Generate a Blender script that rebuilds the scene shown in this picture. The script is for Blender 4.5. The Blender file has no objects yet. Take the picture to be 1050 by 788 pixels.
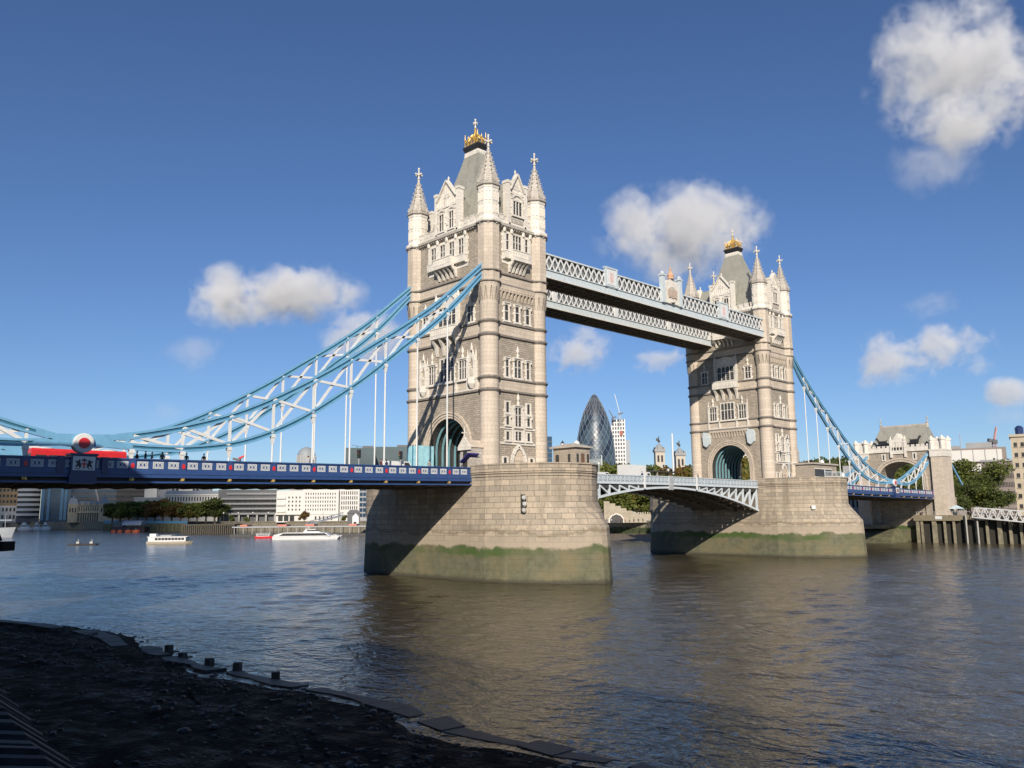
import bpy, math, random
import numpy as np
from mathutils import Matrix, Vector
R = math.radians
rnd = random.Random(7)
scene = bpy.context.scene
COL = scene.collection

# ------------------------------------------------------------------ camera, sky, sun, exposure
CAM = Vector((-130.56, -100.40, 9.263)); YAW, PIT, ROL = 0.799406, 0.155058, -0.008881
F_ = Vector((math.cos(PIT) * math.cos(YAW), math.cos(PIT) * math.sin(YAW), math.sin(PIT)))
R_ = Vector((math.sin(YAW), -math.cos(YAW), 0.0)); U_ = R_.cross(F_)
R2 = R_ * math.cos(ROL) + U_ * math.sin(ROL); U2 = -R_ * math.sin(ROL) + U_ * math.cos(ROL)
cd = bpy.data.cameras.new('camera'); cam = bpy.data.objects.new('camera', cd); COL.objects.link(cam)
M = Matrix((R2, U2, -F_)).transposed().to_4x4(); M.translation = CAM; cam.matrix_world = M
cd.sensor_fit = 'HORIZONTAL'; cd.sensor_width = 36.0; cd.lens = 854.29 / 1050 * 36
cd.clip_start = 0.3; cd.clip_end = 20000; scene.camera = cam

SUNV = Vector((1.45, 1.45, -1.0)).normalized()          # the way the light travels
w = bpy.data.worlds.new('World'); scene.world = w; w.use_nodes = True
wn, wl = w.node_tree.nodes, w.node_tree.links
sky = wn.new('ShaderNodeTexSky'); sky.sky_type = 'NISHITA'; sky.sun_disc = False
sky.sun_elevation = R(26); sky.sun_rotation = R(225); sky.air_density = 1.0; sky.dust_density = 0.0; sky.ozone_density = 4.0
wn['Background'].inputs['Strength'].default_value = 0.075
tint = wn.new('ShaderNodeMix'); tint.data_type = 'RGBA'; tint.blend_type = 'MULTIPLY'; tint.inputs[0].default_value = 1.0; tint.inputs[7].default_value = (.72, .81, 1.0, 1)   # deep blue autumn sky
wl.new(sky.outputs[0], tint.inputs[6]); wl.new(tint.outputs[2], wn['Background'].inputs['Color'])
sd = bpy.data.lights.new('sun', 'SUN'); sd.energy = 4.8; sd.angle = R(0.5); sd.color = (1.0, 0.91, 0.79)
so = bpy.data.objects.new('sun', sd); COL.objects.link(so); so.rotation_euler = SUNV.to_track_quat('-Z', 'Y').to_euler(); so.location = (-300, -300, 250)
scene.view_settings.view_transform = 'Standard'; scene.view_settings.look = 'None'
scene.view_settings.exposure = 0.35; scene.view_settings.gamma = 1.0; scene.view_settings.use_curve_mapping = False
scene.cycles.use_denoising = True
scene.cycles.max_bounces = 8; scene.cycles.volume_bounces = 2; scene.cycles.volume_step_rate = 4.0; scene.cycles.transparent_max_bounces = 16

# ------------------------------------------------------------------ helpers
def tag(o, label=None, cat=None, group=None, kind=None):
    if label: o['label'] = label
    if cat: o['category'] = cat
    if group: o['group'] = group
    if kind: o['kind'] = kind
    return o
ORG = {}
def empty(name, loc, rz=0.0, label=None, cat=None, group=None):
    o = bpy.data.objects.new(name, None); COL.objects.link(o)
    o.location = loc; o.rotation_euler = (0, 0, rz); o.empty_display_size = 0.5
    return tag(o, label, cat, group)

class MB:
    """collects faces; build() links them as ONE mesh object, with a UV laid out in metres"""
    def __init__(s, T=None): s.v = []; s.f = []; s.mi = []; s.T = T; s.m = 0
    def pts(s, ps):
        b = len(s.v)
        for p in ps:
            p = Vector(p)
            s.v.append(tuple(s.T @ p) if s.T else tuple(p))
        return b
    def face(s, idx): s.f.append(tuple(idx)); s.mi.append(s.m)
    def poly(s, ps): b = s.pts(ps); s.face(range(b, b + len(ps))); return s
    def box(s, x0, x1, y0, y1, z0, z1):
        b = s.pts([(x0, y0, z0), (x1, y0, z0), (x1, y1, z0), (x0, y1, z0), (x0, y0, z1), (x1, y0, z1), (x1, y1, z1), (x0, y1, z1)])
        for q in ((0, 3, 2, 1), (4, 5, 6, 7), (0, 1, 5, 4), (1, 2, 6, 5), (2, 3, 7, 6), (3, 0, 4, 7)): s.face([b + i for i in q])
        return s
    def loft(s, rings, cap=True, close=True):
        n = len(rings[0]); bs = [s.pts(r) for r in rings]
        for a, b in zip(bs, bs[1:]):
            for i in range(n if close else n - 1):
                j = (i + 1) % n; s.face((a + i, a + j, b + j, b + i))
        if cap:
            s.face([bs[0] + i for i in reversed(range(n))]); s.face([bs[-1] + i for i in range(n)])
        return s
    def lathe(s, prof, n=12, c=(0, 0), rot=0.0, cap=True):
        return s.loft([[(c[0] + r * math.cos(rot + 2 * math.pi * i / n), c[1] + r * math.sin(rot + 2 * math.pi * i / n), z) for i in range(n)] for r, z in prof], cap)
    def tube(s, p0, p1, r0, r1=None, n=6):
        p0, p1 = Vector(p0), Vector(p1); r1 = r0 if r1 is None else r1
        d = (p1 - p0).normalized(); a = d.orthogonal().normalized(); b = d.cross(a)
        f = lambda p, r: [p + (a * math.cos(2 * math.pi * i / n) + b * math.sin(2 * math.pi * i / n)) * r for i in range(n)]
        return s.loft([f(p0, r0), f(p1, r1)])
    def bar(s, p0, p1, wd, hg, up=(0, 0, 1)):
        """rectangular bar, wd across, hg along 'up'"""
        p0, p1 = Vector(p0), Vector(p1); d = (p1 - p0).normalized(); sd_ = d.cross(Vector(up))
        sd_ = sd_.normalized() if sd_.length > 1e-6 else d.orthogonal().normalized(); u = sd_.cross(d).normalized()
        f = lambda p: [p - sd_ * wd / 2 - u * hg / 2, p + sd_ * wd / 2 - u * hg / 2, p + sd_ * wd / 2 + u * hg / 2, p - sd_ * wd / 2 + u * hg / 2]
        return s.loft([f(p0), f(p1)])
    def prism(s, pl, y0, y1):
        """(x,z) outline swept along y"""
        return s.loft([[(x, y0, z) for x, z in pl], [(x, y1, z) for x, z in pl]])
    def prismx(s, pl, x0, x1):
        return s.loft([[(x0, y, z) for y, z in pl], [(x1, y, z) for y, z in pl]])
    def disc(s, c, r, y0, y1, n=24):
        return s.loft([[(c[0] + r * math.cos(2 * math.pi * i / n), y, c[1] + r * math.sin(2 * math.pi * i / n)) for i in range(n)] for y in (y0, y1)])
    def sphere(s, c, r, n=10, m=6, sz=1.0):
        return s.lathe([(max(r * math.sin(math.pi * k / m), .001), c[2] - r * sz * math.cos(math.pi * k / m)) for k in range(m + 1)], n, (c[0], c[1]))
    def mesh(s, name, mats, smooth=False):
        me = bpy.data.meshes.new(name); me.from_pydata(s.v, [], s.f)
        mats = mats if isinstance(mats, (list, tuple)) else [mats]
        for m in mats: me.materials.append(m)
        if len(mats) > 1: me.polygons.foreach_set('material_index', s.mi)
        me.update(); me.validate()
        n = len(me.polygons); nl = len(me.loops)
        nor = np.empty(n * 3); me.polygons.foreach_get('normal', nor); nor = nor.reshape(-1, 3)
        lv = np.empty(nl, dtype=np.int64); me.loops.foreach_get('vertex_index', lv)
        lt = np.empty(n, dtype=np.int64); me.polygons.foreach_get('loop_total', lt)
        co = np.empty(len(me.vertices) * 3); me.vertices.foreach_get('co', co); co = co.reshape(-1, 3)
        fn = np.repeat(nor, lt, axis=0); P = co[lv]
        h = np.hypot(fn[:, 0], fn[:, 1]); hs = np.where(h < 1e-6, 1, h)
        flat = np.abs(fn[:, 2]) > 0.8
        tx, ty = -fn[:, 1] / hs, fn[:, 0] / hs
        uv = np.stack([np.where(flat, P[:, 0], P[:, 0] * tx + P[:, 1] * ty), np.where(flat, P[:, 1], P[:, 2])], 1)
        l = me.uv_layers.new(name='UVMap'); l.data.foreach_set('uv', uv.astype(np.float32).ravel())
        if smooth:
            me.polygons.foreach_set('use_smooth', [True] * n); me.set_sharp_from_angle(angle=R(35))
        return me
    def build(s, name, mats, parent=None, smooth=False, loc=None):
        o = bpy.data.objects.new(name, s.mesh(name, mats, smooth)); COL.objects.link(o)
        if parent: o.parent = parent
        if loc: o.location = loc
        return o

def inst(src, parent, loc, rz=0.0, scale=None):
    """copy of a part and its sub-parts under another thing"""
    c = src.copy(); COL.objects.link(c); c.parent = parent; c.location = loc; c.rotation_euler = (0, 0, rz)
    if scale: c.scale = scale
    for ch in src.children:
        d = ch.copy(); COL.objects.link(d); d.parent = c
    return c
def copy_tree(o, parent=None):
    c = o.copy(); COL.objects.link(c); c.parent = parent
    for ch in o.children: copy_tree(ch, c)
    return c
def bury(o):
    """drop a source part that was only built to be copied"""
    for ch in list(o.children): bpy.data.objects.remove(ch)
    bpy.data.objects.remove(o)

# where a bearing of the photograph and a distance lead on the ground, and how high a level stands there
FH = Vector((math.cos(YAW), math.sin(YAW), 0)); RH = R_
def at(u, d, z=0.0): p = CAM + FH * d + RH * ((u - 525) * d / 864.6); return Vector((p.x, p.y, z))
def zz(u, v, d): return CAM.z + (530.49 - .00711 * u - v) * d / 875.0
RZV = YAW - math.pi / 2                                   # facade square to the view

# ------------------------------------------------------------------ materials
def node_mat(name):
    m = bpy.data.materials.new(name); m.use_nodes = True; nt = m.node_tree
    return m, nt.nodes, nt.links, nt.nodes['Principled BSDF']
def mix(n, l, a, b, fac, mode='MIX'):
    x = n.new('ShaderNodeMix'); x.data_type = 'RGBA'; x.blend_type = mode
    for k, val in ((6, a), (7, b)):
        if isinstance(val, (tuple, list)): x.inputs[k].default_value = (*val[:3], 1)
        else: l.new(val, x.inputs[k])
    if isinstance(fac, (int, float)): x.inputs[0].default_value = fac
    else: l.new(fac, x.inputs[0])
    return x.outputs[2]
def noise(n, l, scale, detail=4, rough=.55, vec=None, dist=0):
    t = n.new('ShaderNodeTexNoise'); t.inputs['Scale'].default_value = scale; t.inputs['Detail'].default_value = detail
    t.inputs['Roughness'].default_value = rough; t.inputs['Distortion'].default_value = dist
    if vec is not None: l.new(vec, t.inputs['Vector'])
    return t.outputs['Fac']
def ramp(n, l, fac, a, b):
    r = n.new('ShaderNodeMapRange'); r.inputs[1].default_value = a; r.inputs[2].default_value = b; l.new(fac, r.inputs[0]); return r.outputs[0]
def mathn(n, l, op, a, b=None, c=None):
    t = n.new('ShaderNodeMath'); t.operation = op
    for i, x in enumerate((a, b, c)):
        if x is None: continue
        if isinstance(x, (int, float)): t.inputs[i].default_value = x
        else: l.new(x, t.inputs[i])
    return t.outputs[0]
def geo_pos(n): return n.new('ShaderNodeNewGeometry').outputs['Position']
def mat(name, c, rough=.6, metal=0.0, var=.12, vscale=1.5, bump=0.0, bscale=8, spec=None):
    m, n, l, p = node_mat(name); pos = geo_pos(n)
    f = noise(n, l, vscale, 5, .6, pos)
    l.new(mix(n, l, tuple(x * (1 - var) for x in c), tuple(min(x * (1 + var), 1) for x in c), ramp(n, l, f, .3, .7)), p.inputs['Base Color'])
    p.inputs['Roughness'].default_value = rough; p.inputs['Metallic'].default_value = metal
    if spec is not None: p.inputs['Specular IOR Level'].default_value = spec
    if bump:
        b = n.new('ShaderNodeBump'); b.inputs['Strength'].default_value = bump; b.inputs['Distance'].default_value = .1
        l.new(noise(n, l, bscale, 4, .6, pos), b.inputs['Height']); l.new(b.outputs[0], p.inputs['Normal'])
    return m
def stone(name, c1, c2, cm, bw, rh, ms=.03, stain=.25, rough=.85, algae=False, bump=.4):
    m, n, l, p = node_mat(name); uv = n.new('ShaderNodeTexCoord').outputs['UV']; pos = geo_pos(n)
    b = n.new('ShaderNodeTexBrick'); l.new(uv, b.inputs['Vector']); b.inputs['Scale'].default_value = 1.0
    for k, v in (('Color1', c1), ('Color2', c2), ('Mortar', cm)): b.inputs[k].default_value = (*v, 1)
    b.inputs['Mortar Size'].default_value = ms; b.inputs['Mortar Smooth'].default_value = .3; b.inputs['Brick Width'].default_value = bw
    b.inputs['Row Height'].default_value = rh; b.inputs['Bias'].default_value = -.1
    col = b.outputs['Color']
    mp = n.new('ShaderNodeMapping'); l.new(pos, mp.inputs['Vector']); mp.inputs['Scale'].default_value = (1, 1, .22)
    streak = noise(n, l, .55, 6, .65, mp.outputs[0])
    col = mix(n, l, col, tuple(x * .55 for x in c1), mathn(n, l, 'MULTIPLY', ramp(n, l, streak, .5, .78), stain * 2))
    fine = noise(n, l, 3.2, 5, .7, pos)
    col = mix(n, l, col, mix(n, l, (.72, .7, .68), (1.22, 1.2, 1.16), ramp(n, l, fine, .25, .75)), .55, 'MULTIPLY')
    if algae:
        z = n.new('ShaderNodeSeparateXYZ'); l.new(pos, z.inputs[0]); z = z.outputs[2]
        wob = noise(n, l, .16, 4, .6, pos); wob2 = noise(n, l, .9, 5, .7, pos)
        zz_ = mathn(n, l, 'ADD', mathn(n, l, 'ADD', z, mathn(n, l, 'MULTIPLY', mathn(n, l, 'SUBTRACT', wob, .5), 3.4)), mathn(n, l, 'MULTIPLY', mathn(n, l, 'SUBTRACT', wob2, .5), .8))
        wet = mix(n, l, (.060, .070, .042), (.135, .135, .088), ramp(n, l, wob2, .35, .7))
        col = mix(n, l, col, tuple(x * .8 for x in c1), ramp(n, l, zz_, 7.2, 5.4))
        low = mix(n, l, mix(n, l, col, (.50, .50, .35), 1.0, 'MULTIPLY'), wet, mathn(n, l, 'MULTIPLY', ramp(n, l, noise(n, l, .25, 4, .6, pos), .25, .6), .9))
        col = mix(n, l, col, low, ramp(n, l, zz_, 5.0, 4.6))
        moss = mathn(n, l, 'MULTIPLY', ramp(n, l, zz_, 3.4, 3.9), ramp(n, l, zz_, 5.05, 4.6))
        col = mix(n, l, col, (.05, .085, .018), mathn(n, l, 'MULTIPLY', moss, ramp(n, l, noise(n, l, .1, 3, .6, pos), .42, .6)))
        zl = mathn(n, l, 'ADD', z, mathn(n, l, 'MULTIPLY', wob2, .5)); col = mix(n, l, col, (.055, .05, .032), ramp(n, l, zl, .95, .45))
        line = mathn(n, l, 'MULTIPLY', ramp(n, l, zz_, 6.55, 6.75), ramp(n, l, zz_, 7.15, 6.85)); col = mix(n, l, col, (.15, .115, .07), mathn(n, l, 'MULTIPLY', line, .55))
    l.new(col, p.inputs['Base Color']); p.inputs['Roughness'].default_value = rough
    bp_ = n.new('ShaderNodeBump'); bp_.inputs['Strength'].default_value = bump; bp_.inputs['Distance'].default_value = .06
    h = mathn(n, l, 'SUBTRACT', mathn(n, l, 'MULTIPLY', fine, .8), b.outputs['Fac'])
    l.new(h, bp_.inputs['Height']); l.new(bp_.outputs[0], p.inputs['Normal'])
    return m
RUB = stone('rubble_granite', (.41, .355, .285), (.29, .25, .20), (.23, .20, .165), .75, .32, .03, .42, bump=.8)
ASH = stone('ashlar_stone', (.53, .455, .37), (.455, .39, .315), (.33, .285, .235), 1.5, .62, .02, .3)
PORT = stone('portland_stone', (.69, .65, .585), (.60, .565, .50), (.43, .40, .35), 1.2, .55, .015, .35)
PORTD = stone('weathered_stone', (.52, .48, .42), (.36, .325, .28), (.27, .25, .22), .5, .42, .03, .6)
PIER = stone('pier_granite', (.41, .34, .255), (.26, .225, .18), (.15, .13, .105), 1.9, .78, .035, .75, algae=True, bump=.6)
SLATE = stone('roof_slate', (.315, .31, .265), (.27, .265, .225), (.22, .22, .19), .5, .3, .02, .5, rough=.7)
def flat(*a, **k): return mat(*a, **k)
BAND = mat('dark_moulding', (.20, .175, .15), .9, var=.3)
WHITE = mat('white_paint', (.62, .62, .60), .4, var=.06)
CYAN = mat('light_blue_paint', (.15, .345, .51), .35, var=.1)
CYAND = mat('groove_shade_batten_blue', (.04, .15, .23), .45, var=.1)  # darker blue: chord groove shade put into the colour; also plain battens
PALEB = mat('pale_blue_paint', (.50, .55, .56), .4, var=.1)
TURQ = mat('turquoise_paint', (.30, .55, .62), .5, var=.15)
NAVY = mat('navy_paint', (.02, .035, .11), .35, var=.1)
NAVYL = mat('royal_blue_paint', (.028, .064, .18), .35, var=.1)
RED = mat('red_paint', (.55, .025, .03), .35, var=.08)
BRASS = mat('brass', (.62, .42, .14), .35, .6)
GOLD = mat('gilding', (.58, .37, .10), .5, .55, var=.3)
BLACK = mat('black_paint', (.02, .02, .022), .5)
DARK = mat('dark_iron', (.045, .043, .04), .6, var=.3)
BSTEEL = mat('brown_steel', (.14, .12, .095), .75, var=.35, vscale=.8)  # dark brown steel of undersides and inner girders
GREY = mat('grey_metal', (.33, .34, .35), .5)
GLASS = mat('dark_glass', (.04, .038, .036), .22, spec=.4, var=.4, vscale=.6)
BGLASS = mat('blue_glass', (.03, .06, .10), .1, spec=.8, var=.3, vscale=.08)
ASPHALT = mat('asphalt', (.05, .05, .052), .9)
CONC = mat('concrete', (.36, .35, .32), .85, var=.15, vscale=.5)
WOOD = mat('wet_timber', (.06, .052, .038), .8, var=.45, vscale=1.2, bump=.4)
# ------------------------------------------------------------------ bridge towers
TW = 41.15; HX, HY = 5.9, 9.6                     # tower centres at x = -TW, TW; wall planes
FACE = {'S': (-math.pi / 2, HX), 'E': (0.0, HY), 'N': (math.pi / 2, HX), 'W': (math.pi, HY)}
def FT(face, rooted=(0, 0)):
    """local (s, -out, z) of a face -> tower coordinates"""
    a, d = FACE[face]; return Matrix.Rotation(a, 4, 'Z') @ Matrix.Translation((0, -d, 0))
def arch_pts(hw, z0, z1, n=14, point=1.0):
    """from left springing to right springing"""
    return [(-hw * math.cos(math.pi * i / n), z0 + (z1 - z0) * math.sin(math.pi * i / n) ** point) for i in range(n + 1)]
WINSRC = {}
def window_src(wd, ht, lights, transom=True, arched=False, hood=True, fin=False):
    key = (wd, ht, lights, transom, arched, hood, fin)
    if key in WINSRC: return WINSRC[key]
    f = MB(); b = .2; D = .26
    f.box(-wd / 2 - b, -wd / 2, -D, .03, -.1, ht + b); f.box(wd / 2, wd / 2 + b, -D, .03, -.1, ht + b)
    f.box(-wd / 2 - b - .12, wd / 2 + b + .12, -D - .12, .03, -.36, -.1)
    f.box(-wd / 2, wd / 2, -D + .01, .03, ht, ht + b)
    for k in range(int(ht / .55)):                # quoin teeth
        if k % 2 == 0:
            for sx in (-1, 1): f.box(sx * (wd / 2 + b) - .02, sx * (wd / 2 + b) + .02 + .0, -.12, .03, k * .55, k * .55 + .3) if 0 else f.box(min(sx * (wd / 2 + b + .004), sx * (wd / 2 + b + .22)), max(sx * (wd / 2 + b + .004), sx * (wd / 2 + b + .22)), -.1, .03, k * .55, k * .55 + .34)
    for k in range(1, lights):
        x = -wd / 2 + wd * k / lights; f.box(x - .06, x + .06, -.17, .03, 0, ht)
    if transom: f.box(-wd / 2, wd / 2, -.165, .03, ht * .56, ht * .56 + .11)
    lw = wd / lights                              # cusped heads
    for k in range(lights):
        xa = -wd / 2 + lw * k
        for i in range(4):
            t0, t1 = i / 4, (i + 1) / 4
            h0 = ht - .45 * abs(1 - 2 * t0) ** 2 * lw; h1 = ht - .45 * abs(1 - 2 * t1) ** 2 * lw
            f.poly([(xa + lw * t0, -.15, ht), (xa + lw * t0, -.15, h0), (xa + lw * t1, -.15, h1), (xa + lw * t1, -.15, ht)])
    if hood:
        f.box(-wd / 2 - b - .1, wd / 2 + b + .1, -D - .16, .03, ht + b, ht + b + .16)
        for sx in (-1, 1): f.box(sx * (wd / 2 + b + .05) - .09, sx * (wd / 2 + b + .05) + .09, -D - .14, .03, ht - .25, ht + b)
    if arched:
        ap = arch_pts(wd / 2 + .15, ht + b + .1, ht + b + .1 + wd * .42, 10)
        for (x0, z0), (x1, z1) in zip(ap, ap[1:]): f.bar((x0, -.16, z0), (x1, -.16, z1), .34, .22, (0, 1, 0))
        f.poly([(x, -.06, z) for x, z in reversed(ap)])
    if fin:
        f.lathe([(.2, ht + b + .1), (.24, ht + b + .6), (.1, ht + b + .8), (.26, ht + b + 1.2), (.02, ht + b + 2.1)], 6, (0, -.18))
    fo = f.build('window', PORT); g = MB(); g.box(-wd / 2, wd / 2, -.05, .04, 0, ht); go = g.build('pane', GLASS, fo)
    if lights >= 2 and wd > 1.2:                  # leading
        q = MB(); n = int(ht / .42)
        for k in range(1, n): q.box(-wd / 2, wd / 2, -.062, -.045, ht * k / n - .016, ht * k / n + .016)
        q.build('glazing_bars', GREY, fo)
    WINSRC[key] = fo; return fo
def put_window(root, face, s, z, *a, out=0.0, **k):
    p = FT(face) @ Vector((s, -out, z)); return inst(window_src(*a, **k), root, p, FACE[face][0])

def ring(mb, hx, hy, z0, z1, out):
    """a moulding round the wall planes"""
    mb.box(-hx - out, hx + out, -hy - out, -hy + .02, z0, z1); mb.box(-hx - out, hx + out, hy - .02, hy + out, z0, z1)
    mb.box(-hx - out, -hx + .02, -hy + .021, hy - .021, z0, z1); mb.box(hx - .02, hx + out, -hy + .021, hy - .021, z0, z1)

def finial(mb, c, z, k=1.0):
    mb.lathe([(.16 * k, z), (.14 * k, z + .5 * k), (.3 * k, z + .65 * k), (.13 * k, z + .85 * k), (.1 * k, z + 2.3 * k)], 8, c)
    x, y = c
    mb.box(x - .1 * k, x + .1 * k, y - .55 * k, y + .55 * k, z + 1.25 * k, z + 1.5 * k)
    mb.box(x - .548 * k, x + .548 * k, y - .102 * k, y + .102 * k, z + 1.252 * k, z + 1.498 * k)
    for dx, dy in ((.55, 0), (-.55, 0), (0, .55), (0, -.55)): mb.sphere((x + dx * k, y + dy * k, z + 1.38 * k), .16 * k, 6, 4)
    mb.sphere((x, y, z + 2.3 * k), .17 * k, 6, 4)

def make_turret_src():
    t = MB(); n = 16
    t.lathe([(1.62, 13.6), (1.62, 15.6), (1.46, 15.9), (1.46, 42.3), (1.6, 43.2), (1.77, 44.3)], n)
    o = t.build('turret', ASH, None, True)
    u = MB(); u.lathe([(1.79, 44.31), (1.79, 53.5)], 8, rot=math.pi / 8)
    u.build('turret_shaft', ASH, o)
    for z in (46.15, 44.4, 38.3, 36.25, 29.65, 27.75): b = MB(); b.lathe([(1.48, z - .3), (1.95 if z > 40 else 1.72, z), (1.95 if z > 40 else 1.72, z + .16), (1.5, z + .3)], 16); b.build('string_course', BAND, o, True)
    for z in (53.5, 59.62): b = MB(); b.lathe([(1.72, z), (2.14, z + .3), (2.14, z + .42), (1.75, z + .6)] if z < 55 else [(1.7, z), (2.0, z + .22), (2.0, z + .36), (1.75, z + .6)], 8, rot=math.pi / 8); b.build('eaves_ring', BAND, o)
    h = MB()
    h.lathe([(1.82, 53.5), (2.1, 54.12), (2.1, 54.4), (1.68, 54.75), (1.68, 59.3), (1.75, 59.4), (1.9, 60.0), (1.9, 60.1), (1.75, 60.2)], 8, rot=math.pi / 8)
    for k in range(8):                            # blind tracery panels
        a = 2 * math.pi * k / 8; T = Matrix.Rotation(a, 4, 'Z'); h.T = T; r = 1.68 * math.cos(math.pi / 8)
        for y0 in (-.45, .09):
            for za, zb in ((55.3, 57.0), (57.35, 58.9)):
                h.box(r - .02, r + .09, y0, y0 + .07, za, zb); h.box(r - .02, r + .09, y0 + .29, y0 + .36, za, zb); h.box(r - .02, r + .085, y0 + .07, y0 + .29, zb - .1, zb); h.box(r - .02, r + .085, y0 + .07, y0 + .29, za, za + .08)
        h.box(r + .02, r + .34, -.09, .09, 53.62, 53.9)
    h.T = None; h.build('turret_head', PORT, o)
    p = MB(); p.lathe([(1.75, 60.2), (1.86, 60.45), (.98, 63.0), (.2, 66.3)], 8, rot=math.pi / 8)
    for k in range(8):                            # crockets up the ribs
        a = math.pi / 8 + 2 * math.pi * k / 8
        for i in range(7):
            z = 60.9 + i * .75; r = 1.86 - (z - 60.45) * .283; p.box(r * math.cos(a) - .07, r * math.cos(a) + .07, r * math.sin(a) - .07, r * math.sin(a) + .07, z, z + .22)
        p.sphere((1.8 * math.cos(a), 1.8 * math.sin(a), 60.62), .2, 5, 4)
    p.build('spire', PORTD, o)
    c = MB(); finial(c, (0, 0), 65.9, 1.18); c.build('cross_finial', PORT, o)
    return o
TURRET = make_turret_src()
for zt_, in (): pass
# dark lancet notches under the flare
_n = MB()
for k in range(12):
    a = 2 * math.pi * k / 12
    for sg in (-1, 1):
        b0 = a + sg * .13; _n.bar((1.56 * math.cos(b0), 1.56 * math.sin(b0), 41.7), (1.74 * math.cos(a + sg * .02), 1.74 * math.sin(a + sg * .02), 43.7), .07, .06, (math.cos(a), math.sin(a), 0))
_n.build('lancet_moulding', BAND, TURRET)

def tower(cx, label, land):
    """land: which face looks to the approach road, 'S' or 'N'"""
    root = empty('bridge_tower', (cx, 0, 0), 0, label, 'bridge tower', 'gothic bridge towers')
    HW, ZS, ZA = 4.75, 19.2, 24.2; T_ = .9
    # walls with the road arch
    wl_ = MB(); ap = arch_pts(HW, ZS, ZA, 18)
    for fc in ('S', 'N'):
        wl_.T = FT(fc); top = 54.0; W_ = HY
        for y in (0.0, T_):
            prev = None
            rows = [(-HW, 13.6)] + ap + [(HW, 13.6)]
            wl_.poly([(-W_, y, 13.6), (-HW, y, 13.6), (-HW, y, ZS), (-HW, y, top), (-W_, y, top)] if y == 0 else [(-W_, y, top), (-HW, y, top), (-HW, y, ZS), (-HW, y, 13.6), (-W_, y, 13.6)])
            wl_.poly([(HW, y, 13.6), (W_, y, 13.6), (W_, y, top), (HW, y, top), (HW, y, ZS)])
            for (a0, b0), (a1, b1) in zip(ap, ap[1:]): wl_.poly([(a0, y, b0), (a1, y, b1), (a1, y, top), (a0, y, top)])
    for fc in ('E', 'W'):
        wl_.T = FT(fc); wl_.box(-HX + .003, HX - .003, .0, T_, 13.6, 54.0)
    wl_.T = None; wl_.box(-HX + .95, HX - .95, -HY + .95, HY - .95, 53.2, 53.9)
    wl_.build('wall', RUB, root)
    # smooth ashlar belts
    for za, zb in ((44.55, 46.1), (36.4, 38.25), (27.9, 29.6), (53.3, 53.9)): bl = MB(); ring(bl, HX, HY, za, zb, .035); bl.build('ashlar_belt', ASH, root)
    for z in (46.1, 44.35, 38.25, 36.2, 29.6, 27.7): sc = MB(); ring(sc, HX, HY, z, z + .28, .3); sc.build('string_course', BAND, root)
    cn = MB(); ring(cn, HX, HY, 53.9, 54.35, .55); ring(cn, HX, HY, 53.6, 53.9, .3)
    for fc, hw in (('S', 7.3), ('E', 3.6)):
        cn.T = FT(fc)
        for k in range(int(hw * 2 / .55)): cn.box(-hw + k * .55, -hw + k * .55 + .22, -.52, -.3, 53.62, 53.88)
    cn.T = None; cn.build('cornice', PORTD, root)
    cb_ = MB(); ring(cb_, HX, HY, 53.82, 53.95, .62); cb_.build('cornice_moulding', BAND, root)
    # parapet with battlements
    pp = MB()
    for fc, hw in (('S', 7.4), ('N', 7.4), ('E', 3.7), ('W', 3.7)):
        pp.T = FT(fc); pp.box(-hw, hw, -.2, .25, 54.35, 55.0)
        k = 0; x = -hw
        while x < hw - .3:
            hh = 55.75 if k % 2 == 0 else 55.0
            if k % 2 == 0: pp.box(x, min(x + .85, hw), -.24, .29, 55.0, 55.75); pp.box(x - .06, min(x + .91, hw), -.3, .35, 55.75, 55.9)
            x += .85 if k % 2 == 0 else .6; k += 1
    pp.build('battlement', PORT, root)
    # turrets
    for i, (sx, sy) in enumerate(((-1, -1), (-1, 1), (1, -1), (1, 1))):
        inst(TURRET, root, (sx * 5.2, sy * 8.9, 0))
    # main roof, cresting, crown
    rf = MB(); prof = [(54.0, 4.9, 8.3), (56, 4.25, 7.3), (60, 3.15, 5.5), (64, 2.1, 3.7), (68, 1.25, 2.25), (70.4, .78, 1.5)]
    rf.loft([[(-a, -b, z), (a, -b, z), (a, b, z), (-a, b, z)] for z, a, b in prof])
    ro = rf.build('roof', SLATE, root)
    lr = MB(); lr.box(-.95, .95, -1.7, 1.7, 69.75, 70.25)
    for k in range(5):
        for sy in (-1, 1): lr.box(-.9 + k * .4, -.72 + k * .4, sy * 1.72 - .1, sy * 1.72 + .1, 69.35, 69.75)
    for k in range(8):
        for sx in (-1, 1): lr.box(sx * .98 - .1, sx * .98 + .1, -1.55 + k * .42, -1.35 + k * .42, 69.35, 69.75)
    lr.build('roof_trim', PORT, ro)
    pf = MB(); pf.loft([[(-a, -b, z), (a, -b, z), (a, b, z), (-a, b, z)] for z, a, b in ((70.25, .85, 1.6), (71.0, 1.15, 1.95), (71.3, 1.15, 1.95))]); pf.build('roof_platform', BLACK, ro)
    cr = MB()
    per = [(sx * .92, -1.6 + k * .8) for sx in (-1, 1) for k in range(5)] + [(0, sy * 1.6) for sy in (-1, 1)]
    for x, y in per:
        cr.tube((x, y, 71.3), (x, y, 72.5), .11, .08); cr.sphere((x, y, 72.6), .2, 6, 4); cr.tube((x, y, 72.6), (x, y, 73.7 if abs(x) > .5 and abs(y) > 1.5 else 73.2), .09, .02, 5)
        cr.bar((x, y, 72.2), (x * .35, y * .3, 73.5), .12, .12)
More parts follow.
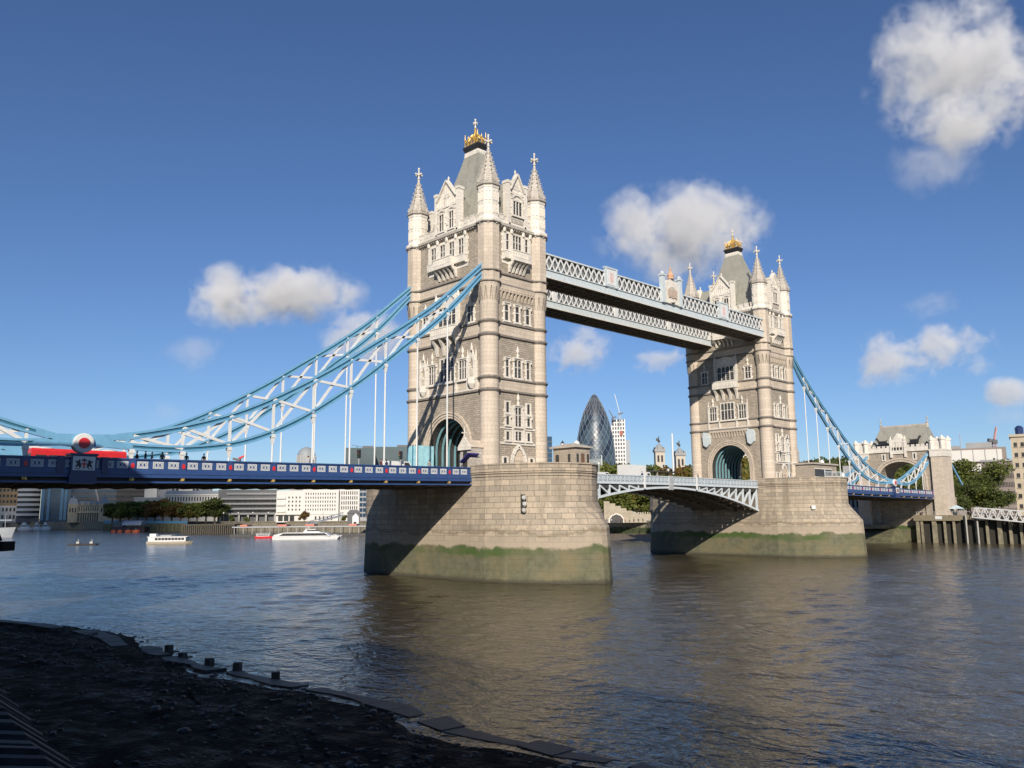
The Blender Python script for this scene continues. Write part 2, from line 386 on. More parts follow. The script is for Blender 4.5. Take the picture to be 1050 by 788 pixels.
    for z in (71.35, 72.0):
        for sx in (-1, 1): cr.box(sx * .92 - .07, sx * .92 + .07, -1.6, 1.6, z, z + .2)
        for sy in (-1, 1): cr.box(-.85, .85, sy * 1.6 - .07, sy * 1.6 + .07, z, z + .198)
    cr.lathe([(.45, 71.3), (.42, 72.4), (.55, 72.9), (.3, 73.7), (.16, 74.3), (.22, 74.5), (.1, 74.7)], 8); crown = cr.build('crown', GOLD, root)
    cf = MB(); cf.lathe([(.12, 74.6), (.22, 74.8), (.11, 75.0), (.1, 76.1)], 8); cf.box(-.09, .09, -.45, .45, 75.4, 75.65); cf.box(-.45, .45, -.091, .091, 75.401, 75.649); cf.sphere((0, 0, 76.2), .18, 6, 4); cf.build('crown_cross', PORT, crown)
    # gables with their dormer roofs
    for fc, gw, pk, dep in (('S', 2.75, 63.3, 4.4), ('N', 2.75, 63.3, 4.4), ('E', 1.9, 63.1, 5.2), ('W', 1.9, 63.1, 5.2)):
        g = MB(); g.T = FT(fc)
        zs = 60.0
        g.prism([(-gw, 54.3), (gw, 54.3), (gw, zs), (gw - .35, zs + .1), (0, pk), (-gw + .35, zs + .1), (-gw, zs)], -.3, .5)
        for sx in (-1, 1):
            g.box(sx * gw - .32, sx * gw + .32, -.5, .6, 54.3, 61.3); g.box(sx * gw - .42, sx * gw + .42, -.6, .7, 61.3, 61.75)
            g.bar((sx * (gw - .3), -.25, zs + .3), (0, -.25, pk + .15), .9, .22)
            g.box(sx * gw * .48 - .1, sx * gw * .48 + .1, -.42, -.2, 54.4, 60.9) if fc in 'EW' and 0 else None
        g.box(-.13, .13, -.42, -.29, 58.9, 62.4); g.box(-.8, .8, -.4, -.29, 60.6, 60.8)
        g.box(-gw, gw, -.5, -.28, 54.4, 54.75); g.box(-gw + .32, gw - .32, -.44, -.28, 58.9 if fc in 'SN' else 59.7, 59.1 if fc in 'SN' else 59.9)
        for k in range(9):
            x = -gw + .5 + k * (2 * gw - 1) / 8; zt = zs + (pk - zs) * (1 - abs(x) / gw) - .5; g.box(x - .05, x + .05, -.38, -.29, 59.2 if fc in 'SN' else 60.0, max(zt, 60.2))
        g.lathe([(.2, pk), (.12, pk + .3), (.22, pk + .55), (.02, pk + 1.0)], 6, (0, 0))
        go = g.build('gable', PORT, root)
        g = MB(); g.T = FT(fc); zc_ = 60.75 if fc in 'SN' else 60.9; g.disc((0, zc_), .5, -.36, -.29, 14)
        for sx in (-1, 1):
            g.disc((sx * gw * .52, 58.9 if fc in 'SN' else 59.6), .34, -.36, -.29, 10)
            for k in range(3): g.box(sx * gw * .86 - .12, sx * gw * .86 + .12, -.4, -.29, 55.0 + k * 1.6, 56.2 + k * 1.6)
        g.build('gable_tracery', PORTD, go)
        d = MB(); d.T = FT(fc); d.prism([(-gw + .1, 56.6), (gw - .1, 56.6), (gw - .1, 59.3), (0, pk - .5), (-gw + .1, 59.3)], .5, dep); d.build('dormer_roof', SLATE, go)
        if fc == 'S':
            for s in (-1.25, 1.25): put_window(root, fc, s, 55.1, 1.15, 2.75, 2, True, True, False, out=.3)
        if fc == 'E':
            put_window(root, fc, 0, 56.3, 1.95, 2.25, 3, False, True, False, out=.3)
            ex = MB(); ex.T = FT(fc); ex.box(-1.3, 1.3, -.42, -.29, 54.9, 55.9)
            ex.build('carved_panel', PORTD, root)
    # white stone bay of level four, balconies
    for fc, pw in (('S', 4.75), ('E', 3.0)):
        p = MB(); p.T = FT(fc); p.box(-pw, pw, -.09, .02, 48.0, 53.28)
        for k in range(5 if fc == 'S' else 4):
            s = (-4.6 + 2.3 * k) if fc == 'S' else (-2.85, -1.3, 1.3, 2.85)[k]
            p.box(s - .2, s + .2, -.38, -.09, 48.6, 53.0); p.lathe([(.22, 53.0), (.3, 53.3), (.05, 54.2)], 6, (s, -.4)); p.box(s - .28, s + .28, -.46, -.09, 49.8, 50.1)
        for k in range(8): p.box((-pw - .25 if k % 2 else -pw - .1), -pw, -.088, .02, 48.0 + k * .62, 48.5 + k * .62); p.box(pw, (pw + .25 if k % 2 else pw + .1), -.088, .02, 48.0 + k * .62, 48.5 + k * .62)
        p.build('stone_bay', PORT, root)
        b = MB(); b.T = FT(fc); c = 2.25 if fc == 'S' else 1.75; e = pw - .1
        b.box(-e, e, -.7, -.09, 48.75, 48.95); b.box(-e, e, -.7, -.5, 48.95, 49.85); b.box(-e - .05, e + .05, -.76, -.45, 49.85, 50.0)
        b.box(-c, c, -1.45, -.7, 48.4, 48.75); b.box(-c, c, -1.45, -1.25, 48.75, 49.95); b.box(-c, -c + .2, -1.25, -.76, 48.75, 49.95); b.box(c - .2, c, -1.25, -.76, 48.75, 49.95); b.box(-c - .08, c + .08, -1.53, -1.2, 49.95, 50.12)
        for k in range(int(c / .22)): x = -c + .2 + k * .44; b.box(x, x + .2, -1.5, -1.44, 48.95, 49.8)
        for k in range(5):                        # corbels
            x = -c + .2 + k * (2 * c - .4) / 4; b.loft([[(x - .17, -.02, 46.75), (x + .17, -.02, 46.75), (x + .17, -.2, 46.75), (x - .17, -.2, 46.75)], [(x - .17, 0, 47.6), (x + .17, 0, 47.6), (x + .17, -.55, 47.6), (x - .17, -.55, 47.6)], [(x - .17, 0, 48.4), (x + .17, 0, 48.4), (x + .17, -1.35, 48.4), (x - .17, -1.35, 48.4)]])
        b.build('balcony', PORT, root)
    for s in (-3.45, -1.15, 1.15, 3.45): put_window(root, 'S', s, 50.0, 1.25, 2.7, 2, True, False, False, out=.09)
    put_window(root, 'E', 0, 50.3, 1.9, 2.6, 3, True, False, False, out=.09)
    for s in (-2.1, 2.1): put_window(root, 'E', s, 50.3, .62, 2.5, 1, True, False, False, out=.09)
    # corbel table, east
    ct = MB(); ct.T = FT('E'); ct.box(-3.75, 3.75, -.42, -.03, 43.35, 44.3)
    for k in range(10): x = -3.6 + k * .78; ct.loft([[(x, -.0, 42.3), (x + .3, 0, 42.3), (x + .3, -.08, 42.3), (x, -.08, 42.3)], [(x, 0, 43.35), (x + .3, 0, 43.35), (x + .3, -.42, 43.35), (x, -.42, 43.35)]])
    for k in range(12): x = -3.6 + k * .62; ct.box(x, x + .3, -.5, -.42, 43.65, 44.0)
    ct.build('corbel_table', ASH, root)
    # level three
    for s in (-2.3, 0, 2.3): put_window(root, 'E', s, 38.95, .85, 2.45, 1, True, False, True)
    put_window(root, 'S', 0, 38.9, 4.3, 3.2, 4, True, True, False, out=.1)
    for s in (-5.6, 5.6): put_window(root, 'S', s, 38.85, 1.35, 2.5, 2, True, False, True, fin=True)
    bb = MB(); bb.T = FT('S'); bb.box(-2.75, 2.75, -.1, .02, 38.6, 44.2)
    for sx in (-1, 1): bb.box(sx * 2.75 - .25, sx * 2.75 + .25, -.5, -.02, 38.5, 43.4); bb.lathe([(.24, 43.4), (.3, 43.6), (.04, 44.9)], 6, (sx * 2.75, -.26))
    bb.box(-3.0, 3.0, -1.35, -.02, 37.0, 37.35); bb.box(-3.0, 3.0, -1.35, -1.1, 37.35, 38.55); bb.box(-3.08, 3.08, -1.42, -1.03, 38.55, 38.75)
    for sx in (-1, 1): bb.box(min(sx * 3.0, sx * 2.78), max(sx * 3.0, sx * 2.78), -1.1, -.02, 37.35, 38.55)
    for k in range(11): bb.box(-2.7 + k * .5, -2.45 + k * .5, -1.41, -1.34, 37.55, 38.35)
    for x in (-2.6, -.9, .9, 2.6): bb.loft([[(x - .25, 0, 34.4), (x + .25, 0, 34.4), (x + .25, -.12, 34.4), (x - .25, -.12, 34.4)], [(x - .25, 0, 35.8), (x + .25, 0, 35.8), (x + .25, -.5, 35.8), (x - .25, -.5, 35.8)], [(x - .25, 0, 37), (x + .25, 0, 37), (x + .25, -1.25, 37), (x - .25, -1.25, 37)]])
    bb.build('balcony', PORT, root)
    # level two
    put_window(root, 'E', 0, 30.15, 1.5, 2.7, 2, True, False, True, fin=True)
    for s in (-2.25, 2.25): put_window(root, 'E', s, 30.15, .68, 2.6, 1, True, False, True)
    put_window(root, 'S', 0, 30.1, 3.3, 3.6, 4, True, False, False, out=.05)
    for s in (-3.75, 3.75): put_window(root, 'S', s, 30.1, 1.75, 2.85, 3, True, False, True, fin=True)
    pn = MB(); pn.T = FT('S')
    for s in (-7.0, -4.9, -2.2, 2.2, 4.9, 7.0) if land == 'S' else (-5.0, -2.2, 2.2, 5.0):
        pn.box(s - .16, s + .16, -.32, -.036, 28.0, 33.2 if abs(s) > 4 and land != 'S' else 29.7); 
        if land != 'S' and abs(s) > 4: pn.lathe([(.18, 33.2), (.04, 34.6)], 6, (s, -.17))
    hw = 7.0 if land == 'S' else 5.0
    pn.box(-hw, hw, -.3, -.036, 27.95, 28.2); pn.box(-hw, hw, -.42, -.3, 29.62, 29.86)
    pn.build('carved_panel', PORT, root)
    if land == 'S':
        for s in (-5.95, 5.95):                   # statue niches
            q = MB(); q.T = FT('S')
            q.box(s - .72, s - .5, -.45, .02, 29.9, 32.6); q.box(s + .5, s + .72, -.45, .02, 29.9, 32.6)
            for sx in (-1, 1): q.bar((s + sx * .62, -.25, 32.5), (s, -.25, 34.3), .5, .24, (0, 1, 0)); q.lathe([(.13, 32.6), (.17, 33.4), (.02, 34.6)], 6, (s + sx * .95, -.2)); q.box(s + sx * .95 - .12, s + sx * .95 + .12, -.3, 0.02, 29.9, 32.6)
            q.lathe([(.15, 34.2), (.22, 34.6), (.02, 35.5)], 6, (s, -.25))
            q.lathe([(.25, 28.3), (.7, 29.0), (.75, 29.9), (.5, 29.95)], 8, (s, -.25))
            nb = q.build('niche', PORT, root)
            st = MB(); st.T = FT('S'); st.lathe([(.3, 29.95), (.26, 30.6), (.34, 31.1), (.14, 31.45), (.17, 31.6), (.02, 31.85)], 8, (s, -.25)); st.build('statue', PORTD, nb, True)
            bk = MB(); bk.T = FT('S'); bk.box(s - .5, s + .5, -.04, .01, 29.95, 33.2); bk.build('niche_back', RUB, nb)
    else:
        for s in (-5.7, 5.6):                     # pale blue shields
            q = MB(); q.T = FT('S'); q.prism([(s - .9, 26.6), (s - .55, 27.5), (s + .7, 27.2), (s + 1.0, 26.2), (s + .9, 24.7), (s + .1, 24.0), (s - .7, 24.5)], -.75, -.02); q.build('shield', PALEB, root)
        q = MB(); q.T = FT('S'); q.box(-5, 5, -.35, -.02, 27.2, 27.65)
        for k in range(15): x = -4.9 + k * .69; q.loft([[(x, 0, 26.0), (x + .3, 0, 26.0), (x + .3, -.06, 26.0), (x, -.06, 26.0)], [(x, 0, 27.2), (x + .3, 0, 27.2), (x + .3, -.34, 27.2), (x, -.34, 27.2)]])
        q.build('corbel_table', ASH, root)
    # level one, east: windows, bands, doorway
    for s in (-2.25, 2.25):
        put_window(root, 'E', s, 24.65, .72, 1.5, 1, False, False, False); put_window(root, 'E', s, 22.75, .72, 1.25, 1, False, False, True); put_window(root, 'E', s, 20.45, .72, 1.2, 1, False, False, False); put_window(root, 'E', s * 1.25, 16.4, .8, 1.3, 1, False, False, False)
    put_window(root, 'E', 0, 22.6, 1.35, 2.85, 2, True, False, True, fin=True); put_window(root, 'E', 0, 20.45, 1.35, 1.3, 2, False, False, False)
    q = MB(); q.T = FT('E'); q.box(-3.7, 3.7, -.14, .02, 22.05, 22.35); q.box(-3.7, 3.7, -.16, .02, 19.7, 20.05)
    for s in (-1.2, 1.2): q.box(s - .13, s + .13, -.3, .02, 20.1, 25.6)
    q.build('window_band', PORT, root)
    dr = MB(); dr.T = FT('E'); dp = [(-1.45, 15.0), (-1.45, 17.2), (-1.2, 18.2), (-.65, 19.0), (0, 19.5), (.65, 19.0), (1.2, 18.2), (1.45, 17.2), (1.45, 15.0)]
    for (x0, z0), (x1, z1) in zip(dp, dp[1:]): dr.bar((x0, -.2, z0), (x1, -.2, z1), .5, .3, (0, 1, 0))
    do = dr.build('doorway', PORT, root)
    q = MB(); q.T = FT('E'); q.poly([(x, -.03, z) for x, z in dp]); q.box(-1.3, 1.3, -.1, -.03, 17.2, 17.45); q.box(-.06, .06, -.1, -.03, 15, 17.2)
    for x in (-.7, -.35, 0, .35, .7): q.bar((x, -.07, 17.45), (x * 1.1, -.07, 18.9 - abs(x) * .7), .08, .08, (0, 1, 0))
    q.build('door', ASH, do)
    # arch mouldings on the road faces
    for fc in ('S', 'N'):
        q = MB(); q.T = FT(fc)
        for dr_, wd, out in ((0.16, .3, .1), (.55, .32, .22), (.95, .3, .34)):
            pts = [(-HW - dr_, 14.5)] + arch_pts(HW + dr_, ZS, ZA + dr_, 18) + [(HW + dr_, 14.5)]
            for (x0, z0), (x1, z1) in zip(pts, pts[1:]): q.bar((x0, -out / 2, z0), (x1, -out / 2, z1), out, wd, (0, 1, 0)) if 0 else q.bar((x0, -out / 2 + .02, z0), (x1, -out / 2 + .02, z1), wd, out + .04, (0, 1, 0))
        q.build('arch_moulding', ASH, root)
    # passage: dark vault and light blue ribs
    q = MB(); q.T = FT('S'); pts = [(-HW, 13.6)] + ap + [(HW, 13.6)]; L = 2 * HX
    for (x0, z0), (x1, z1) in zip(pts, pts[1:]): q.poly([(x0, .0, z0), (x0, L, z0), (x1, L, z1), (x1, 0, z1)])
    q.build('vault', DARK, root)
    q = MB(); q.T = FT('S')
    for k in range(8):
        y = 1.4 + k * 1.3; pts = [(-HW + .2, 17.0)] + arch_pts(HW - .2, ZS, ZA - .2, 14) + [(HW - .2, 17.0)]
        for (x0, z0), (x1, z1) in zip(pts, pts[1:]): q.bar((x0, y, z0), (x1, y, z1), .22, .42, (0, 1, 0)) if 0 else q.bar((x0, y, z0), (x1, y, z1), .3, .2, (0, 1, 0))
    q.build('vault_ribs', mat('rib_blue', (.15, .30, .34), .6), root)
    q = MB(); q.T = FT('S')
    for sx in (-1, 1): q.box(sx * (HW - .35) - .25, sx * (HW - .35) + .25, .3, L - .3, 13.7, 16.4)
    q.build('passage_dado', TURQ, root)
    return root
near_tower = tower(-TW, 'nearer bridge tower, tallest in the picture, with chains hung on its left face', 'S')
far_tower = tower(TW, 'farther bridge tower, smaller in the picture, at the right end of the walkways', 'N')
for o in list(WINSRC.values()) + [TURRET]: bury(o)

# ------------------------------------------------------------------ piers
def pier(cx, label):
    root = empty('bridge_pier', (cx, 0, 0), 0, label, 'bridge pier', 'granite bridge piers')
    half = [(1.0, 13), (1.0, 0), (1.0, -12.5), (.93, -16.0), (.8, -19.3), (.64, -21.8), (.45, -23.8), (.24, -25.4), (.06, -26.4)]
    def out(w, tip, blunt=0):
        k = (tip - 12.5) / (26.4 - 12.5); o = []
        for x, y in half:
            yy = y if y > -12.5 else -12.5 + (y + 12.5) * k
            xx = x if not blunt else (x if y >= -12.5 else max(x, math.sqrt(max(0, 1 - ((y + 12.5) / -13.9) ** 2)) * .93 + .0 if y > -26 else .16))
            o.append((-xx * w, yy))
        e = o + [(-x, y) for x, y in reversed(o)]
        return e[:]
    def ringz(w, tip, z, blunt=0):
        t2 = {25.2: 26.0, 23.6: 25.8, 23.0: 25.6, 22.9: 25.5, 23.06: 25.66}.get(tip, tip)      # the upstream end runs on further
        e = out(w, tip, blunt); s = e[1:-1]; s2 = out(w, t2, blunt)[1:-1]                    # south-west .. east tip .. north
        full = s + [(-x, -y) for x, y in s2]
        return [(x, y, z) for x, y in full]
    b = MB(); b.loft([ringz(10.1, 27.2, -6), ringz(9.75, 26.6, 0), ringz(9.6, 26.2, 7.4)], cap=False)
    b.loft([ringz(9.6, 26.2, 7.4), ringz(9.5, 25.2, 8.6, 0), ringz(9.42, 23.6, 10.0, 1), ringz(9.38, 23.0, 10.9, 1)], cap=False)
    b.loft([ringz(9.38, 23.0, 10.9, 1), ringz(9.3, 22.9, 15.3, 1)], cap=True)
    b.build('pier_body', PIER, root)
    for z in (14.55, 14.95, 15.2): st = MB(); st.loft([ringz(9.46, 23.06, z, 1), ringz(9.46, 23.06, z + .12, 1)]); st.build('string_course', PIER, root)
    # parapet wall round both ends
    for sg in (1, -1):
        o_ = [p for p in out(9.42, 23.0 if sg > 0 else 25.6, 1)]; i_ = [p for p in out(9.0, 22.55 if sg > 0 else 25.1, 1)]
        o_ = [p for p in o_ if p[1] <= -12.5]; i_ = [p for p in i_ if p[1] <= -12.5]
        o_ = [(-9.42, -9.3)] + o_ + [(9.42, -9.3)]; i_ = [(-9.0, -9.3)] + i_ + [(9.0, -9.3)]
        m = MB()
        for k in range(len(o_) - 1):
            a, c, d, e = o_[k], o_[k + 1], i_[k + 1], i_[k]
            m.loft([[(p[0] * sg, p[1] * sg, z) for p in (a, c, d, e)] for z in (15.3, 16.15)])
            gx = lambda p, s=1.012: (p[0] * s * sg, p[1] * s * sg)
            m.loft([[(*gx(p, 1.008 if i < 2 else .995), z) for i, p in enumerate((a, c, d, e))] for z in (16.15, 16.35)])
        m.build('parapet', PIER, root)
    return root
near_pier = pier(-TW, 'nearer granite pier standing in the river with green algae along its foot')
far_pier = pier(TW, 'farther granite pier rising from the river right of the lifting span')
# ------------------------------------------------------------------ suspension chains (measured for the south side, mirrored for the north)
UP = [(-47.0, 47.7), (-51.5, 43.7), (-56.2, 39.65), (-63.1, 34.65), (-67.9, 31.5), (-72.4, 28.5), (-79.3, 24.45), (-85.5, 21.4), (-91.3, 19.4), (-96.5, 18.15), (-99.5, 17.6)]
LO = [(-47.0, 46.4), (-49.0, 44.4), (-52.0, 41.2), (-56.2, 37.2), (-63.1, 31.7), (-67.8, 27.9), (-72.3, 24.7), (-79.1, 20.5), (-85.4, 17.9), (-91.1, 16.85), (-96.4, 16.65), (-100.4, 16.85)]
UP2 = [(-105.6, 17.35), (-110.4, 18.6), (-116.0, 20.5), (-124.7, 23.7), (-129.5, 25.8)]
LO2 = [(-104.8, 16.85), (-110.2, 16.6), (-115.0, 17.0), (-119.5, 18.3), (-124.0, 20.3), (-129.5, 23.4)]
def curve(P, n):
    xs = [p[0] for p in P][::-1]; zs = [p[1] for p in P][::-1]
    # smooth through the measured points
    out = []
    X = np.linspace(xs[0], xs[-1], n)
    xs, zs = np.array(xs), np.array(zs); m = np.gradient(zs, xs)
    for x in X:
        i = min(max(np.searchsorted(xs, x) - 1, 0), len(xs) - 2); h = xs[i + 1] - xs[i]; t = (x - xs[i]) / h
        out.append((x, (2 * t**3 - 3 * t**2 + 1) * zs[i] + (t**3 - 2 * t**2 + t) * h * m[i] + (-2 * t**3 + 3 * t**2) * zs[i + 1] + (t**3 - t**2) * h * m[i + 1]))
    return out
def zat(C, x): return float(np.interp(x, [c[0] for c in C], [c[1] for c in C]))
CU, CL, CU2, CL2 = curve(UP, 60), curve(LO, 60), curve(UP2, 26), curve(LO2, 26)
HANG = [-54.6 - 5.42 * k for k in range(9)]; HANG2 = [-108.0, -113.4, -118.8, -124.2]
LOWX = -102.85
def road_z(x): return 15.1 + (min(abs(x), 140) - 52) * -.0125
def chord(mb, C, sg, y, dz=.0):
    """two flanges with a recessed web between"""
    for (x0, z0), (x1, z1) in zip(C, C[1:]):
        a = math.atan2(z1 - z0, x1 - x0); nx, nz = -math.sin(a), math.cos(a)
        for off, hh, wd in ((.25, .24, .46), (-.25, .24, .46)):
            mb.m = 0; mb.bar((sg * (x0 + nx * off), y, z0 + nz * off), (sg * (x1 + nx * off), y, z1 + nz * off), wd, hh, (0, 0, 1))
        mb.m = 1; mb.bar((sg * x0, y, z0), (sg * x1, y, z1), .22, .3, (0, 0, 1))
    mb.m = 0
def chain(sg, y, label):
    """sg=1 south side, -1 north side"""
    s = sg; root = empty('suspension_chain', (s * LOWX, y, 0), 0, label, 'bridge chain', 'blue suspension chains')
    X0 = s * LOWX
    def mk(): return MB(Matrix.Translation((-X0, -y, 0)))
    for nm, C in (('upper_chord', CU), ('lower_chord', CL), ('upper_chord', CU2), ('lower_chord', CL2)):
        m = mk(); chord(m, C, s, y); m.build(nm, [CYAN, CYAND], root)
    # solid plates where the chords meet at the pin
    m = mk(); pl = [(-105.7, 17.85), (-102.8, 17.9), (-99.4, 18.1), (-95.5, 18.3), (-99.3, 16.9), (-96.5, 16.0), (-100.3, 15.6), (-104.9, 15.6), (-108.5, 16.0), (-105.6, 16.75), (-108.2, 17.6)]
    pl = [(-107.2, 18.0), (-105.5, 17.65), (-102.8, 17.7), (-99.4, 17.9), (-97.9, 18.15), (-98.0, 17.75), (-100.0, 17.2), (-98.0, 17.0), (-97.9, 16.5), (-100.3, 16.5), (-101.8, 16.4), (-103.8, 16.4), (-104.9, 16.5), (-107.4, 16.4), (-107.4, 16.8), (-105.6, 17.05), (-107.2, 17.6)]
    m.prism([(s * a, b) for a, b in pl], y - .24, y + .24); m.build('pin_plate', CYAN, root)
    # white verticals and crossed braces between the chords
    br = mk()
    nodes = [-50.5] + HANG + [-100.2]
    for x in HANG:
        vt = mk(); vt.bar((s * x, y, zat(CL, x)), (s * x, y, zat(CU, x)), .27, .27, (0, 1, 0)); vt.build('post', WHITE, root)
    for a, b in zip(nodes[:-1], nodes[1:]):
        if a == nodes[0]: continue
        if zat(CU, b) - zat(CL, b) < .5: continue
        for p, q in (((a, zat(CU, a)), (b, zat(CL, b))), ((a, zat(CL, a)), (b, zat(CU, b)))):
            br.bar((s * p[0], y, p[1]), (s * q[0], y, q[1]), .26, .34, (0, 1, 0)) if 0 else br.bar((s * p[0], y + (.1 if p[1] > q[1] else -.1), p[1]), (s * q[0], y + (.1 if p[1] > q[1] else -.1), q[1]), .18, .32, (0, 0, 1))
    br.build('cross_bracing', WHITE, root); br = mk()
    for x in HANG2:
        vt = mk(); vt.bar((s * x, y, zat(CL2, x)), (s * x, y, zat(CU2, x)), .27, .27, (0, 1, 0)); vt.build('post', WHITE, root)
    n2 = HANG2 + [-129.0]
    for a, b in zip(n2[:-1], n2[1:]):
        for p, q in (((a, zat(CU2, a)), (b, zat(CL2, b))), ((a, zat(CL2, a)), (b, zat(CU2, b)))):
            br.bar((s * p[0], y + (.1 if p[1] > q[1] else -.1), p[1]), (s * q[0], y + (.1 if p[1] > q[1] else -.1), q[1]), .18, .34, (0, 0, 1))
    br.build('cross_bracing', WHITE, root)
    # hangers, each a rod with its forged head
    for x, C in [(x, CL) for x in HANG] + [(x, CL2) for x in HANG2]:
        h = mk(); zt = zat(C, x) - .33; zb = road_z(x) - .9
        h.box(s * x - .27, s * x + .27, y - .24, y + .24, zt - .36, zt + .06); h.loft([[(s * x - .24, y - .18, zt - .36), (s * x + .24, y - .18, zt - .36), (s * x + .24, y + .18, zt - .36), (s * x - .24, y + .18, zt - .36)], [(s * x - .13, y - .12, zt - 1.1), (s * x + .13, y - .12, zt - 1.1), (s * x + .13, y + .12, zt - 1.1), (s * x - .13, y + .12, zt - 1.1)]], )
        if zt - 1.1 > zb: h.tube((s * x, y, zb), (s * x, y, zt - 1.0), .115, n=8)
        h.build('hanger', WHITE, root)
    # the pin with its painted boss
    for sy in (-1, 1):
        q = mk(); q.disc((X0, 16.8), 1.0, y + sy * .24, y + sy * .5, 32); q.disc((X0, 16.8), .9, y + sy * .5, y + sy * .6, 32); b_ = q.build('pin_boss', WHITE, root, True)
        q = mk(); q.disc((X0, 16.8), .54, y + sy * .6, y + sy * .7, 28); q.build('boss_centre', RED, b_, True)
    return root
YC = 8.9
chain(1, -YC, 'nearer blue and white truss chain climbing from left edge to the nearer tower')
chain(1, YC, 'blue truss chain behind, reaching the far left corner of the nearer tower')
chain(-1, -YC, 'blue chain dipping from the farther tower to the abutment gatehouse, nearest side')
chain(-1, YC, 'blue chain of the right span on its side away from the camera')

# ------------------------------------------------------------------ suspended road decks
def lattice_mesh():
    m = MB(); W_, H_ = 1.12, .74
    m.box(-W_ / 2, W_ / 2, -.03, .0, 0, .07); m.box(-W_ / 2, W_ / 2, -.03, 0, H_ - .07, H_)
    for x in (-W_ / 2, W_ / 2 - .07): m.box(x, x + .07, -.03, 0, .07, H_ - .07)
    for k in range(3):
        c = -W_ / 3 + k * W_ / 3
        m.bar((c - W_ / 6, -.015, .04), (c + W_ / 6, -.015, H_ - .04), .04, .09, (0, 0, 1)); m.bar((c - W_ / 6, -.019, H_ - .04), (c + W_ / 6, -.019, .04), .04, .09, (0, 0, 1))
        m.disc((c, H_ / 2), .1, -.035, -.005, 8); m.disc((c, .1), .07, -.033, -.006, 6); m.disc((c, H_ - .1), .07, -.033, -.006, 6)
    return m.mesh('lattice_panel', mat('panel_white', (.50, .51, .51), .5))
LAT = lattice_mesh()
def deck(sg, label):
    root = empty('road_deck', (sg * -93, 0, 0), 0, label, 'bridge deck', 'suspended road decks')
    x0, x1 = -134.0, -50.4; N = 24; X = [x0 + (x1 - x0) * k / N for k in range(N + 1)]
    def sweep(mb, sec):
        """sec: (y, z above road) outline swept along the sloping deck"""
        mb.loft([[(sg * (x + 93), y, road_z(x) + z) for y, z in sec] for x in X])
    r = MB(); sweep(r, [(-9.0, -.7), (9.0, -.7), (9.0, -.45), (-9.0, -.45)]); r.build('roadway', ASPHALT, root)
    p = MB()
    for sy in (-1, 1): sweep(p, [(sy * 5.6, -.449), (sy * 8.95, -.449), (sy * 8.95, -.30), (sy * 5.6, -.30)])
    p.build('pavement', CONC, root)
    for sy in (-1, 1):
        g = MB(); y = sy * 9.3
        sweep(g, [(y - .07, -.55), (y + .07, -.55), (y + .07, .75), (y - .07, .75)])            # back plate of the balustrade
        sweep(g, [(y - .2, .75), (y + .2, .75), (y + .2, .9), (y - .2, .9)])
        sweep(g, [(y - .22, -.75), (y + .22, -.75), (y + .22, -.36), (y - .22, -.36)]); g.build('balustrade', NAVYL, root)
        g = MB(); sweep(g, [(y - .16, -1.0), (y + .16, -1.0), (y + .16, -.75), (y - .16, -.75)]); sweep(g, [(y - .27, -1.12), (y + .27, -1.12), (y + .27, -1.0), (y - .27, -1.0)])
        g.build('edge_beam', NAVYL, root)
        g = MB(); sweep(g, [(y - .04 - sy * .35, -1.5), (y + .04 - sy * .35, -1.5), (y + .04 - sy * .35, -1.1), (y - .04 - sy * .35, -1.1)]); g.build('girder_web', DARK, root)
        g = MB(); sweep(g, [(y - .25, -1.68), (y + .25, -1.68), (y + .25, -1.5), (y - .25, -1.5)]); g.build('lower_flange', NAVYL, root)
    # dark floor beams under the road
    u = MB(); sweep(u, [(-8.9, -1.0), (8.9, -1.0), (8.9, -.72), (-8.9, -.72)])
    for k in range(31):
        x = x0 + 1.5 + k * 2.71; z = road_z(x); u.prismx([(-8.8, z - 1.55), (-5, z - 1.95), (5, z - 1.95), (8.8, z - 1.55), (8.8, z - .95), (-8.8, z - .95)], sg * (x + 93) - .12, sg * (x + 93) + .12)
    for y in (-6, -2, 2, 6): sweep(u, [(y - .15, -1.8), (y + .15, -1.8), (y + .15, -1.0), (y - .15, -1.0)])
    u.build('floor_beams', BSTEEL, root)
    # balustrade: lattice panels, red shields at the hangers, brass lamps below
    ctr = sorted(HANG + HANG2 + [LOWX, -129.6])
    vis = []
    for sy in (-1, 1):
        for a, b in zip(ctr, ctr[1:]):
            n = 3; 
            for k in range(n):
                x = a + (b - a) * (k + .5) / n + (0.16 if k == 0 else -.16 if k == 2 else 0)
                vis.append((x, sy))
    for x in (-53.35, -51.85): vis.append((x, -1))
    for x, sy in vis:
        if sy > 0: continue
        o = bpy.data.objects.new('lattice_panel', LAT); COL.objects.link(o); o.parent = root; o.location = (sg * (x + 93), sy * 9.37, road_z(x) - .14)
    for x in ctr:
        if x == LOWX: continue
        m = MB(); z = road_z(x); X_ = sg * (x + 93)
        m.box(X_ - .32, X_ + .32, -9.48, -9.37, z - .36, z + .75); o = m.build('rail_post', NAVYL, root)
        q = MB(); q.prism([(X_ - .17, z - .05), (X_, z - .14), (X_ + .17, z - .05), (X_ + .17, z + .3), (X_, z + .46), (X_ - .17, z + .3)], -9.54, -9.48); q.build('red_shield', RED, o)
        q = MB(); q.box(X_ - .2, X_ + .2, -9.5, -9.0, z - 1.45, z - 1.14); q.lathe([(.09, z - 1.48), (.16, z - 1.4), (.16, z - 1.22), (.09, z - 1.14)], 8, (X_, -9.5)); q.build('brass_lamp', BRASS, root)
    # pedestal under the pin with the city arms
    X_ = sg * (LOWX + 93); z = road_z(LOWX)
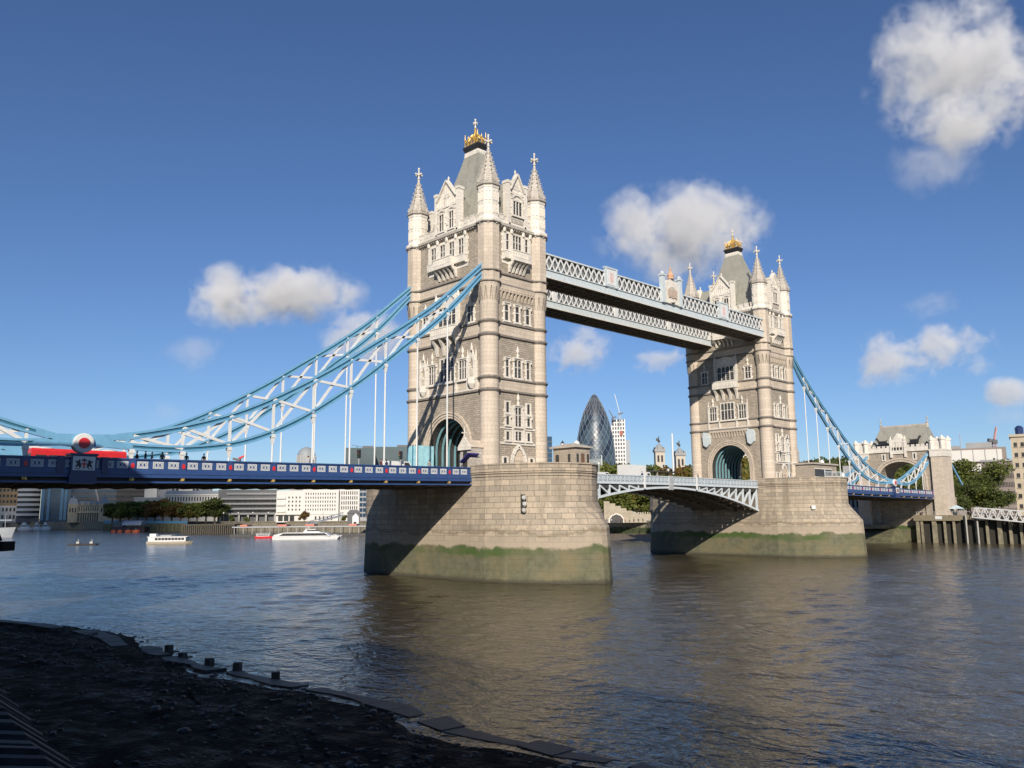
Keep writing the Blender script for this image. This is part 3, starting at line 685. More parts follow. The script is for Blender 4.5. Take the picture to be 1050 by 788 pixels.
    m = MB(); m.box(X_ - 1.2, X_ + 1.2, -9.85, -8.4, z - .9, z + 1.05); m.box(X_ - 1.32, X_ + 1.32, -9.95, -8.3, z + 1.05, z + 1.25); m.box(X_ - 1.3, X_ + 1.3, -9.9, -8.4, z - 1.75, z - .9)
    for sx in (-1, 1): m.box(X_ + sx * 2.1 - .3, X_ + sx * 2.1 + .3, -9.6, -9.0, z - .7, z + .95)
    o = m.build('pin_pedestal', NAVY, root)
    m = MB(); m.box(X_ - 1.05, X_ + 1.05, -9.9, -9.852, z - .45, z + .95); a_ = m.build('coat_of_arms', WHITE, o)
    m = MB(); zc = z + .12; fl = lambda px: X_ + px
    m.m = 0; m.box(X_ - .07, X_ + .07, -9.93, -9.9, zc - .32, zc + .28); m.box(X_ - .25, X_ + .25, -9.932, -9.902, zc, zc + .13)
    m.m = 1
    for sx in (-1, 1):                            # the two dragons beside the shield
        m.prism([(fl(sx * a), zc + b) for a, b in ((.3, -.3), (.42, -.35), (.5, -.1), (.72, -.3), (.78, -.1), (.62, .05), (.9, .42), (.6, .32), (.5, .5), (.36, .42), (.4, .2), (.3, .1))], -9.93, -9.901)
        m.prism([(fl(sx * a), zc + b) for a, b in ((.35, -.45), (.85, -.42), (.9, -.36), (.4, -.38))], -9.931, -9.901)
    m.prism([(fl(a), zc + b) for a, b in ((-.2, .36), (.2, .36), (.28, .55), (.1, .48), (0, .7), (-.1, .48), (-.28, .55))], -9.93, -9.901)
    m.m = 2
    for p, q in (((-.27, -.2), (-.27, .3)), ((.27, -.2), (.27, .3)), ((-.27, .3), (.27, .3)), ((-.27, -.2), (0, -.4)), ((0, -.4), (.27, -.2))): m.bar((fl(p[0]), -9.915, zc + p[1]), (fl(q[0]), -9.915, zc + q[1]), .035, .03, (0, 1, 0))
    m.build('arms_emblem', [RED, BLACK, GREY], o)
    # pale white bosses along the balustrade seen from outside
    return root
deck(1, 'royal blue balustraded road deck of the left span, hung over open water')
deck(-1, 'blue road deck of the short-looking right span beside the gatehouse abutment')

# ------------------------------------------------------------------ bascules
BASC = mat('greyish_white_paint', (.50, .545, .57), .45, var=.1)
RAILP = mat('grey_blue_panel', (.27, .31, .34), .5)
def bascule(sg, label):
    root = empty('bascule_leaf', (sg * 31.6, 0, 0), 0, label, 'drawbridge leaf', 'lifting bascule leaves')
    X0 = sg * 31.6; L0, L1 = 31.7, .12
    bz = lambda x: 13.75 - 4.35 * (abs(x) / 31.7) ** 1.9            # underside of the arched girder
    tz = lambda x: 14.75 + .15 * (1 - abs(x) / 31.7)
    xs = [L1 + (L0 - L1) * k / 20 for k in range(21)]; x_ = lambda x: sg * x - X0
    r = MB(); r.loft([[(x_(x), y, tz(x) + z) for y, z in ((-8.1, -.35), (8.1, -.35), (8.1, -.05), (-8.1, -.05))] for x in xs]); r.build('roadway', ASPHALT, root)
    for y in (-8.1, 8.1): g = MB(); g.loft([[(x_(x), y + yy, tz(x) + z) for yy, z in ((-.22, -1.3), (.22, -1.3), (.22, -.52), (-.22, -.52))] for x in xs]); g.box(min(x_(L1), x_(6)), max(x_(L1), x_(6)), y - .13, y + .13, 13.75, 14.4); g.build('shadow_gap_beam', DARK, root)  # dark beam stands in for the shadow gap below the railing
    for y in (-8.2, -2.9, 2.9, 8.2):
        g = MB(); ext = abs(y) > 8
        for a, b in zip(xs, xs[1:]):
            g.bar((x_(a), y, bz(a) + .18), (x_(b), y, bz(b) + .18), .5, .36)
        nn = [31.3, 28.6, 25.9, 23.2, 20.5, 17.8, 15.1, 12.4, 9.7]
        for i, x in enumerate(nn):
            if tz(x) - bz(x) > 1.3: g.bar((x_(x), y, bz(x) + .2), (x_(x), y, tz(x) - .7), .34, .36, (0, 1, 0))
            if i + 1 < len(nn): b = nn[i + 1]; g.bar((x_(b), y, bz(b) + .25), (x_(x), y, tz(x) - .75), .26, .34, (0, 1, 0))
        o_ = g.build('girder', BASC if ext else BSTEEL, root)
    u = MB()
    for k in range(12): x = 1.2 + k * 2.7; u.box(x_(x) - .12, x_(x) + .12, -8.0, 8.0, bz(x) + .1, tz(x) - .4)
    for k in range(11):
        a = 1.2 + k * 2.7; b = a + 2.7
        for y0, y1 in ((-8, -2.9), (-2.9, 2.9), (2.9, 8)):
            u.bar((x_(a), y0, bz(a) + .2), (x_(b), y1, bz(b) + .2), .2, .12); u.bar((x_(a), y1, bz(a) + .24), (x_(b), y0, bz(b) + .24), .2, .12)
    u.build('cross_frames', BSTEEL, root)
    for sy in (-1, 1):
        g = MB(); pn_ = MB(); y = sy * 8.45
        for a, b in zip(xs, xs[1:]):
            g.bar((x_(a), y, tz(a) + 1.05), (x_(b), y, tz(b) + 1.05), .24, .14); g.bar((x_(a), y, tz(a) - .3), (x_(b), y, tz(b) - .3), .3, .4); pn_.bar((x_(a), y, tz(a) + .45), (x_(b), y, tz(b) + .45), .06, 1.1)
        n = 26
        for k in range(n):
            x = .6 + k * 31 / n; z = tz(x) - .05
            g.box(x_(x) - .06, x_(x) + .06, y - .08, y + .08, z, z + 1.05)
            c = x + 31 / n / 2
            pts = [(c + .3 * math.cos(t * math.pi / 4), z + .52 + .3 * math.sin(t * math.pi / 4)) for t in range(9)]
            for p, q in zip(pts, pts[1:]): g.bar((x_(p[0]), y + sy * .06, p[1]), (x_(q[0]), y + sy * .06, q[1]), .1, .06, (0, 1, 0))
        rl_ = g.build('railing', BASC, root); pn_.build('railing_panel', RAILP, rl_)
    m = MB(); m.box(x_(8.3) - .16, x_(8.3) + .16, -8.86, -8.62, 13.6, 16.2); m.build('white_marker_post', WHITE, root)
    m = MB(); m.box(x_(.35) - .2, x_(.35) + .2, -8.75, -8.3, 13.5, 16.1); m.build('nose_lock', GREY, root)
    return root
bascule(-1, 'left half of the pale blue lifting span, joined to the nearer pier')
bascule(1, 'right half of the pale blue lifting span, joined to the farther pier')

# ------------------------------------------------------------------ high level walkways
def walkway(ya, yb, label, ornate):
    root = empty('high_walkway', (0, (ya + yb) / 2, 47.3), 0, label, 'footbridge', 'high walkways between the towers')
    yc = (ya + yb) / 2; A, B = ya - yc, yb - yc; L = 35.3
    f = MB(); f.box(-L, L, A + .3, B - .3, .05, .35)
    for k in range(36): x = -L + .6 + k * 2 * (L - .6) / 35; f.box(x - .12, x + .12, A + .7, B - .7, -.1, .05)
    for y in (A + 1.2, (A + B) / 2, B - 1.2): f.box(-L, L, y - .12, y + .12, -.2, -.121)
    f.build('soffit', BSTEEL, root)
    c = MB(); c.box(-L, L, A + .5, B - .5, .35, 3.9); c.build('glazed_corridor', mat('corridor_glazing', (.17, .18, .18), .3), root)
    r = MB(); r.prismx([(A + .2, 4.0), (B - .2, 4.0), (B - .9, 4.45), (A + .9, 4.45)], -L, L); r.build('corridor_roof', GREY, root)
    for y, sy in ((A, -1), (B, 1)):
        g = MB()
        g.box(-L, L, y - .12 * (sy < 0), y + .12 * (sy > 0), .25, 1.35) if 0 else g.box(-L, L, min(y, y - sy * .25), max(y, y - sy * .25), .3, 1.35)
        g.box(-L, L, min(y + sy * .18, y - sy * .3), max(y + sy * .18, y - sy * .3), 1.35, 1.5); g.box(-L, L, min(y + sy * .1, y - sy * .3), max(y + sy * .1, y - sy * .3), .16, .298); g.build('fascia', PALEB, root)
        g = MB()
        for k in range(90): x = -L + .5 + k * (2 * L - 1) / 89; g.box(x - .28, x + .28, min(y + sy * .16, y), max(y + sy * .16, y), .02, .155)
        g.build('dentils', PORT, root)
        g = MB(); g.box(-L, L, min(y + sy * .1, y - sy * .28), max(y + sy * .1, y - sy * .28), 3.95, 4.2); g.build('top_rail', PALEB, root)
        g = MB(); n = 50; z0, z1 = 1.5, 3.95; st = 2 * L / n
        for k in range(n):
            a = -L + k * st
            g.bar((a, y - sy * .06, z0), (a + st, y - sy * .06, z1), .1, .25, (0, 0, 1)); g.bar((a, y - sy * .12, z1), (a + st, y - sy * .12, z0), .1, .25, (0, 0, 1))
            g.box(a + st / 2 - .22, a + st / 2 + .22, y - .03 - sy * .02, y + .03 - sy * .02, 2.5, 2.95)
        g.build('lattice', WHITE, root)
    if ornate:
        for x in (-18.3, 18.3):
            m = MB(); m.box(x - 1.55, x + 1.55, A - .3, A + .1, 1.5, 4.7); m.box(x - 1.75, x + 1.75, A - .42, A + .15, 4.7, 4.95)
            for sx in (-1, 1): m.box(x + sx * 1.45 - .22, x + sx * 1.45 + .22, A - .4, A - .3, 1.4, 4.7)
            o = m.build('side_panel', PALEB, root)
            m = MB(); m.box(x - 1.05, x + 1.05, A - .36, A - .3, 1.8, 4.5); o2 = m.build('panel_face', WHITE, o)
            m = MB(); m.prism([(x - .5, 2.6), (x, 2.1), (x + .5, 2.6), (x + .5, 3.6), (x - .5, 3.6)], -.4 + A, A - .36); m.prism([(x - .35, 3.75), (x + .35, 3.75), (x + .45, 4.2), (x, 3.95), (x - .45, 4.2)], A - .4, A - .36); m.build('panel_crest', mat('faded_crest', (.62, .45, .42), .6), o)
        m = MB(); m.prism([(-2.2, 1.5), (2.2, 1.5), (2.2, 5.2), (1.3, 6.1), (0, 6.5), (-1.3, 6.1), (-2.2, 5.2)], A - .4, A + .1); o = m.build('centre_panel', PORT, root)
        for sx in (-1, 1): m = MB(); m.box(sx * 2.8 - .42, sx * 2.8 + .42, A - .55, A + .25, 1.4, 6.6); m.box(sx * 2.8 - .6, sx * 2.8 + .6, A - .7, A + .4, 6.6, 6.9); m.lathe([(.4, 6.9), (.5, 7.25), (.1, 7.6)], 8, (sx * 2.8, A - .15)); m.build('panel_pier', PALEB, root)
        m = MB(); m.disc((0, 3.7), 1.15, A - .52, A - .4, 20); m.lathe([(.9, 1.7), (.3, 2.1)], 4, (0, A - .2)); m.build('carved_roundel', PORTD, o)
        m = MB()
        for sx in (-1, 1): m.prism([(sx * .5, 2.8), (sx * 1.3, 2.6), (sx * 1.5, 4.0), (sx * .9, 4.6), (sx * .6, 4.0)], A - .6, A - .5)
        m.prism([(-.42, 3.1), (0, 2.6), (.42, 3.1), (.42, 4.2), (-.42, 4.2)], A - .62, A - .5); m.build('coat_of_arms', mat('faded_arms', (.42, .33, .26), .7), o)
        m = MB(); m.lathe([(.75, 6.45), (.55, 6.7), (.7, 7.2), (.35, 7.7), (.15, 8.1), (.25, 8.4), (.02, 8.9)], 8, (0, A - .15)); m.build('crown_finial', mat('terracotta_crown', (.55, .33, .2), .6), o)
    else:
        for x in (-18.3, 0, 18.3):
            m = MB(); m.box(x - .5, x + .5, A - .16, A + .1, 1.5, 4.0); m.build('pilaster', WHITE, root)
    return root
walkway(-10.1, -5.1, 'nearer high walkway with coat of arms panels, spanning between the two towers', True)
walkway(3.4, 8.6, 'plain high walkway seen beneath the nearer one, touching both towers', False)

# ------------------------------------------------------------------ abutment gatehouses
def gatehouse(sg, label):
    """sg=1: north bank, its front looks to -x"""
    T = Matrix.Rotation(0 if sg > 0 else math.pi, 4, 'Z')
    root = empty('gatehouse', (sg * 137.0, 0, 0), 0 if sg > 0 else math.pi, label, 'gatehouse', 'stone gatehouses at the bridge ends')
    # local: front at x=-5.6
    D = 5.6; HWA = 6.6; ZS, ZA = 17.6, 24.0; TOP = 27.0
    ap = arch_pts(HWA, ZS, ZA, 18, .8)
    m = MB()
    for x in (-D, D):
        pl = lambda ps: m.poly([(x, -y, z) for y, z in ps])
        pl([(-9.45, 2), (-HWA, 2), (-HWA, ZS), (-HWA, TOP), (-9.45, TOP)]); pl([(HWA, 2), (9.45, 2), (9.45, TOP), (HWA, TOP), (HWA, ZS)])
        for (a0, b0), (a1, b1) in zip(ap, ap[1:]): pl([(a0, b0), (a1, b1), (a1, TOP), (a0, TOP)])
    m.box(-D, D, -9.45, -9.44, 2, TOP); m.box(-D, D, 9.44, 9.45, 2, TOP)
    pts = [(-HWA, 13)] + ap + [(HWA, 13)]
    for (a, b), (c, d) in zip(pts, pts[1:]): m.poly([(-D, a, b), (D, a, b), (D, c, d), (-D, c, d)])
    m.build('wall', RUB, root)
    m = MB()
    for dr_, out in ((.3, .15), (.95, .3)):
        q = [(-HWA - dr_, 15)] + arch_pts(HWA + dr_, ZS, ZA + dr_, 18, .8) + [(HWA + dr_, 15)]
        for (a, b), (c, d) in zip(q, q[1:]): m.bar((-D - out / 2, a, b), (-D - out / 2, c, d), .5, out, (1, 0, 0))
    m.build('arch_moulding', ASH, root)
    # corner blocks that carry the chains
    for sy in (-1, 1):
        m = MB(); m.box(-D - .9, -D + 5, sy * 11.3 - 1.9, sy * 11.3 + 1.9, -1, 25.0); m.box(-D - 1.2, -D + 5.3, sy * 11.3 - 2.15, sy * 11.3 + 2.15, 2.0, 8.0); 
        o = m.build('corner_block', ASH, root)
        m = MB(); m.box(-D - 1.1, -D + 5.2, sy * 11.3 - 2.1, sy * 11.3 + 2.1, 25.0, 26.8); m.box(-D - 1.2, -D + 5.3, sy * 11.3 - 2.2, sy * 11.3 + 2.2, 26.8, 27.2)
        for (x, y) in ((-D - .4, -1.5), (-D - .4, 1.5), (-D + 4.5, -1.5), (-D + 4.5, 1.5)): m.lathe([(.7, 27.2), (.7, 29.8), (.9, 29.95), (.9, 30.5), (.6, 30.6), (.1, 31.3)], 8, (x, sy * 11.3 + y))
        m.box(-D - .5, -D + 4.6, sy * 11.3 - 1.5, sy * 11.3 + 1.5, 27.2, 30.4)
        m.build('block_parapet', PORT, o)
    m = MB(); m.box(-D - .4, D + .4, -9.3, 9.3, TOP, TOP + .5)
    for x in (-D - .1, D + .1):
        m.box(x - .25, x + .25, -9.25, 9.25, TOP + .5, TOP + 1.4); k = 0
        for k in range(13): m.box(x - .28, x + .28, -9.1 + k * 1.45, -8.25 + k * 1.45, TOP + 1.4, TOP + 2.0)
    m.build('battlement', PORT, root)
    m = MB(); m.loft([[(-4.9, -9.1, TOP + .5), (4.9, -9.1, TOP + .5), (4.9, 9.1, TOP + .5), (-4.9, 9.1, TOP + .5)], [(-3.1, -7.7, 31.6), (3.1, -7.7, 31.6), (3.1, 7.7, 31.6), (-3.1, 7.7, 31.6)], [(-.8, -6.9, 35.0), (.8, -6.9, 35.0), (.8, 6.9, 35.0), (-.8, 6.9, 35.0)]]); o = m.build('roof', SLATE, root)
    m = MB(); m.box(-.85, .85, -7.0, 7.0, 35.0, 35.3)
    for k in range(22): m.box(-.5, .5, -6.9 + k * .64, -6.6 + k * .64, 35.3, 35.65)
    for sy in (-1, 1): m.lathe([(.4, 34.4), (.35, 35.8), (.5, 36), (.15, 36.2), (.13, 36.8), (.3, 36.95), (.1, 37.15), (.26, 37.5), (.03, 38.1)], 8, (0, sy * 7.0))
    m.build('ridge_cresting', PORTD, o)
    m = MB(); m.prismx([(-2.0, TOP - .6), (2.0, TOP - .6), (2.0, 30.0), (0, 32.7), (-2.0, 30.0)], -D - .35, -D + 3.2)
    for sy in (-1, 1): m.box(-D - .6, -D + .2, sy * 2.1 - .3, sy * 2.1 + .3, 25.3, 31.0); m.lathe([(.3, 31.0), (.03, 32.0)], 6, (-D - .2, sy * 2.1))
    for k in range(4): m.box(-D - .45, -D - .3, -1.5 + k * .9, -1.2 + k * .9, 27.4, 29.9)
    m.box(-D - .45, -D - .3, -1.8, 1.8, 29.9, 30.15); m.build('gable', PORT, root)
    for sy in (-1, 1):                            # dark statues on the parapet
        m = MB(); y = sy * 4.7
        m.box(-D - .1, -D + .6, y - 1.4, y + 1.4, TOP + 1.3, TOP + 1.8)
        m.loft([[(-D + .25 + dx, y + dy, z) for dx, dy in ((-.35, -w_), (.35, -w_), (.35, w_), (-.35, w_))] for z, w_ in ((TOP + 2.4, 1.1), (TOP + 3.0, 1.3), (TOP + 3.6, .9))])
        for dy in (-1.0, -.6, .6, 1.0): m.tube((-D + .25, y + dy, TOP + 1.8), (-D + .25, y + dy, TOP + 2.6), .16)
        m.tube((-D + .25, y + sy * 1.0, TOP + 3.2), (-D + .25, y + sy * 1.6, TOP + 4.2), .35, .25); m.sphere((-D + .2, y + sy * 1.75, TOP + 4.3), .4, 8, 5); m.tube((-D + .25, y - sy * .9, TOP + 3.4), (-D + .25, y - sy * 1.5, TOP + 4.0), .2, .05)
        m.build('bronze_statue', BLACK, root, True)
    for sy in (-1, 1):
        m = MB(); m.box(-D - .2, -D + .02, sy * 4.6 - .6, sy * 4.6 + .6, 24.4, 26.6); o = m.build('window', PORT, root)
        m = MB(); m.box(-D - .22, -D - .19, sy * 4.6 - .22, sy * 4.6 + .22, 24.75, 26.3); m.build('pane', GLASS, o)
    if sg > 0:
        for sy in (-1, 1):
            m = MB(); m.bar((D - 1, sy * 11.3, 23.0), (D + 7, sy * 11.3, 17.0), .4, .6); m.build('land_tie', CYAN, root)
    # abutment below road level
    m = MB(); m.box(-D + .4, D, -11.6, 11.6, -3, 13.2); m.build('abutment', PIER, root)
    return root
gatehouse(1, 'grey roofed stone gatehouse at the right end of the bridge, with an arch')
gatehouse(-1, 'matching stone gatehouse at the south end of the bridge')
# ------------------------------------------------------------------ water, ground, banks
def water_mat():
    m, n, l, p = node_mat('river_water'); pos = geo_pos(n)
    p.inputs['Base Color'].default_value = (.062, .047, .028, 1); p.inputs['Roughness'].default_value = .12; p.inputs['IOR'].default_value = 1.33; p.inputs['Specular IOR Level'].default_value = .5
    mp = n.new('ShaderNodeMapping'); l.new(pos, mp.inputs['Vector']); mp.inputs['Rotation'].default_value = (0, 0, R(28)); mp.inputs['Scale'].default_value = (1, .62, 1)
    a = noise(n, l, 1.55, 3, .6, mp.outputs[0], .4); b = noise(n, l, .42, 3, .55, mp.outputs[0], .6); c = noise(n, l, .085, 2, .5, mp.outputs[0])
    patch = ramp(n, l, noise(n, l, .02, 3, .5, pos), .35, .65)
    amp = mathn(n, l, 'ADD', mathn(n, l, 'MULTIPLY', patch, .5), .6)
    h = mathn(n, l, 'ADD', mathn(n, l, 'ADD', mathn(n, l, 'MULTIPLY', mathn(n, l, 'MULTIPLY', a, .16), amp), mathn(n, l, 'MULTIPLY', b, .22)), mathn(n, l, 'MULTIPLY', c, .3))
    bp = n.new('ShaderNodeBump'); bp.inputs['Strength'].default_value = 1.0; bp.inputs['Distance'].default_value = 1.0
    l.new(h, bp.inputs['Height']); l.new(bp.outputs[0], p.inputs['Normal'])
    mud = noise(n, l, .012, 4, .6, pos)
    l.new(mix(n, l, (.042, .034, .019), (.068, .054, .030), ramp(n, l, mud, .35, .65)), p.inputs['Base Color'])
    return m
BANK = [(137, -700), (137, 300), (122, 465), (112, 640), (70, 780), (-40, 850), (-400, 900)]
def river():
    """a sheet of real waves, finely meshed where the photograph looks closely, on a wide flat sheet"""
    na, nr = 620, 1000
    A = np.linspace(YAW - R(62), YAW + R(62), na); Rr = np.exp(np.linspace(math.log(14), math.log(1150), nr))
    a, r = np.meshgrid(A, Rr); x = CAM.x + r * np.cos(a); y = CAM.y + r * np.sin(a); z = np.zeros_like(x)
    g = np.random.default_rng(5); sp = r * .0062; e = np.interp(y, [-140, -100, -81, -56, -45, -29, -10, 60], [-103, -103.4, -104, -105.4, -106, -103.6, -108.6, -118]); calm = np.clip((x - e) / 22, .12, 1)
    for k in range(70):
        lam = .55 * (6.5 / .55) ** g.random(); th = R(62) + g.normal(0, .62); ph = g.random() * 6.283; amp = .0030 * lam ** .8
        wt = np.clip((lam / sp - 2.2) / 2.0, 0, 1)
        gust = .65 + .7 * (.5 + .5 * np.sin(x * .021 * g.uniform(.6, 1.4) + y * .017 * g.uniform(.6, 1.4) + ph * 3))
        z += wt * amp * calm * gust * np.sin(2 * math.pi / lam * (x * math.cos(th) + y * math.sin(th)) + ph + .35 * np.sin(x * .11 + ph) * lam ** .5)
    # long low wash running on to the shore
    dd = x - e
    z += .022 * np.exp(-np.clip(dd, 0, 80) / 18) * np.sin(dd * 1.15 + .8 * np.sin(y * .06)) * (dd > -1)
    co = np.stack([x, y, z - .0], 2).reshape(-1, 3); n0 = len(co)
    idx = np.arange(na * nr).reshape(nr, na); q = np.stack([idx[:-1, :-1], idx[:-1, 1:], idx[1:, 1:], idx[1:, :-1]], 2).reshape(-1, 4)[:, ::-1]
    flat = np.array([(-900, -900, -.3), (150, -900, -.3), (150, 1000, -.3), (-900, 1000, -.3)]); co = np.vstack([co, flat]); q = np.vstack([q, [[n0, n0 + 1, n0 + 2, n0 + 3]]])
    me = bpy.data.meshes.new('river_water'); me.vertices.add(len(co)); me.vertices.foreach_set('co', co.astype(np.float32).ravel())
    me.loops.add(q.size); me.loops.foreach_set('vertex_index', q.astype(np.int32).ravel()); me.polygons.add(len(q)); me.polygons.foreach_set('loop_start', np.arange(0, q.size, 4, dtype=np.int32)); me.polygons.foreach_set('use_smooth', [True] * len(q))
    me.update(calc_edges=True); me.materials.append(water_mat()); o = bpy.data.objects.new('river_water', me); COL.objects.link(o); tag(o, kind='structure')
river()
GROUND = mat('paved_ground', (.22, .21, .19), .9, var=.2, vscale=.1)
m = MB()
for (x0, y0), (x1, y1) in zip(BANK, BANK[1:]): m.poly([(x0, y0, 5.6), (9000, y0 if y0 < 500 else y0, 5.6), (9000, y1, 5.6), (x1, y1, 5.6)])
m.poly([(-400, 900, 5.6), (9000, 900, 5.6), (9000, 9000, 5.6), (-9000, 9000, 5.6), (-9000, 900, 5.6)]); m.poly([(137, -9000, 5.6), (9000, -9000, 5.6), (9000, -700, 5.6), (137, -700, 5.6)])
tag(m.build('ground', GROUND), kind='structure')
QUAY = stone('quay_stone', (.25, .22, .16), (.2, .175, .13), (.13, .115, .09), 1.4, .6, .04, .5, algae=False)
GREENW = mat('weedy_wall', (.045, .06, .022), .9, var=.5, vscale=.6)
m = MB()
for (x0, y0), (x1, y1) in zip(BANK, BANK[1:]):
    m.loft([[(x0, y0, -2), (x1, y1, -2), (x1 + 1.2, y1 + .4, -2), (x0 + 1.2, y0 + .4, -2)], [(x0, y0, 5.5), (x1, y1, 5.5), (x1 + 1.2, y1 + .4, 5.5), (x0 + 1.2, y0 + .4, 5.5)]])
    m.loft([[(x0 - .25, y0, 5.5), (x1 - .25, y1, 5.5), (x1 + 1.3, y1 + .4, 5.5), (x0 + 1.3, y0 + .4, 5.5)], [(x0 - .25, y0, 6.3), (x1 - .25, y1, 6.3), (x1 + 1.3, y1 + .4, 6.3), (x0 + 1.3, y0 + .4, 6.3)]])
qw = m.build('quay_wall', QUAY); tag(qw, 'long stone quay wall along the far bank under the left span', 'wall')
m = MB(); m.box(136.6, 136.98, 40, 260, -1, 3.6)
for k in range(70): m.box(136.3, 136.58, 41 + k * 3.1, 41.4 + k * 3.1, -1, 4.0)
m.build('weed_band', GREENW, qw)
# grey-brown mud at the foot of the far bank
MUD = mat('river_mud', (.16, .125, .085), .75, var=.3, vscale=.4, bump=.3)
m = MB(); xs = [86, 96, 108, 122, 136.9]
rows = []
for j in range(28):
    y = 14 + j * 8.5; f = min(1, j / 4) * min(1, (27 - j) / 8)
    rows.append([(137 - (137 - x) * (.25 + .75 * f), y, -.25 + 1.7 * ((x - 86) / 51) + .25 * math.sin(j * 1.3 + x * .2)) for x in xs])
for a, b in zip(rows, rows[1:]):
    for i in range(4): m.poly([a[i], a[i + 1], b[i + 1], b[i]])
tag(m.build('far_foreshore', MUD, None, True), kind='structure')
WOODW = mat('wet_planking', (.013, .013, .013), .6, var=.6, vscale=1.4, spec=.2)
# near foreshore: dark wet shingle in the shade of the warehouses
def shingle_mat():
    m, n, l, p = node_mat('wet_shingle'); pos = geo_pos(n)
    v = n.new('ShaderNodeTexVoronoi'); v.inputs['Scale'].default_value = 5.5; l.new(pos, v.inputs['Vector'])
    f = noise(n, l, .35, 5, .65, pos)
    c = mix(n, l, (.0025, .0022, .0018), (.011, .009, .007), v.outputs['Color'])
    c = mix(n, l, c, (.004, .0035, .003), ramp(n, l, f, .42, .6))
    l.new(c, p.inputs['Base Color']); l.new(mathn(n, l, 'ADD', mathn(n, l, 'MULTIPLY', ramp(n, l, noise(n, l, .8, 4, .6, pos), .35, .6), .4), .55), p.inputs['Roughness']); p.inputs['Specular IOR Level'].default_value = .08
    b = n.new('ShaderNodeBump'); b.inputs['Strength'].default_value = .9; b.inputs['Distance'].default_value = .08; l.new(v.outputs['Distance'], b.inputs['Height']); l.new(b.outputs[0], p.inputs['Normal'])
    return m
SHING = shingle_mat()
def shore_x(y):
    """x of the water's edge"""
    P = [(-140, -103.0), (-100, -103.4), (-81, -104.0), (-73, -105.6), (-65, -104.8), (-56, -105.4), (-45, -106.2), (-29, -103.6), (-20, -104.6), (-10, -108.6), (10, -112), (60, -118), (130, -124)]
    return float(np.interp(y, [a for a, b in P], [b for a, b in P]))
def shore_z(x, y):
    e = shore_x(y); d = e - x
    return -.12 + .082 * d + .10 * math.sin(x * .9 + y * .35) * min(1, max(d, 0) / 4) + .07 * math.sin(y * .8 - x * 1.7) * min(1, max(d, 0) / 4)
m = MB(); ny, nx = 170, 44; ys = [-140 + 270 * j / ny for j in range(ny + 1)]
idx = []
for y in ys:
    e = shore_x(y) + 5; row = [(e + (-131.4 - e) * (i / nx), y) for i in range(nx + 1)]
    idx.append(m.pts([(x, yy, shore_z(x, yy) + rnd.uniform(-.03, .03)) for x, yy in row]))
for j in range(ny):
    for i in range(nx): m.face((idx[j] + i, idx[j + 1] + i, idx[j + 1] + i + 1, idx[j] + i + 1))
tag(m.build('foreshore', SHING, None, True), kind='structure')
# pebbles strewn over it
PEB = mat('pebble', (.012, .010, .008), .5, var=.55, vscale=1.3)
m = MB()
for k in range(2600):
    y = rnd.uniform(-98, 0); x = rnd.uniform(-126, shore_x(y) + .3) if k % 3 else shore_x(y) - rnd.uniform(0, 9); r = rnd.choice((.05, .07, .09, .12)) * rnd.uniform(.7, 1.5); z = shore_z(x, y)
    a = rnd.random() * 6.3; T = Matrix.Translation((x, y, z)) @ Matrix.Rotation(a, 4, 'Z'); m.T = T
    m.loft([[(r * 1.3 * q, r * p, -r * .3) for q, p in ((-1, -.7), (.9, -.9), (1, .6), (-.7, 1))], [(r * 1.1 * q, r * .9 * p, r * .35) for q, p in ((-1, -.6), (.8, -.9), (1, .7), (-.8, .9))], [(r * .5 * q, r * .4 * p, r * .62) for q, p in ((-1, -.6), (.8, -.9), (1, .7), (-.8, .9))]])
m.T = None
tag(m.build('shingle', PEB), kind='stuff')
# worn stone slabs of the old apron along the water's edge
SLAB = mat('worn_slab', (.028, .027, .025), .55, var=.35, vscale=1.5, bump=.3)
def slab(y0, y1, off, wd, th, lab):
    o = empty('stone_slab', ((shore_x((y0 + y1) / 2) - off), (y0 + y1) / 2, shore_z(shore_x((y0 + y1) / 2) - off, (y0 + y1) / 2) + .1), 0, lab, 'stone slab', 'apron slabs at the edge of the foreshore')
    m = MB(); n = 5; L = y1 - y0; A, B = [], []
    for k in range(n + 1):
        y = -L / 2 + L * k / n; x = shore_x((y0 + y1) / 2 + y) - off - o.location.x; j = rnd.uniform(-.28, .28); A.append((x - wd / 2 + j, y)); B.append((x + wd / 2 + rnd.uniform(-.3, .2), y))
    for k in range(n):
        za = rnd.uniform(-.02, .02)
        q = [A[k], A[k + 1], B[k + 1], B[k]]; m.loft([[(x, y, -.4) for x, y in q], [(x, y, th + za + .04 * (i < 2)) for i, (x, y) in enumerate(q)]])
    m.build('worn_block', SLAB, o); return o
SL = [(-14, -25, 4.6, 1.5, 'long pale slab at the left of the wet stone line on the dark shore'), (-25.5, -36.5, 3.0, 1.7, 'broad pale slab in the middle of the left stretch of the stone line'), (-37.2, -42, 1.2, 1.3, 'short slab at the bend of the shore beside the timber stubs'), (-43, -50, .9, 1.2, 'slab just right of the bend of the shore'), (-51, -58, .5, 1.3, 'dark wet slab below the nearer pier in the picture'), (-59, -68, .2, 1.5, 'wet slab where the stone line runs into the shallows'), (-69, -79, .1, 1.7, 'slab near the bottom edge of the picture, awash'), (-80, -95, .2, 1.9, 'last slab of the stone line at the bottom right corner of the shore')]
for a, b, off, wd, lab in SL: slab(b, a, off, wd * .85, .03 if b > -50 else .02, lab)
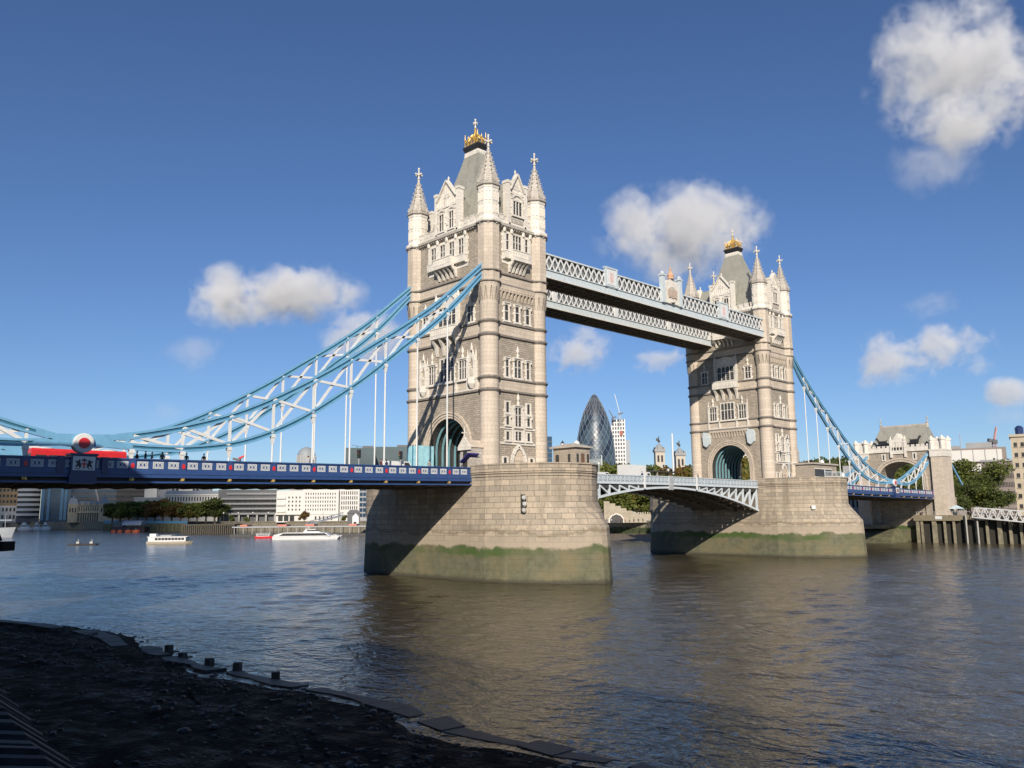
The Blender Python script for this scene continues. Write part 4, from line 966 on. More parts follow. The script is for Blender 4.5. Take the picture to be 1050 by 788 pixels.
for i, (y, off, hh, lab) in enumerate([(-40.5, .4, .55, 'leftmost timber stub at the bend of the shore'), (-43.5, .2, .4, 'low timber stub second along the shore'), (-47.5, .1, .5, 'timber stub third along the shore'), (-50.5, -.1, .55, 'timber stub fourth along the shore, in the shallows'), (-54.5, -.2, .45, 'rightmost timber stub at the water line')]):
    x = shore_x(y) - off; o = empty('timber_stub', (x, y, shore_z(x, y)), rnd.random(), lab, 'timber post', 'timber stubs along the water line')
    m = MB(); m.loft([[(a * .22 * (1 - .1 * z), b * .22, z) for a, b in ((-1, -1), (1, -.9), (.9, 1), (-1, 1))] for z in (-.5, 0, hh)]); m.build('post', WOOD, o)
    m = MB(); m.loft([[(a * .6, b * .35, z) for a, b in ((-1, -1), (1, -.9), (.9, 1), (-1, 1))] for z in (-.3, .12)]); m.build('packing_stone', SLAB, o)
# boulders
for i in range(14):
    y = rnd.uniform(-84, -30); x = shore_x(y) - rnd.uniform(1.5, 11); o = empty('boulder', (x, y, shore_z(x, y)), rnd.random() * 6, None, 'stone', 'loose stones lying on the dark foreshore')
    o['label'] = 'dark loose stone lying on the shaded shingle foreshore'
    m = MB(); n = 7; r = rnd.uniform(.14, .27)
    m.loft([[(r * q * (1 + rnd.uniform(-.15, .15)) * math.cos(t * 6.283 / n) * 1.3, r * q * (1 + rnd.uniform(-.15, .15)) * math.sin(t * 6.283 / n), z * r) for t in range(n)] for q, z in ((1, -.4), (1.05, .15), (.75, .55), (.3, .72))]); m.build('stone', PEB, o)
for i, (y, dx, L, a, lab) in enumerate([(-60, 7, 7, .5, 'half sunken timber beam lying across the dark shingle, farther one'), (-72, 8, 9, .35, 'half sunken timber beam lying across the dark shingle, nearer one')]):
    x = shore_x(y) - dx; o = empty('driftwood_beam', (x, y, shore_z(x, y) + .08), a + .8, lab, 'timber beam', 'old timbers on the foreshore'); m = MB(); m.box(-L / 2, L / 2, -.15, .15, -.3, .0); m.build('beam', SHING, o)
    m = MB()
    for k in range(3): m.box(-L / 2 + 1 + k * 2.6, -L / 2 + 1.12 + k * 2.6, -.06, .06, .0, .05)
    m.build('iron_bolts', DARK, o)
# ribbed timber slipway at the lower left and the south river wall
o = empty('slipway', (-123.3, -60, 0), -.1, 'dark ribbed timber slipway at the lower left corner of the picture', 'slipway')
m = MB(); m.prism([(-9.0, 4.2), (-9.0, -1), (3.6, -1), (3.6, .9), (2.2, 2.0)], -32, 32); m.build('ramp', WOOD, o)
m = MB()
for k in range(52):
    y = -31 + k * 1.2
    m.loft([[(x, y + dy, z + dz) for x, z in ((-8.9, 4.26), (2.2, 2.02), (3.64, .9))] + [(x, y + dy, z - .4) for x, z in ((3.5, .9), (2.2, 1.9), (-8.9, 4.1))] for dy, dz in ((0, .0), (.16, .1 + .05 * (k % 3)), (.5 + .1 * ((k * 7) % 4), .1 + .04 * ((k * 5) % 3)), (.86, .0))])
m.build('plank_ribs', WOODW, o)
m = MB(); m.box(-900, -131.8, -700, 900, 1, 7.4); m.box(-132.4, -131.8, -700, 900, 7.4, 7.5); tag(m.build('promenade', GROUND), kind='structure')
m = MB(); m.box(-131.8, -131.3, -700, 900, -2, 7.55); m.box(-131.9, -131.2, -700, 900, 7.55, 7.75); tag(m.build('river_wall', QUAY), 'south bank river wall below the promenade', 'wall')

# warehouses on the south bank, behind and left of the camera: they shade the foreshore
BRK = stone('stock_brick', (.28, .18, .11), (.22, .14, .09), (.3, .27, .22), .24, .08, .01, .3)
def simple_building(name, x0, x1, y0, y1, z0, z1, m_, label, cat, storeys, nwin):
    o = empty(name, ((x0 + x1) / 2, (y0 + y1) / 2, z0), 0, label, cat); cx, cy = (x0 + x1) / 2, (y0 + y1) / 2
    a, b, h = (x1 - x0) / 2, (y1 - y0) / 2, z1 - z0
    m = MB(); m.box(-a, a, -b, b, 0, h); m.build('wall', m_, o)
    m = MB(); m.box(-a - .4, a + .4, -b - .4, b + .4, h, h + .7); m.build('parapet', PORT, o)
    wm = MB(); wm.box(-.02, .18, -.8, .8, 0, 2.0); wsrc = wm.mesh('window', PORT); pm = MB(); pm.box(.18, .2, -.66, .66, .12, 1.88); psrc = pm.mesh('pane', GLASS)
    for s in range(storeys):
        for k in range(nwin):
            w_ = bpy.data.objects.new('window', wsrc); COL.objects.link(w_); w_.parent = o; w_.location = (a, -b + (k + .5) * 2 * b / nwin, 1.2 + s * (h - 1) / storeys)
            p_ = bpy.data.objects.new('pane', psrc); COL.objects.link(p_); p_.parent = w_
    return o
simple_building('warehouse', -165, -143, -190, -86, 7.4, 33, BRK, 'brick warehouse on the south bank behind the camera', 'warehouse', 6, 14)
simple_building('warehouse', -165, -141, -82, -60, 7.4, 31, BRK, 'narrow brick warehouse beside the south end of the bridge', 'warehouse', 5, 5)
simple_building('brewery', -141.0, -131.5, -45.0, -39.5, 7.4, 36.6, BRK, 'tall brick brewery tower next to the bridge approach', 'brewery', 6, 3)
# ------------------------------------------------------------------ far buildings
def facade(name, u0, u1, vt, d, label, cat, m_, wall_d=18, turn=0.0, base=5.6, group=None):
    """block whose front stands square to the view (plus turn); local x right, -y to the river"""
    az = math.atan(((u0 + u1) / 2 - 525) / 864.6); c = at((u0 + u1) / 2, d); wd = (u1 - u0) * d / 864.6 * math.cos(az); h = zz((u0 + u1) / 2, vt, d) - base
    o = empty(name, (c.x, c.y, base), RZV - az + turn, label, cat, group)
    m = MB(); m.box(-wd / 2, wd / 2, 0, wall_d, 0, h); m.build('wall', m_, o)
    return o, wd, h
def win_grid(o, x0, x1, z0, z1, nx, nz, fw=.55, fh=.6, frame=None, glass=None, y=0.0, cap=100):
    """one window part per opening; past the cap the rest is one part"""
    cw, ch = (x1 - x0) / nx, (z1 - z0) / nz; w_, h_ = cw * fw, ch * fh
    glass = glass or GLASS
    a = MB(); a.box(-w_ / 2, w_ / 2, -.06, .1, 0, h_)
    if frame:
        pass
    me = a.mesh('window', glass); s = MB(); s.box(-w_ / 2 - .15, w_ / 2 + .15, -.3, .0, -.22, -.02); sill = s.mesh('sill', frame) if frame else None
    n = 0; rest = MB()
    for r in range(nz):
        for k in range(nx):
            x, z = x0 + (k + .5) * cw, z0 + r * ch + ch * (1 - fh) / 2
            if n >= cap: rest.box(x - w_ / 2, x + w_ / 2, y - .06, y + .1, z, z + h_); continue
            q = bpy.data.objects.new('window', me); COL.objects.link(q); q.parent = o; q.location = (x, y, z); n += 1
            if sill: t = bpy.data.objects.new('sill', sill); COL.objects.link(t); t.parent = q
    if rest.v: tag(rest.build('windows', glass, o), kind='stuff')
def bands(o, wd, h, n, z0=1.0, z1=None, mw=None, proud=.7, glass=None, depth=18, frac=.5):
    """storeys: pale spandrels proud of strips of glass"""
    z1 = z1 or h; st = (z1 - z0) / n
    for k in range(n):
        m = MB(); m.box(-wd / 2 - proud, wd / 2 + proud, -proud, depth + proud, z0 + k * st, z0 + k * st + st * frac); m.build('spandrel', mw, o)
        g = MB(); g.box(-wd / 2 + .1, wd / 2 - .1, -.08, .02, z0 + k * st + st * frac, z0 + (k + 1) * st)
        for j in range(int(wd / 3)): pass
        g.build('window_band', glass or GLASS, o)
CREAM = mat('cream_render', (.62, .58, .50), .8, var=.06, vscale=.1)
WSTONE = mat('white_cladding', (.54, .52, .48), .7, var=.05, vscale=.1)
YSTONE = mat('yellow_stone', (.42, .35, .23), .85, var=.15, vscale=.3)
OCHRE = mat('ochre_panel', (.33, .22, .11), .8)
DGREY = mat('dark_cladding', (.09, .09, .095), .6, var=.2, vscale=.1)
MGREY = mat('grey_cladding', (.26, .26, .26), .7, var=.12, vscale=.1)
BROWN = mat('brown_cladding', (.20, .165, .145), .8, var=.15, vscale=.2)
BEIGE = mat('beige_brick', (.40, .34, .25), .85, var=.12, vscale=.3)
GREEN_ROOF = mat('lead_roof', (.24, .26, .27), .6)

o, wd, h = facade('office_block', -14, 16, 497, 760, 'ochre gridded office block at the far left edge under the bridge deck', 'building', OCHRE)
win_grid(o, -wd / 2 + 1, wd / 2 - 1, h * .5, h - 1, 7, 3, .6, .5, WSTONE); m = MB(); m.box(-wd / 2 - .3, wd / 2 + .3, -.6, 8, 0, h * .47); q = m.build('plinth_front', WSTONE, o); win_grid(o, -wd / 2 + 1, wd / 2 - 1, 2, h * .46, 7, 2, .5, .5, None, None, -.65)
o, wd, h = facade('curved_office', 15, 39, 497, 745, 'pale office with wide curved balcony bands, left of the dark glass block', 'building', DGREY)
z1 = h; n = 6
for k in range(n):
    z0 = 6 + (h - 6) * k / n; m = MB(); pts = [(-wd / 2 + wd * i / 12, -1.2 - 3.2 * math.sin(math.pi * i / 12) ** .8) for i in range(13)]
    m.loft([[(x, y, z) for x, y in pts] + [(wd / 2, 12, z), (-wd / 2, 12, z)] for z in (z0, z0 + (h - 6) / n * .5)]); m.build('balcony_band', WSTONE, o)
    g = MB(); g.loft([[(x, y + .9, z) for x, y in pts] + [(wd / 2, 12, z), (-wd / 2, 12, z)] for z in (z0 + (h - 6) / n * .5, z0 + (h - 6) / n)]); g.build('window_band', GLASS, o)
o, wd, h = facade('glass_office', 39.5, 70, 488, 740, 'dark blue glass office block between the banded office and the yellow stone hall', 'building', BGLASS)
for x in (-.46, -.27, .18, .31): m = MB(); m.box(wd * x - .5, wd * x + 1.6, -.8, -.0, 2, h); m.build('glass_fin', mat('fin_glass', (.10, .20, .30), .2), o)
for k in range(8): m = MB(); m.box(-wd / 2, wd / 2, -.2, .02, 3 + k * (h - 3) / 8, 3.5 + k * (h - 3) / 8); m.build('floor_edge', DGREY, o)
o, wd, h = facade('market_hall', 68, 110, 516.5, 715, 'yellow stone market hall with a domed pavilion at each end', 'hall', YSTONE, 25)
m = MB(); m.loft([[(-wd / 2 + 5, 1, h), (wd / 2 - 5, 1, h), (wd / 2 - 5, 24, h), (-wd / 2 + 5, 24, h)], [(-wd / 2 + 6, 6, h + 3.4), (wd / 2 - 6, 6, h + 3.4), (wd / 2 - 6, 19, h + 3.4), (-wd / 2 + 6, 19, h + 3.4)]]); m.build('roof', GREEN_ROOF, o)
for k in range(5): m = MB(); x = -wd * .28 + k * wd * .14; m.prism([(x - .9, h), (x + .9, h), (x + .9, h + 1.6), (x, h + 2.6), (x - .9, h + 1.6)], .2, 5); m.build('dormer', YSTONE, o)
for sx in (-1, 1):
    m = MB(); x = sx * (wd / 2 - 3.6); m.box(x - 3.6, x + 3.6, -1.0, 10, 0, h + .8); p = m.build('pavilion', YSTONE, o)
    m = MB(); m.loft([[(x + a * r, 4.5 + b * r * 1.3, z) for a, b in ((-1, -1), (1, -1), (1, 1), (-1, 1))] for r, z in ((3.5, h + .8), (3.3, h + 3), (2.4, h + 5.2), (1.0, h + 6.4))]); m.lathe([(.5, h + 6.4), (.15, h + 8.2), (.4, h + 8.5), (.02, h + 9)], 8, (x, 4.5)); m.build('dome', GREEN_ROOF, p)
    for k in range(3): m = MB(); m.box(x - 2.5 + k * 2, x - 1.5 + k * 2, -1.06, -.9, h * .55, h * .85); m.build('window', GLASS, o)
win_grid(o, -wd / 2 + 7.6, wd / 2 - 7.6, .5, h * .52, 9, 1, .6, .95, None, None, 0); win_grid(o, -wd / 2 + 7.6, wd / 2 - 7.6, h * .6, h * .95, 9, 1, .4, .6, YSTONE)
m = MB(); m.box(-wd / 2 - .2, wd / 2 + .2, -1.2, .05, h * .53, h * .58); m.box(-wd / 2 - .2, wd / 2 + .2, -1.3, .05, h * .97, h * 1.0 + .3); m.build('cornice', YSTONE, o)
o, wd, h = facade('dark_office', 66, 118, 482, 800, 'dark glass slab behind the domed stone hall', 'building', DGREY); m = MB(); m.bar((-wd * .05, -1, h), (wd * .22, -1, 6), 1.4, 1.0, (0, 1, 0)); m.build('diagonal_brace', MGREY, o)
for k in range(9): m = MB(); m.box(-wd / 2 + .3, wd / 2 - .3, -.12, .02, 3 + k * h / 9.5, 3 + k * h / 9.5 + 2.2); m.build('window_band', BGLASS, o)
o, wd, h = facade('brown_office', 117, 148, 483, 790, 'brownish black office slab above the row of trees', 'building', mat('dark_brown', (.05, .042, .038), .6))
for k in range(9): m = MB(); m.box(-wd / 2 + .3, wd / 2 - .3, -.12, .02, 3 + k * h / 9.5, 3 + k * h / 9.5 + 1.8); m.build('window_band', GLASS, o)
o, wd, h = facade('customs_house', 136, 232, 509.5, 640, 'long low pale stone building half hidden behind the row of trees', 'building', mat('grey_stone', (.40, .38, .34), .85), 22)
m = MB(); m.box(-wd * .18, wd / 2, -1.5, 14, 0, h + 2.2); q = m.build('raised_wing', mat('pale_stone', (.47, .45, .40), .85), o); m = MB(); m.box(-wd * .18 - .5, wd / 2 + .5, -2, 14.5, h + 2.2, h + 2.9); m.build('cornice', CREAM, q)
m = MB(); m.loft([[(-wd * .18, -.5, h + 2.9), (wd / 2, -.5, h + 2.9), (wd / 2, 13, h + 2.9), (-wd * .18, 13, h + 2.9)], [(-wd * .16, 3, h + 5.6), (wd / 2 - 2, 3, h + 5.6), (wd / 2 - 2, 10, h + 5.6), (-wd * .16, 10, h + 5.6)]]); m.build('roof', GREEN_ROOF, o)
win_grid(o, -wd * .17, wd / 2 - 1, h - 3.0, h + 1.6, 22, 1, .45, .7, CREAM, None, -1.5)
m = MB(); m.box(-wd / 2 - .3, -wd * .18, -.4, 20, h, h + .5); m.build('parapet', CREAM, o)
o, wd, h = facade('city_block', 146, 216, 494, 720, 'pale jumbled roofs of city blocks rising behind the long stone building', 'building', MGREY); 
for k, (a, b, e) in enumerate(((-.5, -.32, 3), (-.28, -.1, 1), (.0, .2, 2.5), (.3, .48, 1.5))): m = MB(); m.box(wd * a, wd * b, -1, 12, h * .6, h + e); m.build('roof_house', CREAM if k % 2 == 0 else MGREY, o)
win_grid(o, -wd / 2 + 1, wd / 2 - 1, h * .5, h - .5, 16, 2, .6, .5)
# terraced dark office
o, wd, h = facade('terraced_office', 222, 284, 501, 575, 'dark terraced office with grey concrete bands, left of the white riverside building', 'building', DGREY, 22)
for k in range(5):
    z = 5.0 + k * (h - 5) / 5; ins = (0, 0, 0, .06, .16)[k]
    m = MB(); m.box(-wd / 2 + wd * ins - 1.0, wd / 2 + .6, -3.2 + k * .55, 20, z, z + 1.25); m.build('concrete_band', mat('concrete_band', (.24, .24, .235), .8), o) if k == 0 else m.build('concrete_band', bpy.data.materials['concrete_band'], o)
    g = MB(); g.box(-wd / 2 + wd * ins, wd / 2, -1.6 + k * .55, 18, z + 1.25, z + (h - 5) / 5 - .003); g.build('window_band', GLASS, o)
for k in range(7): m = MB(); x = -wd / 2 + 2 + k * (wd - 4) / 6; m.box(x - .6, x + .6, -2.6, -1.4, 0, 5.0); m.build('column', CONC, o)
# white riverside building
o, wd, h = facade('white_building', 282, 346, 502, 520, 'big white riverside building with rows of narrow windows behind the catamaran', 'building', WSTONE, 26, base=5.6)
m = MB(); m.box(-wd / 2 + wd * .42, wd / 2, -1.2, 26, 0, h + .6); m.build('bright_front', WSTONE, o); m = MB(); m.box(-wd / 2 - .4, wd / 2 + .4, -1.6, 26, 4.6, 5.3); m.build('string_course', CREAM, o)
win_grid(o, -wd / 2 + wd * .45, wd / 2 - 1.5, 6.4, h - .8, 13, 5, .36, .5, None, None, -1.2)
win_grid(o, -wd / 2 + wd * .17, -wd / 2 + wd * .40, 6.4, h - 3, 4, 4, .36, .46)
for k in range(3): m = MB(); m.box(-wd / 2 + .2, -wd / 2 + wd * .14, -.9, 0, 6 + k * 4.1, 7.2 + k * 4.1); m.build('balcony', WSTONE, o)
win_grid(o, -wd / 2 + 1, -wd / 2 + wd * .3, .4, 4.2, 3, 1, .8, .85); win_grid(o, wd * .1, wd * .42, .8, 3.8, 5, 1, .4, .8, None, None, -1.2)
for k, (a, b, e) in enumerate(((-.3, -.12, 2.2), (.02, .14, 1.4), (.2, .42, 2.6))): m = MB(); m.box(wd * a, wd * b, 5, 16, h, h + e); m.build('plant_room', MGREY, o)
o, wd, h = facade('white_wing', 346.5, 367, 501, 528, 'narrower white wing at the right end of the riverside building', 'building', WSTONE, 20, turn=.12)
win_grid(o, -wd / 2 + .8, wd / 2 - .8, 7, h - .6, 8, 4, .42, .68)
o, wd, h = facade('glass_grid_office', 366.5, 385, 497, 600, 'grey gridded glass office peeping out left of the nearer pier', 'building', MGREY)
win_grid(o, -wd / 2 + .4, wd / 2 - .4, 2, h - .6, 5, 6, .85, .7, None, BGLASS)
# domed and glass blocks above the deck
o, wd, h = facade('domed_station_tower', 301.5, 321, 466, 700, 'rounded grey domed tower rising just above the blue deck', 'tower', MGREY, 12)
m = MB(); m.lathe([(wd / 2, h - 6), (wd * .5, h), (wd * .47, h + 2.5), (wd * .36, h + 5.5), (wd * .2, h + 7.2), (.3, h + 8)], 20, (0, 6)); m.build('dome', GREEN_ROOF, o, True)
m = MB()
for k in range(20): a = 2 * math.pi * k / 20; m.box(wd * .5 * math.cos(a) - .4, wd * .5 * math.cos(a) + .4, 6 + wd * .5 * math.sin(a) - .4, 6 + wd * .5 * math.sin(a) + .4, h - 6, h + .6)
m.build('colonnade', CONC, o); m = MB(); m.tube((0, 6, h + 8), (0, 6, h + 11), .15); m.build('mast', GREY, o)
TG = mat('teal_glass', (.055, .08, .085), .3, var=.2, vscale=.05)
for u0, u1, vt, d, lab in ((352, 381, 457.5, 620, 'left one of the two dark teal glass blocks behind the hangers'), (381.5, 421, 456.5, 650, 'right one of the two dark teal glass blocks, touching the tower edge')):
    o, wd, h = facade('glass_block', u0, u1, vt, d, lab, 'building', TG, 24, group='dark teal glass blocks beyond the deck')
    for k in range(12): m = MB(); m.box(-wd / 2, wd / 2, -.15, .01, 2 + k * (h - 2) / 12, 2.3 + k * (h - 2) / 12); m.build('floor_edge', DGREY, o)
    m = MB(); m.box(wd * .1, wd / 2 - .2, 2, 16, h, h + 1.6); m.build('plant_room', DGREY, o)
    if u0 < 370: m = MB(); m.bar((-wd * .3, 3, h + 2.4), (wd * .4, 3, h - .5), .3, .3); m.tube((-wd * .1, 3, h), (-wd * .1, 3, h + 1.8), .2); m.build('cleaning_crane', DARK, o)
o, wd, h = facade('glass_tower', 557, 566, 446, 900, 'slim dark glass tower just right of the nearer bridge tower', 'tower', BGLASS, 20)
for k in range(14): m = MB(); m.box(-wd / 2 - .1, wd / 2 + .1, -.25, .01, 3 + k * (h - 3) / 14, 3.8 + k * (h - 3) / 14); m.build('floor_edge', DGREY, o)
m = MB(); m.box(wd * .1, wd * .62, 1, 18, 0, h * .62); m.build('lower_block', BGLASS, o)
# egg-shaped glass tower
def egg():
    d = 1190; c = at(611, d); o = empty('egg_shaped_tower', (c.x, c.y, 5.6), 0, 'egg shaped glass skyscraper with spiralling dark bands', 'skyscraper')
    H = zz(611, 400.5, d) - 5.6; prof = [(0, 23.5), (.1, 25.3), (.25, 27.6), (.4, 28.3), (.52, 27.6), (.64, 25.2), (.75, 21.2), (.84, 16.2), (.91, 10.8), (.96, 6.2), (.99, 2.4), (1.0, .3)]
    NS = 36; ZS = 48; m = MB()
    rz = lambda t: float(np.interp(t, [a for a, b in prof], [b for a, b in prof]))
    idx = [m.pts([(rz(j / ZS) * math.cos(2 * math.pi * (i + j * .5) / NS), rz(j / ZS) * math.sin(2 * math.pi * (i + j * .5) / NS), H * j / ZS) for i in range(NS)]) for j in range(ZS + 1)]
    for j in range(ZS):
        for i in range(NS):
            k = (i + 1) % NS; top = j / ZS > .8
            s1 = ((i + j * 0) % 6 in (0, 1)); s = 2 if top else (1 if s1 else 0)
            m.m = s; m.face((idx[j] + i, idx[j] + k, idx[j + 1] + k, idx[j + 1] + i) if 0 else (idx[j] + i, idx[j] + k, idx[j + 1] + i)); m.face((idx[j] + k, idx[j + 1] + k, idx[j + 1] + i))
    m.build('glazing', [mat('pale_facet_glass', (.045, .07, .095), .4, var=.6, vscale=.12), mat('dark_facet_glass', (.018, .03, .05), .35, var=.4, vscale=.12), mat('cap_glass', (.035, .04, .055), .4, var=.4)], o)
    m = MB()                                      # white diagrid
    for i in range(0, NS, 2):
        for sg in (-1, 1):
            for j in range(0, ZS - 1, 2):
                f = lambda jj: 2 * math.pi * (i + sg * jj * .5) / NS
                a, b = rz(j / ZS) + .15, rz((j + 2) / ZS) + .15
                m.bar((a * math.cos(f(j)), a * math.sin(f(j)), H * j / ZS), (b * math.cos(f(j + 2)), b * math.sin(f(j + 2)), H * (j + 2) / ZS), .34, .3)
    m.build('diagrid', mat('diagrid_white', (.20, .235, .26), .4), o)
egg()
# tower under construction, cranes
o, wd, h = facade('tower_under_construction', 628.5, 642, 428, 1250, 'white gridded tower under construction right of the egg shaped tower', 'skyscraper', DGREY, 22)
for k in range(24): m = MB(); m.box(-wd / 2 - .5, wd / 2 + .5, -.9, 0, 2 + k * (h - 2) / 24, 3.9 + k * (h - 2) / 24); m.build('floor_slab', WHITE, o)
for k in range(6): m = MB(); x = -wd / 2 + k * wd / 5; m.box(x - .7, x + .7, -1.1, 0, 0, h); m.build('column', WHITE, o)
m = MB(); m.box(wd * .1, wd * .34, -1.6, -.5, h * .83, h * .88); m.build('red_hoist', mat('rusty_red', (.32, .10, .08), .7), o)
m = MB(); m.box(wd / 2 + .5, wd / 2 + 7, 2, 18, 0, h * .78); m.build('core_tower', mat('core_concrete', (.3, .32, .35), .8), o); m = MB(); m.box(wd / 2 - 3, wd / 2 + 10, 0, 16, h * .42, h * .45); m.build('working_deck', DGREY, o)
def crane(u, vb, vt, uj, vj, d, lab, col, group=None):
    b = at(u, d); o = empty('tower_crane', (b.x, b.y, zz(u, vb, d)), RZV, lab, 'crane', group); H = zz(u, vt, d) - zz(u, vb, d); k = d / 864.6
    m = MB(); w_ = .9 * max(1, d / 900)
    for a in (-1, 1):
        for c in (-1, 1): m.bar((a * w_, c * w_, 0), (a * w_, c * w_, H), .35, .35)
    n = max(4, int(H / 4))
    for i in range(n): m.bar((-w_, -w_, H * i / n), (w_, -w_, H * (i + 1) / n), .25, .25); m.bar((w_, w_, H * i / n), (-w_, w_, H * (i + 1) / n), .25, .25)
    m.build('mast', col, o)
    jx, jz = (uj - u) * k, H + zz(u, vj, d) - zz(u, vt, d)
    m = MB(); m.bar((0, -.6, H), (jx, -.3, jz), .7, .7); m.bar((0, .6, H), (jx, .3, jz), .7, .7); m.bar((0, 0, H + 1.6), (jx, 0, jz + .4), .6, .6)
    for i in range(10): t = i / 10; m.bar((jx * t, -.5, H + (jz - H) * t), (jx * (t + .05), 0, H + 1.5 * (1 - t) + (jz - H) * (t + .05)), .22, .22)
    m.build('jib', col, o)
    m = MB(); m.bar((0, 0, H), (-jx * .3 - (3 if jx > 0 else -3), 0, H + 1), 2, 1.8); m.box(-1.4, 1.4, -1.4, 1.4, H - 1.5, H + 1); m.build('counterweight_and_cab', DGREY, o)
CW = mat('crane_white', (.5, .52, .54), .5)
crane(637, 430, 422, 632.5, 401, 1235, 'pale crane leaning above the white tower under construction', CW, 'tower cranes on the skyline'); crane(630, 430, 426, 626, 418, 1240, 'small dark crane at the left corner of the tower under construction', DGREY, 'tower cranes on the skyline')
crane(1025, 462, 452, 1028.5, 437.5, 520, 'red and white crane above the offices at the far right', mat('crane_red', (.45, .25, .23), .5), 'tower cranes on the skyline'); crane(241, 474, 470, 246.5, 466, 640, 'tiny red crane jib above the left deck', RED, 'tower cranes on the skyline')
# old castle turrets, flagpole
def turret_bg(u, w_, vb, ve, vt, d, lab):
    c = at(u, d); o = empty('castle_turret', (c.x, c.y, 5.6), RZV, lab, 'castle turret', 'turrets of the old castle'); r = w_ * d / 864.6 / 2; ze = zz(u, ve, d) - 5.6; zt = zz(u, vt, d) - 5.6
    m = MB(); m.box(-r, r, -r, r, 0, ze); m.build('wall', mat('castle_stone', (.45, .40, .33), .9), o)
    m = MB(); m.box(-r - .5, r + .5, -r - .5, r + .5, ze - .8, ze + .6)
    for k in range(4): m.box(-r + k * r * .58, -r + .3 * r + k * r * .58, -r - .5, r + .5, ze + .6, ze + 1.7)
    m.build('battlement', MGREY, o)
    for k in range(2): m = MB(); x = -r * .4 + k * r * .8; m.box(x - .5, x + .5, -r - .06, -r + .2, ze - 6, ze - 2.6); m.build('window', GLASS, o)
    m = MB(); hh = (zt - ze) * .45; m.lathe([(r * .95, ze + .6), (r * .95, ze + hh * .35), (r * .6, ze + hh * .75), (r * .2, ze + hh), (.3, ze + hh * 1.3)], 12); q = m.build('cupola', GREEN_ROOF, o, True)
    m = MB(); m.tube((0, 0, ze + hh * 1.2), (0, 0, zt), .22); m.sphere((0, 0, ze + hh * 1.45), .7, 8, 5); m.box(-1.4, .1, -.08, .08, zt - 2.4, zt - 1.0); m.build('weather_vane', DARK, q)
turret_bg(677, 9.5, 476, 461, 446, 430, 'left one of two castle turrets with grey cupolas, seen beside the flagpole'); turret_bg(698, 9.5, 476, 465, 450.5, 440, 'right one of two castle turrets with grey cupolas, close to the farther tower')
c = at(691, 400); o = empty('flagpole', (c.x, c.y, 5.6), 0, 'tall white flagpole standing between the two castle turrets', 'flagpole'); H = zz(691, 443, 400) - 5.6; m = MB(); m.tube((0, 0, 0), (0, 0, H), .55, .4, 8); m.build('pole', WHITE, o); m = MB(); m.box(-.8, .8, -.8, .8, 0, 1.5); m.build('base', CONC, o)
# fortress walls beyond the lifting span
FORT = stone('fortress_stone', (.40, .35, .27), (.33, .29, .22), (.25, .22, .17), .9, .4, .02, .3)
o, wd, h = facade('fortress_wall', 618, 682, 527, 330, 'pale fortress wall with a low arch below the trees, seen under the lifting span', 'wall', FORT, 3)
for k in range(26): m = MB(); x = -wd / 2 + k * wd / 26; m.box(x, x + wd / 50, 0, .8, h, h + .8); m.build('merlon', FORT, o)
m = MB(); ap_ = [(-2.6, 0), (-2.6, 1.4), (-1.6, 2.7), (0, 3.3), (1.6, 2.7), (2.6, 1.4), (2.6, 0)]; xo = -wd * .30
m.prism([(xo + a, b) for a, b in ap_], -.3, .0); m.build('arch', DARK, o); m = MB()
for (a, b), (c_, d_) in zip(ap_, ap_[1:]): m.bar((xo + a * 1.08, -.3, b * 1.06), (xo + c_ * 1.08, -.3, d_ * 1.06), .5, .5, (0, 1, 0))
m.build('arch_ring', PORT, o)
m = MB()
for k in range(6): m.box(-wd / 2 + k * 2.2, -wd / 2 + 2.2 + k * 2.2, .5, 2.8, h, h + 5.2 - k * .95)
m.build('stepped_wall', FORT, o)
o, wd, h = facade('gate_tower', 611, 622, 507, 345, 'pale fortress tower just right of the nearer pier under the lifting span', 'tower', FORT, 8); win_grid(o, -wd / 2 + .4, wd / 2 - .4, h * .45, h * .8, 2, 1, .3, .6)
m = MB(); m.box(-wd / 2 - .2, wd / 2 + .2, -.3, 8, h, h + .7); m.build('parapet', FORT, o)
# offices seen through the farther arch and at the right edge
o, wd, h = facade('white_office', 752, 790, 458, 330, 'white office seen through the arch of the farther bridge tower', 'building', WSTONE, 20); win_grid(o, -wd / 2 + 1, wd / 2 - 1, h - 8.5, h - .8, 8, 3, .6, .5)
o, wd, h = facade('banded_office', 968, 1036, 459, 430, 'long white banded office behind the big tree at the right', 'building', BROWN, 26)
for k, (a, b) in enumerate(((.66, .76), (.80, .97))): m = MB(); m.box(-wd / 2 + wd * .08, wd / 2 - 2, -1.2, 10, h * a, h * b); m.build('white_band', WSTONE, o)
for k in range(5): m = MB(); x = -wd * .36 + k * wd * .18; m.box(x - .2, x + .2, -1.3, -1.19, h * .8, h * .97); m.build('joint', MGREY, o)
m = MB(); m.box(-wd * .1, wd * .3, 4, 20, h, h + 3); m.box(-wd * .4, -wd * .2, 5, 15, h, h + 1.8); m.build('plant_room', MGREY, o); m = MB(); m.tube((-wd * .18, 6, h), (-wd * .18, 6, h + 8), .2); m.tube((-wd * .45, 6, h), (-wd * .38, 6, h + 7), .15); m.build('aerials', GREY, o)
o, wd, h = facade('brown_office', 1009, 1047, 473, 350, 'brown office with long rows of dark windows right of the big tree', 'building', BROWN, 22)
for k in range(6): m = MB(); z = h - 3.4 - k * 3.6; m.box(-wd / 2 + 2, wd / 2 - .5, -.12, .05, z, z + 1.9); q = m.build('window_band', GLASS, o); m = MB(); [m.box(-wd / 2 + 2 + j * wd / 24, -wd / 2 + 2.25 + j * wd / 24, -.2, .0, z, z + 1.9) for j in range(22)]; m.build('mullions', BROWN, q)
